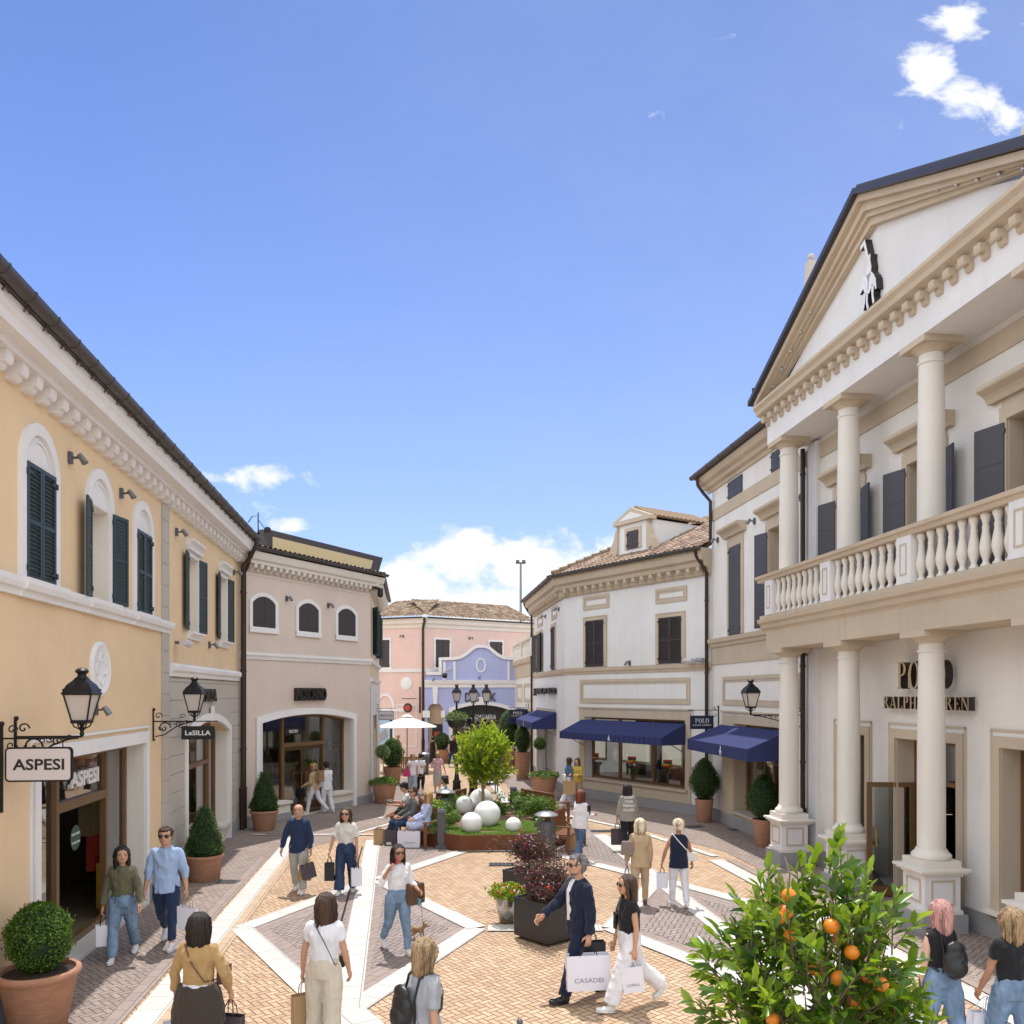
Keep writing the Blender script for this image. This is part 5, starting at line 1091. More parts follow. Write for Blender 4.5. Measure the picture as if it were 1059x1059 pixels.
# ================================================================== LEAVES
def leafcloud(name,mat,P,Nn,size,parent=None,aspect=.5,fold=.25,jit=.6,seed=1,six=False,sizevar=.35,up=0.0,rndbias=None,loc=None):
    """P positions (n,3), Nn outward directions; one mesh of small folded leaves"""
    rs=np.random.RandomState(seed); n=len(P); P=np.asarray(P,float); N=np.asarray(Nn,float)
    N=N/np.maximum(np.linalg.norm(N,axis=1,keepdims=True),1e-6)
    N=N+rs.normal(0,jit,(n,3)); N[:,2]+=up; N/=np.linalg.norm(N,axis=1,keepdims=True)      # leaf normal
    T=rs.normal(0,1,(n,3)); T-=N*np.sum(T*N,1,keepdims=True); T/=np.linalg.norm(T,axis=1,keepdims=True); B=np.cross(N,T)
    L=(size*(1+sizevar*rs.uniform(-1,1,n)))[:,None]; W=L*aspect
    if six:
        V=np.stack([P,P+T*L*.3+B*W*.42+N*W*fold,P+T*L*.68+B*W*.4+N*W*fold*.8,P+T*L-N*L*.12,P+T*L*.68-B*W*.4+N*W*fold*.8,P+T*L*.3-B*W*.42+N*W*fold,P+T*L*.5-N*L*.0],1)
        F=np.array([[0,6,1,1],[1,6,2,2],[2,6,3,3],[3,6,4,4],[4,6,5,5],[5,6,0,0]]); fl=[(0,1,6),(1,2,6),(2,3,6),(3,4,6),(4,5,6),(5,0,6)]; k=7
    else:
        V=np.stack([P,P+T*L*.5+B*W*.5+N*W*fold,P+T*L,P+T*L*.5-B*W*.5+N*W*fold],1); fl=[(0,1,2),(0,2,3)]; k=4
    V=V.reshape(-1,3); fa=np.array(fl); F=(fa[None]+(np.arange(n)*k)[:,None,None]).reshape(-1,3)
    me=bpy.data.meshes.new(name); me.vertices.add(len(V)); me.vertices.foreach_set('co',V.astype(np.float32).ravel()); me.loops.add(F.size); me.loops.foreach_set('vertex_index',F.astype(np.int32).ravel())
    me.polygons.add(len(F)); me.polygons.foreach_set('loop_start',np.arange(0,F.size,3,dtype=np.int32)); me.polygons.foreach_set('loop_total',np.full(len(F),3,dtype=np.int32)); me.update(calc_edges=True)
    r=rs.uniform(0,1,n)**1.3
    if rndbias is not None: r=np.clip(r*.6+rndbias,0,1)
    at=me.attributes.new('rnd','FLOAT','FACE'); at.data.foreach_set('value',np.repeat(r,len(fl)).astype(np.float32))
    if six: me.polygons.foreach_set('use_smooth',[True]*len(me.polygons))
    me.materials.append(M[mat]); o=bpy.data.objects.new(name,me); COL.objects.link(o); o.parent=parent
    if loc: o.location=loc
    return o
def surf_points(fn,n,seed,depth=.05):
    """fn(theta,t)->(r,z) surface of revolution"""
    rs=np.random.RandomState(seed); th=rs.uniform(0,2*PI,n); t=rs.uniform(0,1,n); P=[];N=[]
    for a,b in zip(th,t):
        r,z=fn(a,b); r2,z2=fn(a,min(1,b+.02)); lump=1+.05*math.sin(3*a+5*z*3)+.10*noise.noise((math.cos(a)*r*6,math.sin(a)*r*6,z*6))*2
        d=rs.uniform(-depth,.3*depth); rr=max(.0,r*lump+d+(rs.uniform(0,.07) if rs.uniform()<.06 else 0)); P.append((rr*math.cos(a),rr*math.sin(a),z)); nz=(r-r2)*1.0; ln=max(1e-4,math.hypot(z2-z,r-r2)); N.append((math.cos(a)*(z2-z)/ln,math.sin(a)*(z2-z)/ln,nz/ln))
    return np.array(P),np.array(N)
def sph_fn(rx,rz,zc): 
    def f(a,t): ph=math.acos(1-2*t); return rx*math.sin(ph),zc-rz*math.cos(ph)
    return f
def egg_fn(r,z0,z1):
    def f(a,t):
        u=t; return r*math.sin(PI*min(1,u**.85))**.62*(1-.1*u),z0+(z1-z0)*u
    return f
def cone_fn(r,z0,z1):
    def f(a,t):
        t=1-math.sqrt(1-t*.985); rr=r*(1-t)**.72*min(1,.72+t*3.2); return rr,z0+(z1-z0)*t
    return f
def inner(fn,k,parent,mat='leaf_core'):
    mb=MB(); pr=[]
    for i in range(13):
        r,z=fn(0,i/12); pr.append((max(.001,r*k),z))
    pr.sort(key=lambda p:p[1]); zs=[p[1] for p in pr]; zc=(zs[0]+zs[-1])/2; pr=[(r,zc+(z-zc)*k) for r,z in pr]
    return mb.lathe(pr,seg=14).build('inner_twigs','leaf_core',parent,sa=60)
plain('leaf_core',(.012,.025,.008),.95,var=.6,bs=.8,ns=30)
def pot(parent,r,h,rim=True,mat='terracotta',soil=True,z0=0,taper=.74):
    pr=[(r*taper*.96,0),(r*taper,.015),(r*.93,h*.82)]
    if rim: pr+=[(r*.96,h*.85),(r*1.02,h*.88),(r*1.05,h*.93),(r*1.03,h*.98),(r*.98,h),(r*.9,h*.99),(r*.87,h*.9)]
    else: pr+=[(r,h),(r*.92,h),(r*.9,h*.9)]
    o=MB().lathe(pr,(0,0,z0),seg=40).build('pot',mat,parent,sa=45)
    if soil: MB().lathe([(0,0),(r*.9,0),(r*.88,.01),(r*.4,.035),(0,.04)],(0,0,z0+h*.91),seg=24).build('soil','soil',parent)
    return o
def topiary(px,py,r,h,kind,size,label,group=None,mat='leaf_box',n=4500,leaf=.032,xy=None,low=False,stem=None,seed=0,mr=None,taper=.74,rim=True,name='potted_topiary',rot=0):
    x,y=xy or G(px,py); t=empty(name,(x,y,0),rot,label,'potted plant',group); pot(t,r,h,rim,taper=taper)
    fn=None
    if kind=='cone': fn=cone_fn(size[0],h*.97,h+size[1])
    elif kind=='ball': fn=sph_fn(size[0],size[1],h+size[1]*.93)
    elif kind=='egg': fn=egg_fn(size[0],h*.98,h+size[1])
    if fn:
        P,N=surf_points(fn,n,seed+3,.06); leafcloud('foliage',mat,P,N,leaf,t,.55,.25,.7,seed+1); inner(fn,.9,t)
        MB().tube([(0,0,h*.85),(.01,0,h+size[1]*.3)],.03,7).build('stem','bark',t)
    if low:
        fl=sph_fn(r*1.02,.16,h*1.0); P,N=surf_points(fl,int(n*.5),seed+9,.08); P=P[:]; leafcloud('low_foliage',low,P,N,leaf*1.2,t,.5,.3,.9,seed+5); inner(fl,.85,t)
    if stem:
        sr,sz,sx,sy=stem; MB().tube([(sx*.4,sy*.4,h*.9),(sx,sy,sz)],.018,7).build('stem','bark_pale',t); fs=sph_fn(sr,sr*.95,0); P,N=surf_points(fs,int(n*.4),seed+13,.05); P+=np.array([sx,sy,sz]); leafcloud('ball_foliage','leaf_silver' if mat=='leaf_silver' else mat,P,N,leaf,t,.5,.3,.8,seed+7)
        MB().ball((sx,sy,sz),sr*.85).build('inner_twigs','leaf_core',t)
    return t
x,y=GX(38,7.6),7.6
topiary(0,0,.425,.66,'ball',(.325,.385),'large round box ball in a wide terracotta pot, nearest plant at the bottom left',xy=(GX(40,9.6),9.6),n=11000,leaf=.034,seed=11,taper=.7)
topiary(206,913,.37,.52,'cone',(.40,1.12),'cone shaped box topiary in a terracotta pot beside the man in the light blue shirt',n=9000,leaf=.034,mat='leaf_dark',seed=12,xy=(G(206,913)[0],G(206,913)[1]+.3),taper=.8)
topiary(270,860,.38,.55,'cone',(.41,1.22),'cone shaped box topiary in a terracotta pot at the foot of the beige pink building',n=8000,leaf=.036,mat='leaf_dark',seed=14,xy=(G(270,860)[0],G(270,860)[1]+.3),taper=.72)
topiary(729,850,.28,.68,'egg',(.43,1.2),'egg shaped box bush in a tall terracotta pot between the two large navy awnings',n=8000,leaf=.036,mat='leaf_dark',seed=15,xy=(G(730,851)[0],G(730,851)[1]+.2),taper=.68,rim=False)
topiary(800,872,.28,.68,'egg',(.4,1.1),'egg shaped box bush half hidden by the first portico column',n=6000,leaf=.036,mat='leaf_dark',seed=16,xy=(6.25,20.9),taper=.68,rim=False)
topiary(541,806,.36,1.2,'egg',(.37,1.25),'dark oval bush in a tall terracotta pot under the farthest small navy awnings',n=4000,leaf=.05,mat='leaf_dark',seed=17,xy=(GX(540.5,37.3),37.3),taper=.75,rim=False)
topiary(563,826,.5,.85,None,(0,0),'wide terracotta pot with low greenery and a lollipop ball, beside the white corner building',low='leaf_bed',stem=(.22,1.98,-.12,.35),n=5000,leaf=.05,mat='leaf_dark',seed=18,xy=(GX(562.5,30.2),30.2),taper=.62,rim=False)
topiary(398,830,.45,.72,None,(0,0),'wide terracotta pot with low greenery and a pale lollipop ball, beside the beige pink building',low='leaf_bed',stem=(.24,1.75,-.1,.3),n=5000,leaf=.05,mat='leaf_silver',seed=19,xy=(GX(397.5,29.2),29.2),taper=.68,rim=False)
topiary(406,808,.4,.7,'ball',(.45,.62),'round box bush in a terracotta pot behind the lollipop ball at the left corner',n=4000,leaf=.05,mat='leaf_box',seed=20,xy=(GX(406,35.5),35.5),taper=.75,rim=False)
topiary(457,785,.43,.75,'ball',(.4,.47),'round box bush in a terracotta pot against the lilac blue wall',n=3000,leaf=.06,mat='leaf_dark',seed=21,xy=(GX(457,45.8),45.8),taper=.75,rim=False)
topiary(525,792,.38,1.0,'ball',(.5,1.0),'tall dark bush in a terracotta pot partly hidden behind the lemon tree',n=3000,leaf=.06,mat='leaf_dark',seed=22,xy=(GX(526,42.5),42.5),taper=.8,rim=False)

# ---------------------------------------------------------------- rusty steel planter bed
cx,cy=-.62,23.3
bed=empty('planter_bed',(cx,cy,0),.11,'low octagonal planter bed of rusty steel in the middle of the square','planter'); HB=.38
OCT=[(-.95,-3.0),(1.1,-3.0),(2.0,-1.9),(2.0,1.9),(1.1,3.0),(-.95,3.0),(-2.0,1.9),(-2.0,-1.9)]
def off(P,k): return [(x*(1-k/2.2),y*(1-k/3)) for x,y in P]
mb=MB(); O1=OCT;O2=off(OCT,.03)
for i in range(8):
    j=(i+1)%8; mb.prism([O1[i],O1[j],O2[j],O2[i]],0,HB,'z')
mb.build('steel_edge','corten',bed)
for i in range(8): pass
MB().prism(off(OCT,.04),HB-.12,HB-.05,'z').build('mulch','mulch',bed)
def inoct(x,y,k=1.0):
    x/=k;y/=k
    return abs(x)<2 and abs(y)<3 and (abs(x)*.62+abs(y)*.52)<2.22
rs=np.random.RandomState(5); P=[];N=[]
while len(P)<26000:
    x,y=rs.uniform(-1.9,1.9),rs.uniform(-2.95,1.0)
    if not inoct(x,y,.97): continue
    d=noise.noise((x*.9,y*.9,3.3))
    if y>-1.1+.6*math.sin(x*2)+d and not (abs(x)>1.3): continue
    if d<-.38: continue
    P.append((x,y,HB-.06)); N.append((rs.normal(0,.3),rs.normal(0,.3),.1))
def blades(name,P,h,w,mat,parent,seed=2):
    rs=np.random.RandomState(seed); P=np.array(P); n=len(P); a=rs.uniform(0,2*PI,n); l=h*(.5+rs.uniform(0,.8,n)); D=np.stack([np.cos(a),np.sin(a),0*a],1); S=np.stack([-np.sin(a),np.cos(a),0*a],1)*w/2; up=np.array([[0,0,1.0]])
    V=np.stack([P-S,P+S,P+S*.6+up*(l*.6)[:,None]+D*(l*.22)[:,None],P-S*.6+up*(l*.6)[:,None]+D*(l*.22)[:,None],P+up*(l*.95)[:,None]+D*(l*.6)[:,None]],1).reshape(-1,3)
    fs=[]; 
    for i in range(n): o=5*i; fs+=[(o,o+1,o+2,o+3),(o+3,o+2,o+4)]
    me=bpy.data.meshes.new(name); me.from_pydata(V.tolist(),[],fs); me.update(); at=me.attributes.new('rnd','FLOAT','FACE'); at.data.foreach_set('value',np.repeat(rs.uniform(0,1,n),2).astype(np.float32)); me.materials.append(M[mat]); o=bpy.data.objects.new(name,me); COL.objects.link(o); o.parent=parent; return o
g=blades('grass',P,.085,.014,'leaf_grass',None); g.location=(cx,cy,0); g.rotation_euler=(0,0,.11); tagp(g,'short green grass filling the front of the rusty planter bed','grass',kind='stuff')
def shrub(x,y,r,h,mat,label,n=900,leaf=.06,seed=0,flower=None,z=HB-.08,world=None,name='garden_shrub',group='shrubs in the planter bed'):
    if world: w=world
    else:
        v=Vector((x,y)); c_,s_=math.cos(.11),math.sin(.11); w=(cx+x*c_-y*s_,cy+x*s_+y*c_)
    t=empty(name,(w[0],w[1],z),0,label,'shrub',group); rs=np.random.RandomState(seed); P=[];N=[]
    k=max(4,int(n/110)); C=[(rs.normal(0,.42)*r,rs.normal(0,.42)*r,abs(rs.uniform(.25,.85))*h) for _ in range(k)]
    for c in C:
        for _ in range(n//k):
            d=rs.normal(0,1,3); d/=np.linalg.norm(d); q=np.array(c)+d*rs.uniform(.5,1)*r*.36*np.array([1,1,.9]); q[2]=max(.01,q[2]); P.append(q); N.append(d+np.array([0,0,.5]))
    leafcloud('foliage',mat,P,N,leaf,t,.45,.3,.5,seed+1)
    s=MB()
    for c in C[:9]: s.tube([(0,0,0),(c[0]*.5,c[1]*.5,c[2]*.5),c],[.012,.008,.004],5)
    s.build('stems','bark',t)
    if flower:
        fm,fn_=flower; f=MB()
        for _ in range(fn_): q=P[rs.randint(len(P))]*1.06; f.ball(tuple(q),rs.uniform(.015,.026),6,4)
        f.build('flowers',fm,t,sa=60)
    return t
SH=[(-1.45,-1.9,.42,.5,'leaf_bed','bright leafy shrub at the left front corner of the rusty planter bed'),(-1.35,-.9,.45,.62,'leaf_bed','taller green shrub at the left side of the rusty planter bed behind the bollard'),(-1.5,.3,.45,.6,'leaf_bright','yellow green leafy clump at the left of the planter bed next to the couple'),(-.9,1.3,.5,.6,'leaf_bed','broad green shrub behind the smallest left globe'),
    (1.25,-.4,.48,.62,'leaf_box','rounded dark green bush to the right of the globes'),(1.5,.5,.42,.6,'leaf_bed','mid green bush behind the rounded dark bush, right side of the bed'),(1.0,.9,.4,.5,'leaf_silver','pale green clump behind the right hand globe'),(1.55,-1.35,.32,.4,'leaf_bright','bright yellow green clump by the litter bin side of the bed'),(1.2,-1.75,.2,.3,'leaf_silver','small pale flowering clump right of the smallest globe'),(1.2,2.0,.45,.55,'leaf_bed','green shrub at the far right end of the bed, before the empty bench'),(-.2,2.2,.5,.4,'leaf_silver','low pale shrub at the far end of the bed under the lemon tree'),(-1.55,-2.3,.3,.22,'leaf_silver','low silvery ground plant spilling over the front left edge of the rusty bed'),(.35,.9,.35,.35,'leaf_bed','small green clump at the foot of the lemon tree')]
for i,(a,b,r,h,m,l) in enumerate(SH): shrub(a,b,r,h,m,l,n=int(1500*r/.45),leaf=.075 if r>.3 else .05,seed=40+i,flower=(('flower_white',10) if 'flowering' in l else None))
# white globes
for (px,Y,r,l) in ((503.9,21.9,.35,'largest white globe, standing in front of the lemon tree trunk'),(487.6,20.9,.27,'medium white globe at the left front of the planter bed'),(531,21.0,.2,'smallest white globe, alone on the grass at the right of the bed'),(480.5,24.2,.27,'white globe at the back left of the group of globes'),(497.5,24.6,.36,'large white globe at the back, half hidden behind the biggest one')):
    m=MB(); m.ball((0,0,r*.95),r,32,20); m.lathe([(r*.4,0),(r*.4,.02)],seg=20); o=m.build('globe_light','sphere_white',None,sa=40); o.location=(GX(px,Y),Y,HB-.06); tagp(o,l,'globe lamp','white globes in the planter bed')
# trees: limbs, twigs and sprigs of leaves
def sprigtree(name,label,x,y,z0,zc,rx,rz,nsp,per,leaf,mat,trunk_r,seed,barkm='bark_pale',six=False,tw=.26,aspect=.46,up=.35):
    t=empty(name,(x,y,z0),0,label,'tree'); rs=np.random.RandomState(seed); P=[];N=[];T=[];rb=[]; tw_m=MB(); base=zc-rz*.8
    for i in range(nsp):
        d=rs.normal(0,1,3); d/=np.linalg.norm(d); k=rs.uniform(.12,1)**.42; lump=1+.2*noise.noise((d[0]*1.7+seed,d[1]*1.7,d[2]*1.7))*2
        c=d*k*lump*np.array([rx,rx,rz])*.86; o=c*.55+np.array([0,0,-rz*.2]); dr=c-o; dr/=max(1e-3,np.linalg.norm(dr)); dr+=rs.normal(0,.35,3)+np.array([0,0,up]); dr/=np.linalg.norm(dr); L=tw*rs.uniform(.6,1.25)
        a=c-dr*L*.5; b=rs.uniform(0,.45); cz=np.array([0,0,zc]); tw_m.tube([tuple(a+cz-np.array([0,0,.02])),tuple(c+cz),tuple(a+dr*L+cz)],[.004,.003,.0015] if leaf<.085 and tw<.3 else [.008,.006,.003],4,cap=False)
        for j in range(per):
            f=(j+.5)/per; ax=rs.normal(0,1,3); ax-=dr*ax.dot(dr); ax/=np.linalg.norm(ax); tip=dr*(.35+.9*f)+ax*(1.0-.35*f); P.append(a+dr*L*f+cz); T.append(tip/np.linalg.norm(tip)); N.append(np.array([0,0,1.0])+rs.normal(0,.45,3)); rb.append(b+.35*f*(k>.75))
    P=np.array(P);T=np.array(T);N=np.array(N); n=len(P); N-=T*np.sum(N*T,1,keepdims=True); N/=np.linalg.norm(N,axis=1,keepdims=True); B=np.cross(N,T); L=(leaf*(1+.35*rs.uniform(-1,1,n)))[:,None]; W=L*aspect; dp=N*(-L)*rs.uniform(.0,.35,(n,1))
    if six: V=np.stack([P,P+T*L*.3+B*W*.42+N*W*.2,P+T*L*.68+B*W*.4+N*W*.16+dp*.5,P+T*L+dp,P+T*L*.68-B*W*.4+N*W*.16+dp*.5,P+T*L*.3-B*W*.42+N*W*.2,P+T*L*.5+dp*.25],1); fl=[(0,6,1),(1,6,2),(2,6,3),(3,6,4),(4,6,5),(5,6,0)]; q=7
    else: V=np.stack([P,P+T*L*.5+B*W*.5+N*W*.2,P+T*L+dp,P+T*L*.5-B*W*.5+N*W*.2],1); fl=[(0,2,1),(0,3,2)]; q=4
    F=(np.array(fl)[None]+(np.arange(n)*q)[:,None,None]).reshape(-1,3); me=bpy.data.meshes.new('foliage'); me.from_pydata(V.reshape(-1,3).tolist(),[],F.tolist()); me.update(); r=np.clip(rs.uniform(0,1,n)**1.4*.6+np.array(rb),0,1)
    at=me.attributes.new('rnd','FLOAT','FACE'); at.data.foreach_set('value',np.repeat(r,len(fl)).astype(np.float32)); me.polygons.foreach_set('use_smooth',[six]*len(me.polygons)); me.materials.append(M[mat]); o=bpy.data.objects.new('foliage',me); COL.objects.link(o); o.parent=t
    s=MB(); s.tube([(0,0,0),(.02,.01,base*.5),(0,0,base),(.03,.0,zc-rz*.2)],[trunk_r*1.2,trunk_r,trunk_r*.95,trunk_r*.6],9); s.build('trunk',barkm,t,sa=60)
    for i in range(26):
        d=rs.normal(0,1,3); d/=np.linalg.norm(d); e=d*np.array([rx,rx,rz])*.78+np.array([0,0,zc]); a=np.array([0,0,base+rs.uniform(0,rz*.7)]); m1=a+(e-a)*.4+rs.normal(0,.07,3)*rx; m2=a+(e-a)*.72+rs.normal(0,.09,3)*rx; tw_m.tube([tuple(a),tuple(m1),tuple(m2),tuple(e)],[trunk_r*.45,trunk_r*.28,trunk_r*.17,trunk_r*.06],6)
    tw_m.build('branches','bark',t,fix=False); return t
lt=sprigtree('lemon_tree','small bright green standard tree rising from the white globes in the planter bed',GX(499,23.9),23.9,HB-.06,1.72,.92,.93,430,11,.115,'leaf_bright',.045,3,tw=.34,aspect=.5)
OX,OY=1.35,3.75
ot=sprigtree('orange_tree','orange tree with ripe fruit and glossy leaves filling the bottom right foreground',OX,OY,0,2.53,.505,.60,290,10,.078,'leaf_orange',.03,8,six=True,barkm='bark',tw=.2,aspect=.44,up=.25)
ft=[(816,926,.6),(812,943,.5),(806,949,.55),(818,968,.5),(860,958,.55),(867,972,.4),(881,985,.7),(868,1012,.75),(897,1010,.7),(911,1018,.9),(885,1036,.6),(799,1054,.7),(843,1002,.3),(930,1050,.5)]
for i,(px,py,dd) in enumerate(ft):
    Y=OY-.36*dd+.03; r=.0315*(1+.1*math.sin(i*2.1)); zc=GZ(py,Y); xx=GX(px,Y)
    m=MB(); m.ball((xx-OX,Y-OY,zc),(r,r,r*.96),16,10); o=m.build('orange','orange_fruit',ot,sa=60)
    MB().tube([(xx-OX,Y-OY,zc+r*.9),(xx-OX+.01,Y-OY+.02,zc+r+.06),(xx-OX+.02,Y-OY+.12,zc+.14)],.0035,5).build('stalk','bark',o)
op=empty('tree_pot',(OX,OY,0),0,'terracotta pot holding the foreground orange tree below the frame','pot'); pot(op,.4,.62)

# ---------------------------------------------------------------- square black planters with purple shrubs
for i,((ax,ay),lab,lab2) in enumerate((((.56,13.1),'square black metal planter box, the nearer of the two','dark purple shrub in the nearer black planter box'),((.36,15.12),'square black metal planter box, the farther one behind the silver pot','dark purple shrub with red leaf tips in the farther black planter box'))):
    rt=math.atan2(-.56,.5); t=empty('square_planter',(ax,ay,0),rt,lab,'planter','black square planters'); s=.375; h=.62
    MB().box(-s,s,-s,s,.04,h-.02).build('box','char_metal',t); mb=MB()
    for a,b,c,d in ((-s-.003,s+.003,-s-.003,-s+.03),(-s-.003,s+.003,s-.03,s+.003),(-s-.003,-s+.03,-s+.03,s-.03),(s-.03,s+.003,-s+.03,s-.03)): mb.box(a,b,c,d,h-.02,h+.012)
    mb.build('rim','char_metal',t); MB().box(-s+.06,s-.06,-s+.06,s-.06,0,.04).build('foot','black',t); MB().box(-s+.03,s-.03,-s+.03,s-.03,h-.02,h-.008).build('soil','soil',t)
    zs=GZ((895,862)[i],ay)-h
    shrub(0,0,.5 if i==0 else .55,zs*1.02,'leaf_purple',lab2,n=5000,leaf=.048,seed=70+i,world=(ax-.03,ay),z=h-.01,flower=('flower_red',14 if i else 5),name='purple_shrub',group='purple shrubs')
sx,sy=G(524,956); sy+=.15
t=empty('flower_pot',(sx,sy,0),0,'polished silver pot of bedding flowers beside the black planters','flower pot'); MB().lathe([(.1,0),(.13,.04),(.17,.25),(.19,.42),(.18,.45),(.16,.45),(.15,.4)],seg=28).build('pot','chrome_pot',t,sa=40); MB().lathe([(0,.41),(.15,.41)],seg=16).build('soil','soil',t)
for (sx2,px,lab) in ((0,523,'mixed yellow, white and red bedding flowers in the silver pot'),):
    P,N=surf_points(sph_fn(.25,.14,0),1500,5,.1); P[:,0]*=1.15
    r=empty('bedding_flowers',(sx+.03,sy,.5),0,lab,'flowers'); leafcloud('foliage','leaf_bright',P,N,.05,r,.6,.3,.7,3)
    for fm,nf in (('flower_red',16),('flower_yellow',14),('flower_white',18)):
        f=MB()
        for k in range(nf): q=P[random.randrange(len(P))]*1.08; f.ball((q[0],q[1],abs(q[2])*.9+.01),random.uniform(.014,.024),6,4)
        f.build('flowers',fm,r,sa=60)
# ================================================================== STREET FURNITURE
def bollard(x,y,label,rot=.1):
    t=empty('bollard',(x,y,0),rot,label,'bollard','dark grey bollards'); MB().box(-.16,.16,-.16,.16,0,.06).box(-.13,.13,-.13,.13,.06,.1).build('base','cast_grey',t)
    m=MB(); m.box(-.085,.085,-.085,.085,.1,.86)
    for s in (-1,1):
        for q in (-.05,.05): m.box(q-.012,q+.012,s*.085,s*.1,.14,.82); m.box(s*.085,s*.1,q-.012,q+.012,.14,.82)
    m.build('shaft','cast_grey',t); MB().lathe([(.15,.86),(.15,.9),(.13,.93),(.12,.95)],seg=4,rot=PI/4).build('cap','cast_grey',t); return t
bollard(*G(456.5,877),'dark grey square bollard at the left front corner of the rusty planter bed'); bollard(GX(531,25.6),25.6,'dark grey bollard with a flared cap behind the right end of the planter bed')
def bin_(x,y,label,lid='lid_grey'):
    t=empty('litter_bin',(x,y,0),0,label,'litter bin','grey litter bins'); m=MB(); m.lathe([(.2,.05),(.21,.1),(.21,.78),(.2,.8)],seg=20)
    for k in range(20): a=2*PI*k/20; m.box(.207*math.cos(a)-.008,.207*math.cos(a)+.008,.207*math.sin(a)-.008,.207*math.sin(a)+.008,.1,.78)
    m.build('body','cast_grey',t,sa=40); m=MB()
    for k in range(4): a=PI/4+PI/2*k; MB().box(.17*math.cos(a)-.018,.17*math.cos(a)+.018,.17*math.sin(a)-.018,.17*math.sin(a)+.018,.78,.94).build('post','cast_grey',t)
    m=MB(); m.lathe([(.27,.94),(.28,.955),(.25,.985),(.12,1.03),(.03,1.045)],seg=24); m.build('lid',lid,t,sa=40); m=MB(); m.lathe([(.02,1.04),(.018,1.09)],seg=8); m.ball((0,0,1.105),.028,10,8); m.build('finial','cast_grey',t,sa=50); MB().lathe([(.19,.0),(.19,.05)],seg=20).build('foot','black',t); return t
bin_(GX(565,19.7),19.7,'grey litter bin with a pale domed lid between the planter bed and the wooden bench'); bin_(GX(461,24.2),24.2,'grey litter bin behind the seated man in the white shirt, left of the globes'); bin_(GX(537.5,6.9),6.9,'litter bin whose lid and knob just show at the bottom edge of the picture'); bin_(GX(438.6,39.6),39.6,'small dark litter bin beside the white parasol')
def bench(x,y,head,label,L=1.55):
    t=empty('bench',(x,y,0),head-PI/2,label,'bench','slatted wooden benches')   # local +y is where it faces
    m=MB()
    for i in range(5): m.box(-L/2+.05,L/2-.05,-.22+i*.1,-.14+i*.1,.42,.445)
    m.build('seat','teak',t); m=MB()
    k=17
    m.obox((0,-.275,.87),(1,0,0),(0,.98,.18),(0,-.18,.98),L/2-.04,.02,.04); m.obox((0,-.24,.52),(1,0,0),(0,.98,.18),(0,-.18,.98),L/2-.04,.018,.03)
    for i in range(k): xx=-L/2+.1+(L-.2)*i/(k-1); m.obox((xx,-.258,.695),(1,0,0),(0,.98,.18),(0,-.18,.98),.018,.01,.15)
    m.build('backrest','teak',t)
    for s in (-1,1):
        MB().obox((s*(L/2-.03),-.27,.47),(1,0,0),(0,.985,.1),(0,-.1,.985),.03,.03,.46).build('leg','teak',t); MB().box(s*(L/2-.03)-.03,s*(L/2-.03)+.03,.22,.28,0,.62).build('leg','teak',t)
        MB().box(s*(L/2-.03)-.035,s*(L/2-.03)+.035,-.28,.31,.62,.65).build('armrest','teak',t); MB().box(s*(L/2-.03)-.02,s*(L/2-.03)+.02,-.25,.25,.36,.42).build('rail','teak',t)
    return t
BH=R(-139)
b1c=(-2.42,21.28); bench(*b1c,BH,'wooden bench on which the couple in grey and pale blue sits')
b2c=(-2.72,23.0); bench(*b2c,R(-165),'wooden bench behind the couple where a man in white bends over his phone',1.4)
b3c=(-2.05,25.0); bench(*b3c,R(150),'wooden bench turned to the left street, its back towards the globes')
bench(GX(587,20.4),20.6,R(-20),'wooden bench at the right end of the planter bed beside the litter bin',1.5); bench(GX(564,25.2),25.0,R(35),'empty wooden bench seen from the back at the far right of the planter bed',1.6)
def chair(x,y,head,label):
    t=empty('cafe_chair',(x,y,0),head-PI/2,label,'chair','wooden cafe chairs'); m=MB()
    for i in range(5): m.box(-.25,.25,-.22+i*.095,-.15+i*.095,.43,.455)
    m.build('seat','teak',t); m=MB()
    for i in range(4): m.box(-.25,.25,-.25,-.225,.56+i*.1,.62+i*.1)
    m.build('backrest','teak',t)
    for s in (-1,1):
        MB().box(s*.25-.02,s*.25+.02,-.26,-.22,0,.95).build('leg','teak',t); MB().box(s*.25-.02,s*.25+.02,.2,.24,0,.66).build('leg','teak',t); MB().box(s*.25-.025,s*.25+.025,-.25,.26,.66,.685).build('armrest','teak',t)
    return t
chair(GX(507,32.6),32.4,R(80),'slatted wooden armchair nearest to the lemon tree, in front of the dark tables'); chair(GX(498,35.5),35.4,R(10),'wooden armchair left of the dark cafe tables'); chair(GX(501.5,38.8),38.8,R(-70),'wooden armchair at the far side of the cafe tables')
def table(x,y,label):
    t=empty('cafe_table',(x,y,0),.1,label,'table','dark cafe tables'); MB().box(-.38,.38,-.38,.38,.71,.74).build('table_top','black',t)
    MB().tube([(0,0,.03),(0,0,.71)],.035).build('pillar','black',t); MB().lathe([(.24,0),(.22,.03)],seg=20).build('foot','black',t)
table(GX(506.5,35.2),35.2,'square black cafe table nearer to the lemon tree'); table(GX(504.5,38),37.8,'square black cafe table farther back')
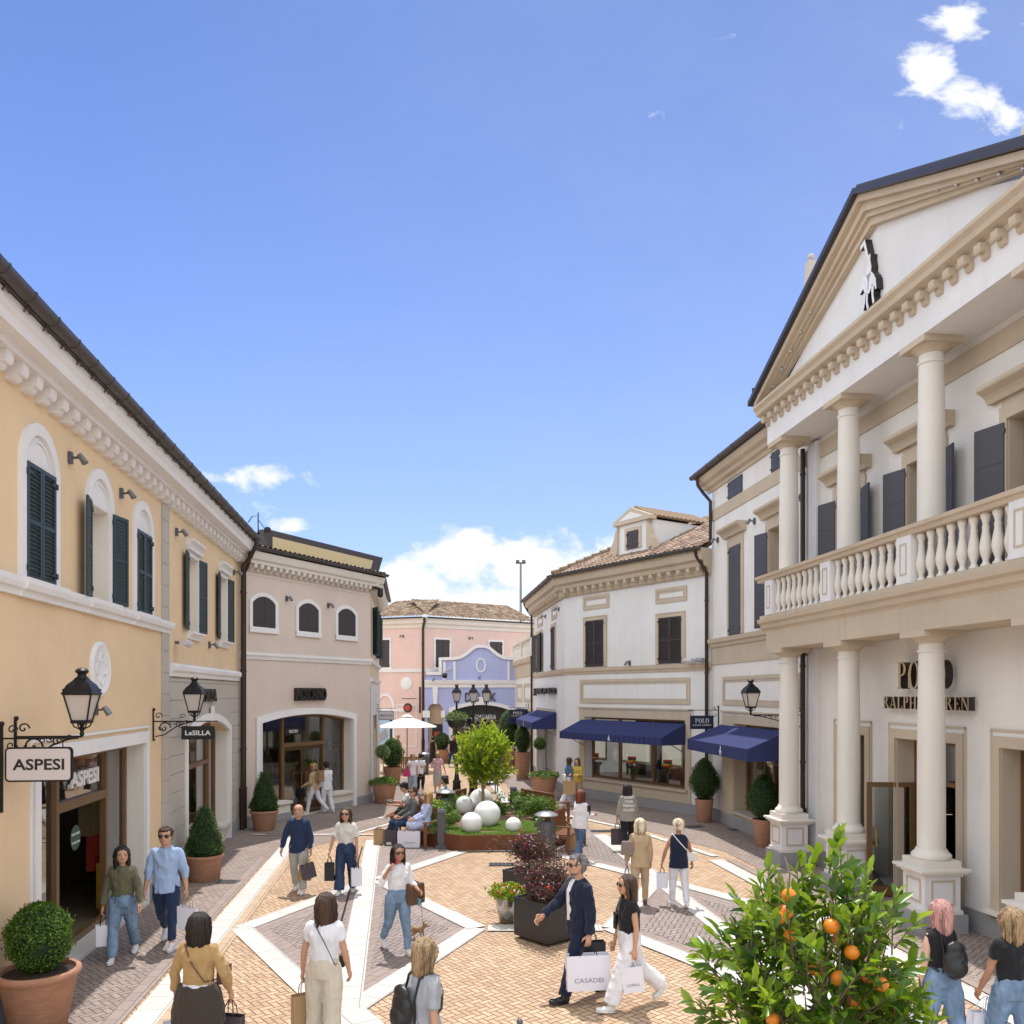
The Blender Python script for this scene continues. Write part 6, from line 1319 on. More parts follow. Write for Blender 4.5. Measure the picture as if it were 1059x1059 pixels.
# parasol
px_,py_=GX(421,41),41
t=empty('parasol',(px_,py_,0),0,'large open cream white parasol on a wooden pole before the pink building','parasol'); m=MB(); nrib=8; zr,za,rr=GZ(751.5,41),GZ(740.5,41),1.52
vs=[(0,0,za)]
for k in range(nrib*2): a=PI/nrib*k+PI/8; q=rr*(1 if k%2==0 else .94); vs.append((q*math.cos(a),q*math.sin(a),zr+(0 if k%2==0 else .01)))
m.add(vs,[(0,1+k,1+(k+1)%(nrib*2)) for k in range(nrib*2)]); vs2=[(v[0],v[1],v[2]-.03) for v in vs[1:]]
m.add([(v[0],v[1],v[2]) for v in vs[1:]]+vs2,[(k,(k+1)%16,16+(k+1)%16,16+k) for k in range(16)]); m.lathe([(.28,za-.02),(.05,za+.1)],seg=8); m.build('canopy','canvas',t,fix=False)
MB().tube([(0,0,0),(0,0,za+.14)],.03).build('pole','leather_tan',t); m=MB()
for k in range(8): a=PI/4*k+PI/8; m.tube([(0,0,za-.1),(rr*.97*math.cos(a),rr*.97*math.sin(a),zr-.0)],.015,5); m.tube([(0,0,za-.45),(rr*.5*math.cos(a),rr*.5*math.sin(a),(za+zr)/2-.08)],.012,5)
m.build('ribs','leather_tan',t); MB().box(-.3,.3,-.3,.3,0,.1).build('foot','cast_grey',t)
t=empty('wooden_screen',(GX(420,39.7),39.7,0),.02,'low brown slatted wooden screen under the white parasol','screen'); m=MB()
for i in range(16): m.box(-.75+i*.1,-.68+i*.1,-.02,.02,.08,.78)
m.build('slats','teak',t); MB().box(-.8,.85,-.03,.03,.74,.8).box(-.8,.85,-.03,.03,.06,.12).build('rail','teak',t); MB().box(-.84,-.78,-.04,.04,0,.84).build('post','teak',t); MB().box(.84,.9,-.04,.04,0,.84).build('post','teak',t)
# sandwich board bottom left
t=empty('sandwich_board',(GX(6,10.15)+.1,10.15,0),R(35),'white advertising board standing on the ground behind the round box ball','sign board'); MB().obox((0,0,.45),(1,0,0),(0,1,.15),(0,-.15,1),.28,.012,.44).build('panel','white',t); MB().obox((0,.16,.45),(1,0,0),(0,1,-.15),(0,.15,1),.28,.012,.44).build('panel','white',t)

# ================================================================== LANTERNS, SIGNS, AWNINGS, SPOTS
def lantern_head(t,x,y,z,k=.78):
    """square street lantern, base at z"""
    h=MB(); L=lambda pr,**q: h.lathe([(r*k,zz) for r,zz in pr],(x,y,z),**q)
    L([(.30,.44),(.32,.46),(.29,.48)],seg=4,rot=PI/4); L([(.09,.64),(.065,.67),(.06,.69),(.09,.71),(.1,.73),(.07,.755),(.01,.77)],seg=14); L([(.30,.47),(.285,.50),(.235,.56),(.13,.62),(.10,.65)],seg=4,rot=PI/4)
    for a in range(4): an=PI/4+PI/2*a; h.ball((x+.28*k*math.cos(an),y+.28*k*math.sin(an),z+.5),.016,6,5)
    h.build('lamp_roof','iron',t,sa=35)
    f=MB(); f.lathe([(.17*k,.0),(.18*k,.02),(.17*k,.04)],(x,y,z+.10),seg=4,rot=PI/4)
    for a in range(4):
        an=PI/4+PI/2*a; c_,s_=math.cos(an)*k,math.sin(an)*k; f.tube([(x+.155*c_,y+.155*s_,z+.12),(x+.285*c_,y+.285*s_,z+.46)],.011,5); f.tube([(x+.15*c_,y+.15*s_,z+.11),(x+.12*c_,y+.12*s_,z+.06),(x+.03*c_,y+.03*s_,z+.03)],.009,5)
    f.lathe([(.015,-.06),(.03,-.03),(.02,0),(.035,.03),(.02,.06),(.05,.11)],(x,y,z),seg=8); f.build('lamp_frame','iron',t,sa=40)
    g=MB(); g.lathe([(.14*k,.13),(.27*k,.45)],(x,y,z),seg=4,rot=PI/4); g.build('lamp_glass','lamp_glass',t)
def scroll(m,x0,y0,z0,r,turns,dirx,diry,flipz=1,start=0,th=.01):
    m.tube([(x0+dirx*rr*math.cos(t),y0+diry*rr*math.cos(t),z0+flipz*rr*math.sin(t)) for t,rr in [(start+i*.45,r*(1-i*.45/(turns*2*PI))) for i in range(int(turns*2*PI/.45))]],th,5)
def wall_lantern(f,u,n,z,label):
    t=f.empty('wall_lantern',u,0,z,label,'wall lantern','black wall lanterns on scroll brackets'); m=MB(); m.box(-.02,.02,-.02,0,-.32,.2); m.box(-.012,.012,-n,-.02,-.012,.012); m.ball((0,-.02,.22),.03,8,6); m.ball((0,-.02,-.34),.025,8,6)
    scroll(m,0,-.2,-.12,.12,1.3,0,-1,1,0,.012); scroll(m,0,-.13,-.12,.05,1,0,-1,-1,0,.01); scroll(m,0,-n*.62,-.06,.06,1.2,0,-1,1,.5,.01); scroll(m,0,-.1,.1,.07,1.2,0,-1,1,0,.01)
    m.tube([(0,-.04,-.28),(0,-.2,-.25),(0,-.42*n/.75,-.1),(0,-n*.8,-.03),(0,-n*.95,-.015)],.012,6)
    for k in range(5): scroll(m,0,-n*(.42+.1*k),-.05 +.01*k,.035,1,0,1,(-1)**k,0,.007)
    m.build('bracket','iron',t); lantern_head(t,0,-n,.06); return t
wall_lantern(L1,L1.uY(10.02),.76,3.28,'black wall lantern above the white ASPESI sign'); wall_lantern(L1,L1.uY(15.55),.74,3.28,'black wall lantern beside the small black LeSILLA sign'); wall_lantern(R2,R2.u(830),1.25,3.3,'black wall lantern with a long bracket reaching past the first portico column')
def hang_sign(f,u,n0,n1,z0,z1,mat,label,lines,edge='iron',tcol='white',border=True,ser=False,barz=.1):
    t=f.empty('hanging_sign',u,0,0,label,'hanging sign'); m=MB(); m.box(-.015,.015,-.03,0,z0-.35,z1+.25); m.box(-.01,.01,-n1-.05,-.03,z1+barz-.01,z1+barz+.01); m.ball((0,-.02,z1+.27),.03,8,6)
    scroll(m,0,-.12,z1+.02,.07,1.2,0,-1,-1,0,.008); scroll(m,0,-.13,z1+.2,.06,1.2,0,-1,1,0,.008)
    for q in (n0+.15*(n1-n0),n0+.85*(n1-n0)): m.tube([(0,-q,z1+barz),(0,-q,z1)],.006,5)
    m.build('bracket','iron',t)
    W=n1-n0; pc=-(n0+n1)/2
    def rr(w,h,r):
        P=[]
        for cx_,cz_,a0 in ((w-r,h-r,0),(-w+r,h-r,PI/2),(-w+r,-h+r,PI),(w-r,-h+r,3*PI/2)):
            for k in range(5): a=a0+PI/2*k/4; P.append((cx_+r*math.cos(a),cz_+r*math.sin(a)))
        return P
    P=rr(W/2,(z1-z0)/2,.05 if border else .01); zc=(z0+z1)/2
    board=MB().prism([(pc+a,zc+b) for a,b in P],-.02,.02,'x').build('board',edge if border else mat,t)
    if border: P2=rr(W/2-.02,(z1-z0)/2-.02,.035); MB().prism([(pc+a,zc+b) for a,b in P2],-.024,.024,'x').build('face',mat,board)
    for (s,h,dz,w,serf) in lines:
        for side in (-1,1):
            if serf:
                o=serif('lettering',s,board,0,-h/2,w,h,0,.004,None,tcol)
            else: o=text('lettering',s,h,.004,tcol,board,(0,0,0),width=w,offset=.022)
            # near face looks towards the camera: along -x for left facades, +x for right facades
            o.rotation_euler=(0,0,-PI/2 if side<0 else PI/2); o.location=(side*.025*(1),pc,zc+dz)
    return t
hang_sign(L1,L1.uY(9.66),.06,.79,2.78,3.18,'sign_white','white rectangular ASPESI sign with a black rim hanging under the nearest lantern',[('ASPESI',.13,0,.56,False)],tcol='black')
hang_sign(L1,L1.uY(17.1),.12,.77,2.86,3.13,'sign_black','small black LeSILLA sign hanging beside the second lantern',[('LeSILLA',.1,0,.5,False)],border=False)
hang_sign(R2,R2.u(743.5),.17,.88,2.74,3.14,'sign_navy','navy POLO sign hanging in front of the downpipe between the white buildings',[('POLO',.13,.05,.42,True),('RALPH LAUREN',.055,-.08,.56,True)],border=False,barz=.16)
hang_sign(RM,RM.u(547),.15,1.0,GZ(743,41.5),GZ(734,41.5),'sign_navy','navy POLO sign above the farther small navy awnings, beside the blue shop',[('POLO',.14,.05,.45,True),('RALPH LAUREN',.06,-.09,.6,True)],border=False)
hang_sign(L2b,L2b.u(387.5),.15,.75,GZ(746,31.5),GZ(736,31.5),'sign_white','small white sign with grey lettering hanging at the corner of the beige pink building',[('MARCO TOZZI',.06,0,.46,False)],tcol='black')
t=PL; u=PL.u(426); s=PL.empty('round_sign',u,0,0,'small round dark red sign on a bracket on the pink wall','hanging sign'); m=MB(); m.lathe([(.27,-.03),(.27,.03)],seg=24); o=m.build('disc','black',s); o.rotation_euler=(R(90),0,0); o.location=(0,-.5,GZ(732,48)); m=MB(); m.lathe([(.17,-.04),(.17,.04)],seg=24); o2=m.build('disc_face','red',o); MB().box(.5,.56,-.08,0,GZ(732,48)-.3,GZ(732,48)+1.2).box(-.4,.56,-.52,-.48,GZ(732,48)+.5,GZ(732,48)+.54).build('bracket','iron',s)
def awning(f,u0,u1,z_back,drop,depth,val,label,logo_u=None,group='navy shop awnings'):
    t=f.empty('awning',u0,0,0,label,'awning',group); W=u1-u0; m=MB(); z1=z_back; z0=z_back-drop
    m.add([(0,-.03,z1),(W,-.03,z1),(W,-depth,z0),(0,-depth,z0)],[(0,3,2,1)]); m.add([(0,-.03,z1-.02),(W,-.03,z1-.02),(W,-depth,z0-.02),(0,-depth,z0-.02)],[(0,1,2,3)]); m.build('canopy','awning_navy',t,fix=False)
    v=MB(); v.box(0,W,-depth-.006,-depth+.006,z0-val,z0)
    for x in (0,W-.012): v.box(x,x+.012,-depth+.006,-.03,z0-val,z0); v.prism([(-.03,z0),(-.03,z1),(-depth,z0)],x,x+.012,'x')
    v.build('valance','awning_navy',t); g=MB(); g.tube([(.03,-.04,z1-.04),(W-.03,-.04,z1-.04)],.02,6); g.tube([(.03,-depth+.04,z0-.04),(W-.03,-depth+.04,z0-.04)],.02,6)
    for x in (.06,W-.06): g.tube([(x,-.04,z0-.5),(x,-depth+.05,z0-.06)],.014,6)
    g.build('frame','cast_grey',t)
    if logo_u is not None:
        P=[[(0,.5),(.03,.52),(.1,.4),(.07,.38)],[(-.08,.2),(.0,.28),(.12,.26),(.16,.14),(.08,.16),(0,.14)],[(-.02,.28),(.08,.28),(.07,.42),(0,.42)],[(-.06,.2),(-.02,.2),(-.04,0),(-.07,0)],[(.1,.2),(.14,.2),(.15,0),(.11,0)],[(-.12,.24),(-.07,.28),(-.05,.22),(-.11,.18)]]
        e=MB(); k=val*.85/.52
        for p in P: e.prism([(logo_u-u0+a*k,z0-val*.93+b*k) for a,b in p],-depth-.013,-depth-.007)
        e.build('emblem','white',t)
    return t
def awn_px(f,pb0,pb1,pyb,pf,pyf,pyv,label,logo=None):
    """pb0,pb1: back corners (px on the wall), pyb: row of the back edge at pb0; pf,pyf,pyv: a front corner with valance rows"""
    u0,u1=f.u(pb0),f.u(pb1); zb=f.z(pb0,pyb); 
    return u0,u1,zb
u0,u1=R1.u(602.5),R1.u(710); awning(R1,u0,u1,R1.z(604,744),.42,1.05,.24,'long navy awning over the triple shop window of the white corner building',logo_u=R1.u(629.5,1.05))
u0=R2.u(747); u1=R2.u(747)+4.55; awning(R2,u0,u1,R2.z(748,749.3),.42,1.05,.3,'navy awning with pale stripes over the shop window left of the portico',logo_u=R2.u(745,1.05))
awning(RS,RS.u(556),RS.u(575.8),3.05,.42,1.0,.26,'small navy awning on the street side of the white corner building',logo_u=RS.u(541.5,1.0)); awning(RM,RM.uY(46.3) if False else RM.u(536.5),RM.u(546.5),3.0,.45,1.0,.26,'smallest and farthest navy awning, next to the blue shop')
def spot(f,u,z,label,n=.17,cam=False):
    t=f.empty('wall_spotlight',u,0,z,label,'spotlight','small wall spotlights'); MB().box(-.04,.04,-.05,0,-.08,.08).build('mount','cast_grey',t); MB().tube([(0,-.05,0),(0,-n,.01)],.018,6).build('arm','cast_grey',t); m=MB(); m.tube([(0,-n+.03,.05),(0,-n-.05,-.07)],[.035,.048],10); m.build('head','floodlight',t,sa=40); return t
for Y,z,l in ((11.64,7.06,'wall spotlight between the first two arched windows of the ochre building'),(13.75,7.07,'wall spotlight between the second and third arched windows of the ochre building'),(17.1,7.08,'wall spotlight above the nearer square window of the ochre building'),(22.9,7.1,'wall spotlight at the far end of the ochre building'),(12.6,3.55,'wall spotlight under the round white medallion'),(20.0,4.95,'wall spotlight between the two square windows of the ochre building')): spot(L1,L1.uY(Y),z,l)
spot(L2,L2.u(296),L2.z(296,619),'wall spotlight between the first and second arched shutters of the beige pink building'); spot(L2,L2.u(339),L2.z(339,626),'wall spotlight between the second and third arched shutters of the beige pink building')
for px,py,f,l in ((417,658,PL,'tiny wall spotlight on the left wing of the pink building'),(485.5,660,PR,'tiny wall spotlight between the shutters of the pink building'),(448.5,703,BL,'small dark lamp at the left end of the white band of the blue gable'),(496,700.5,BL,'small dark lamp in the middle of the white band of the blue gable')): spot(f,f.u(px),f.z(px,py),l,.35)
for px,py,f,l in ((564.5,637.5,RS,'wall spotlight between the framed panels on the side of the white corner building'),(578.5,630,RS,'wall spotlight near the corner of the white corner building'),(651.5,685.5,R1,'wall spotlight low between the two shuttered windows of the white corner building'),(743,558.5,R2,'wall spotlight near the downpipe at the top of the tall white wing'),(781,539,R2,'wall spotlight between the closed and the open shutters of the tall white wing'),(829,514.5,R2,'wall spotlight behind the first upper portico column')): spot(f,f.u(px),f.z(px,py),l)
for px,py,f,l,hs in ((718,683,R1,'pair of pale grey round loudspeakers on the ledge beside the downpipe',1),(181,664.5,L1,'pale grey tube camera on the ochre wall above the grey cornice',0)):
    t=f.empty('wall_camera',f.u(px),0,f.z(px,py),l,'camera'); m=MB(); m.tube([(-.2,-.2,0),(.16,-.24,-.02)],.075,12); m.build('housing','sign_white',t,sa=40)
    if hs: m=MB(); m.tube([(.3,-.2,0),(.6,-.24,-.02)],.075,12); m.build('housing','paper_grey',t,sa=40)
    MB().tube([(0,0,0),(0,-.2,0)],.03,8).build('mount','cast_grey',t)
t=L2b.empty('dome_camera',.15,0,GZ(612,29.4),'dark dome camera on the corner under the eaves of the beige pink building','camera'); m=MB(); m.ball((0,-.35,-.1),.1); m.lathe([(.1,-.1),(.1,.12)],(0,-.35,0),seg=14); m.build('dome','black',t,sa=50); MB().tube([(0,0,.1),(0,-.35,.12)],.02,6).build('arm','cast_grey',t)
t=BL.empty('dome_camera',BL.u(460.5),0,GZ(697,47.4),'dark camera on a white arm at the left shoulder of the blue gable','camera'); m=MB(); m.ball((0,-.5,-.1),.16); m.build('dome','black',t,sa=50); MB().tube([(.3,0,.3),(0,-.5,.2),(0,-.5,0)],.05,6).build('arm','sign_white',t)
# lamp posts behind the lemon tree
def lamp_post(x,y,heads,label,ztop=3.35,basket=False):
    t=empty('lamp_post',(x,y,0),.05,label,'lamp post','black lamp posts behind the lemon tree'); MB().lathe([(.2,0),(.2,.12),(.16,.16),(.14,.5),(.17,.55),(.1,.62),(.06,.9),(.05,2.4),(.07,2.45),(.045,2.5),(.04,ztop)],seg=14).build('post','iron',t,sa=40)
    for hx,hz in heads:
        if hx: m=MB(); m.tube([(0,0,hz-.35),(hx*.5,0,hz-.5),(hx,0,hz-.3),(hx,0,hz+.02)],.018,6); scroll(m,hx*.5,0,hz-.3,.1,1.2,1,0); m.build('arm','iron',t)
        lantern_head(t,hx,0,hz)
    return t
lamp_post(GX(489.5,31),31,[(0,3.37),(.48,3.37)],'black lamp post with two lanterns rising behind the lemon tree',3.37); lamp_post(GX(472.3,31),31,[(0,3.37)],'single lantern lamp post with a hanging basket, left of the lemon tree',3.37)
t=empty('hanging_basket',(GX(472,30.7),30.7,0),0,'dark hanging flower basket on the single lamp post','hanging basket'); MB().lathe([(.08,2.45),(.28,2.6),(.36,2.82),(.33,2.82)],seg=20).build('bowl','black',t,sa=40)
P,N=surf_points(sph_fn(.38,.22,2.9),900,8,.1); leafcloud('foliage','leaf_silver',P,N,.08,t,.5,.3,.8,4); f=MB()
for k in range(9): q=P[random.randrange(len(P))]*1.0; f.ball(tuple(q),.03,6,4)
f.build('flowers','magenta',t,sa=60)
# far floodlight mast, weather vane
t=empty('floodlight_mast',(GX(538.5,75),75,0),0,'tall thin floodlight mast rising beyond the roofs','mast'); zt_=GZ(583,75); MB().tube([(0,0,0),(0,0,zt_)],[.16,.09],8).build('mast','floodlight',t); MB().box(-.45,.45,-.1,.1,zt_,zt_+.12).box(-.42,-.12,-.25,.1,zt_+.1,zt_+.3).box(.12,.42,-.25,.1,zt_+.1,zt_+.3).build('floodlights','cast_grey',t)
wy=25.4; wx=GX(267,wy); zb_=8.3; zt_=GZ(530,wy); t=empty('weather_vane',(wx,wy,zb_),0,'thin black wind vane with a curved blade on the tiled roof at left','weather vane'); MB().tube([(0,0,0),(0,0,zt_-zb_)],.018,6).ball((0,0,(zt_-zb_)*.35),.05,8,6).build('rod','iron',t)
m=MB(); h_=zt_-zb_-.1; m.tube([(-.3,0,h_-.2),(-.18,0,h_-.02),(-.02,0,h_)],[.035,.03,.012],6,flat=.3); m.tube([(0,0,h_-.12),(.2,0,h_-.38),(.3,0,h_-.45)],.012,5); m.ball((.28,0,h_-.42),(.11,.02,.09)); m.tube([(.2,0,h_-.45),(.22,0,h_-.7)],[.06,.02],6,flat=.4); m.tube([(.3,0,h_-.4),(.55,0,h_-.6)],[.05,.02],6,flat=.4); m.build('vane','iron',t)
# terrace plants on the small cream house
tp_=empty('terrace_plant',(RM.w(6.6,-.6)[0],RM.w(6.6,-.6)[1],5.5),0,'yellow green shrub on the roof terrace behind the balustrade','plant'); P,N=surf_points(sph_fn(.5,.6,1.3),900,8,.15); leafcloud('foliage','leaf_bright',P,N,.1,tp_,.5,.3,.8,4); MB().lathe([(.2,0),(.3,.6)],seg=14).build('pot','terracotta',tp_)
# shop displays
def display(f,u0,u1,n,z0,z1,label,kind=0):
    t=f.empty('window_display',(u0+u1)/2,n,0,label,'display'); w=(u1-u0)/2; MB().box(-w,w,0,.03,z0,z1).build('panel','canvas',t); MB().box(-w+.06,w-.06,-.012,-.001,z0+.1,z1-.08).build('panel_face','glow_panel',t)
    m=MB(); m.lathe([(.22,0),(.2,.05),(.1,.12),(.12,.4),(.2,.52),(.24,.55)],(0,-.1,.72 if False else z0-.62),seg=14); m.build('pedestal','black',t,sa=40)
    for i,(c,dz) in enumerate((('red',0),('yellow',.06),('forest',.12),('red',.18))): MB().box(-.1+.0*i,.12,-.3,-.1,z0+.02+dz,z0+.075+dz).build('folded_cloth',c,t)
    return t
for a,b,l in ((612,627,'pale display panel with striped goods in the left pane of the corner shop window'),(643,673,'pale display panel in the middle pane of the corner shop window'),(684,706,'pale display panel with folded clothes in the right pane of the corner shop window')): display(R1,R1.u(a,-.6),R1.u(b,-.6),-.6,1.35,2.62,l,a==643)
mq=mannequin(R1,R1.u(651,-.8),-.8,.9,'black','bust in dark clothes behind the middle pane of the corner shop window',mat='leather_tan',h=1.5)
bl_=R2.empty('window_lamp',R2.u(770,-.7),-.7,2.5,'small glowing lamp inside the shop window left of the portico','lamp'); MB().ball((0,0,0),.045).build('bulb','warm_bulb',bl_); MB().tube([(0,0,.03),(0,0,.6)],.008,5).build('cord','black',bl_)
dm=R2.empty('window_display',R2.u(785,-1.0),-1.0,0,'red and orange clothes hanging in the shop window left of the portico','display'); MB().box(-.4,.4,-.02,.02,.5,2.6).build('panel','glow_dim',dm); MB().box(.1,.38,-.12,-.03,1.6,2.5).build('red_garment','red',dm); MB().box(-.3,0,-.12,-.03,.5,.9).build('plinth_box','white',dm)
ga=L1.empty('clothes_rail',L1.u(92,-.8),-.8,0,'brown jackets and red trousers hanging inside the ASPESI shop','clothes'); MB().box(-.15,.45,-.1,.12,1.35,2.15).build('jacket','khaki',ga); MB().box(.1,.4,-.06,.08,.7,1.35).build('trousers','red',ga); MB().tube([(-.6,0,2.2),(.7,0,2.2)],.02).build('rail','steel',ga); MB().box(.05,.7,-.35,-.1,.05,.85).build('yellow_box','yellow',ga)

# ================================================================== PEOPLE
for n_,c in (('skin',(.55,.32,.21)),('skin_pale',(.66,.42,.31)),('skin_tan',(.42,.22,.13))): skinmat(n_,c)
for n_,c in (('hair_black',(.018,.012,.01)),('hair_brown',(.06,.032,.018)),('hair_blonde',(.40,.25,.10)),('hair_white',(.62,.52,.36)),('hair_grey',(.16,.15,.15)),('hair_auburn',(.16,.04,.02)),('hair_pink',(.48,.25,.22)),('hair_ash',(.32,.21,.11))): hairmat(n_,c)
for n_,c in (('c_white',(.74,.73,.76)),('c_offwhite',(.68,.65,.6)),('c_lightblue',(.34,.46,.68)),('c_navy',(.012,.018,.042)),('c_navy2',(.02,.036,.085)),('c_olive',(.13,.125,.075)),('c_grey',(.12,.12,.12)),('c_greytee',(.36,.37,.4)),('c_black',(.016,.016,.018)),('c_tan',(.44,.28,.12)),('c_dkbrown',(.055,.043,.035)),
    ('c_beige',(.60,.53,.42)),('c_camel',(.50,.36,.22)),('c_ltgrey',(.42,.42,.40)),('c_pink',(.62,.38,.42)),('c_bluegrey',(.36,.40,.47)),('c_sweat',(.31,.28,.24)),('c_paleblue',(.50,.56,.78)),('c_yellow',(.55,.38,.07)),('c_maroon',(.22,.03,.035)),('c_khaki',(.33,.26,.17))): cloth(n_,c)
denim('d_light',(.17,.25,.36)); denim('d_mid',(.085,.14,.24)); denim('d_dark',(.035,.055,.11))
def remesh(mb,voxel,smooth=2,wr=0.0,wscale=9,seed=0,wz=.5):
    me=mb.mesh('tmp'); bm=bmesh.new(); bm.from_mesh(me); bmesh.ops.recalc_face_normals(bm,faces=bm.faces); bm.to_mesh(me); bm.free()
    o=bpy.data.objects.new('tmp',me); COL.objects.link(o); r=o.modifiers.new('r','REMESH'); r.mode='VOXEL'; r.voxel_size=voxel; r.use_smooth_shade=True
    if smooth: s=o.modifiers.new('s','SMOOTH'); s.iterations=smooth; s.factor=.5
    dg=bpy.context.evaluated_depsgraph_get(); out=bpy.data.meshes.new_from_object(o.evaluated_get(dg)); bpy.data.objects.remove(o); bpy.data.meshes.remove(me)
    if wr:
        n=len(out.vertices); co=np.zeros(n*3,dtype=np.float32); out.vertices.foreach_get('co',co); co=co.reshape(-1,3); nr=np.zeros(n*3,dtype=np.float32); out.vertex_normals.foreach_get('vector',nr); nr=nr.reshape(-1,3)
        for i in range(n):
            p=co[i]; v=noise.noise((p[0]*wscale+seed,p[1]*wscale,p[2]*wscale*wz+seed*.7)); v2=noise.noise((p[0]*wscale*2.2-seed,p[1]*wscale*2.2,p[2]*wscale*.9)); co[i]+=nr[i]*((1-abs(v)*2.6)*.8+v2*.7)*wr
        out.vertices.foreach_set('co',co.ravel()); out.update()
    out.polygons.foreach_set('use_smooth',[True]*len(out.polygons)); return out
def mobj(name,me,mat,parent,loc=None,rz=None):
    me.name=name; me.materials.clear(); me.materials.append(M[mat]); o=bpy.data.objects.new(name,me); COL.objects.link(o); o.parent=parent
    if loc is not None: o.location=loc
    return o
def ell(mb,secs,seg=16):
    """closed loft of ellipses: (center(x,y,z), rx, ry, tiltmatrix)"""
    vs=[];m=len(secs)
    for c,rx,ry,mt in secs:
        for k in range(seg):
            t=2*PI*k/seg; p=Vector((rx*math.cos(t),ry*math.sin(t),0)); 
            if mt is not None: p=mt@p
            vs.append((c[0]+p.x,c[1]+p.y,c[2]+p.z))
    fs=[(i*seg+k,i*seg+(k+1)%seg,(i+1)*seg+(k+1)%seg,(i+1)*seg+k) for i in range(m-1) for k in range(seg)]+[tuple(range(seg))[::-1],tuple((m-1)*seg+k for k in range(seg))]
    mb.add(vs,fs)
def limb(mb,pts,rs,seg=12):
    mb.tube(pts,rs,seg)
    for p,r in zip(pts,rs): mb.ball(tuple(p),r*.99,10,7)
def V3(*a): return Vector(a)
def person(label,px,py,face,h=1.68,male=False,xy=None,legs=((10,8),(-12,14)),arms=None,lean=2,turn=0,nod=0,hair='long',hairm='hair_brown',skin='skin',top='tee',topm='c_white',bot='trousers',botm='d_mid',cut=1.0,topl=.48,shoes='sole',shades=False,sit=None,open_jacket=None,near=True,tie=None,beard=False,split=0,belt=None,slv=None,ankle=True,wide_top=1.0):
    """legs: ((thigh pitch, knee bend[,abduct]) left, right); arms: (pitch, abduct, elbow, inward) left, right"""
    x,y=xy or G(px,py); root=empty('person',(x,y,0),face-PI/2,label,'person'); vx=.012 if near else .02
    arms=arms or ((6,8,12,0),(6,8,12,0)); S=h; sw=(.094 if male else .083)*S; hw=.052*S; seed=hash(label)%97
    seed=sum(ord(c) for c in label)%97
    hipz=.525*S; th=.245*S; sh=.235*S
    def legpts(side,L):
        p,k=R(L[0]),R(L[1]); ab=R(L[2]) if len(L)>2 else R(2); hp=V3(side*hw,0,0); kn=hp+V3(side*math.sin(ab),math.sin(p)*math.cos(ab),-math.cos(p)*math.cos(ab))*th; an=kn+V3(side*math.sin(ab)*.3,math.sin(p-k),-math.cos(p-k))*sh; return hp,kn,an,p-k
    LP=[legpts(-1,legs[0]),legpts(1,legs[1])]
    low=min(lp[2].z for lp in LP); pz=sit if sit else -low+.045*S
    base=V3(0,0,pz); LP=[(a+base,b+base,c+base,q) for a,b,c,q in LP]
    ln=R(lean); up=V3(0,math.sin(ln),math.cos(ln)); ML=Matrix.Rotation(-ln,3,'X'); hip=base.copy()
    def T(z,y=0,x=0): return hip+up*(z*S)+ML@V3(x*S,y*S,0)
    chest=T(.215); neck=T(.305); shc=T(.274)
    tr=R(turn)
    def armpts(side,A):
        p,ab,e,inn=[R(v) for v in A]; s0=shc+ML@V3(side*sw,0,0); d1=V3(side*math.sin(ab),math.sin(p)*math.cos(ab),-math.cos(p)*math.cos(ab)); el=s0+d1*.168*S; p2=p+e; d2=V3(-side*math.sin(inn)+side*math.sin(ab)*.5,math.sin(p2)*math.cos(inn),-math.cos(p2)*math.cos(inn)).normalized(); wr=el+d2*.145*S; return s0,el,wr,d2
    AP=[armpts(-1,arms[0]),armpts(1,arms[1])]
    # ---- body
    b=MB(); k=1 if male else .92
    ell(b,[(T(-.03),.068*S*k,.05*S,ML),(T(.02),.072*S,.052*S,ML),(T(.09),.068*S*k,.048*S,ML),(T(.16),.085*S*k,.06*S,ML),(T(.23),.092*S*k,.058*S,ML),(T(.268),.074*S*k,.044*S,ML),(T(.295),.038*S,.033*S,ML)])
    hd=T(.405,.012+.0*lean); MT=Matrix.Rotation(tr,3,'Z')@Matrix.Rotation(-R(nod)-ln*.3,3,'X')
    b.tube([T(.27),T(.32),hd+MT@V3(0,-.008*S,-.04*S)],[.034*S*(1.1 if male else .92),.031*S*(1.1 if male else .9),.032*S],12)
    hs=S if not False else S
    hv=.0655*S
    def HP(x,y,z): return hd+MT@V3(x*hv*2,y*hv*2,z*hv*2)
    secs=[(-.5,.13,.17,.20),(-.44,.12,.25,.27),(-.34,.07,.32,.36),(-.2,.02,.365,.43),(-.05,0,.385,.465),(.1,-.01,.395,.485),(.25,-.02,.385,.47),(.37,-.03,.32,.39),(.45,-.035,.21,.26),(.495,-.04,.07,.09)]
    ell(b,[(HP(0,yo,z),rx*2*hv,ry*2*hv*.97,MT) for z,yo,rx,ry in secs],20)
    # nose, brow ridge, ears, chin
    ell(b,[(HP(0,.45,.06),.035*2*hv,.03*2*hv,MT),(HP(0,.50,-.06),.05*2*hv,.045*2*hv,MT),(HP(0,.53,-.12),.075*2*hv,.055*2*hv,MT),(HP(0,.47,-.155),.06*2*hv,.03*2*hv,MT)],10)
    b.ball(tuple(HP(0,.35,-.41)),(.11*2*hv,.08*2*hv,.07*2*hv),10,7); b.ball(tuple(HP(0,.415,-.255)),(.11*2*hv,.055*2*hv,.045*2*hv),10,7)
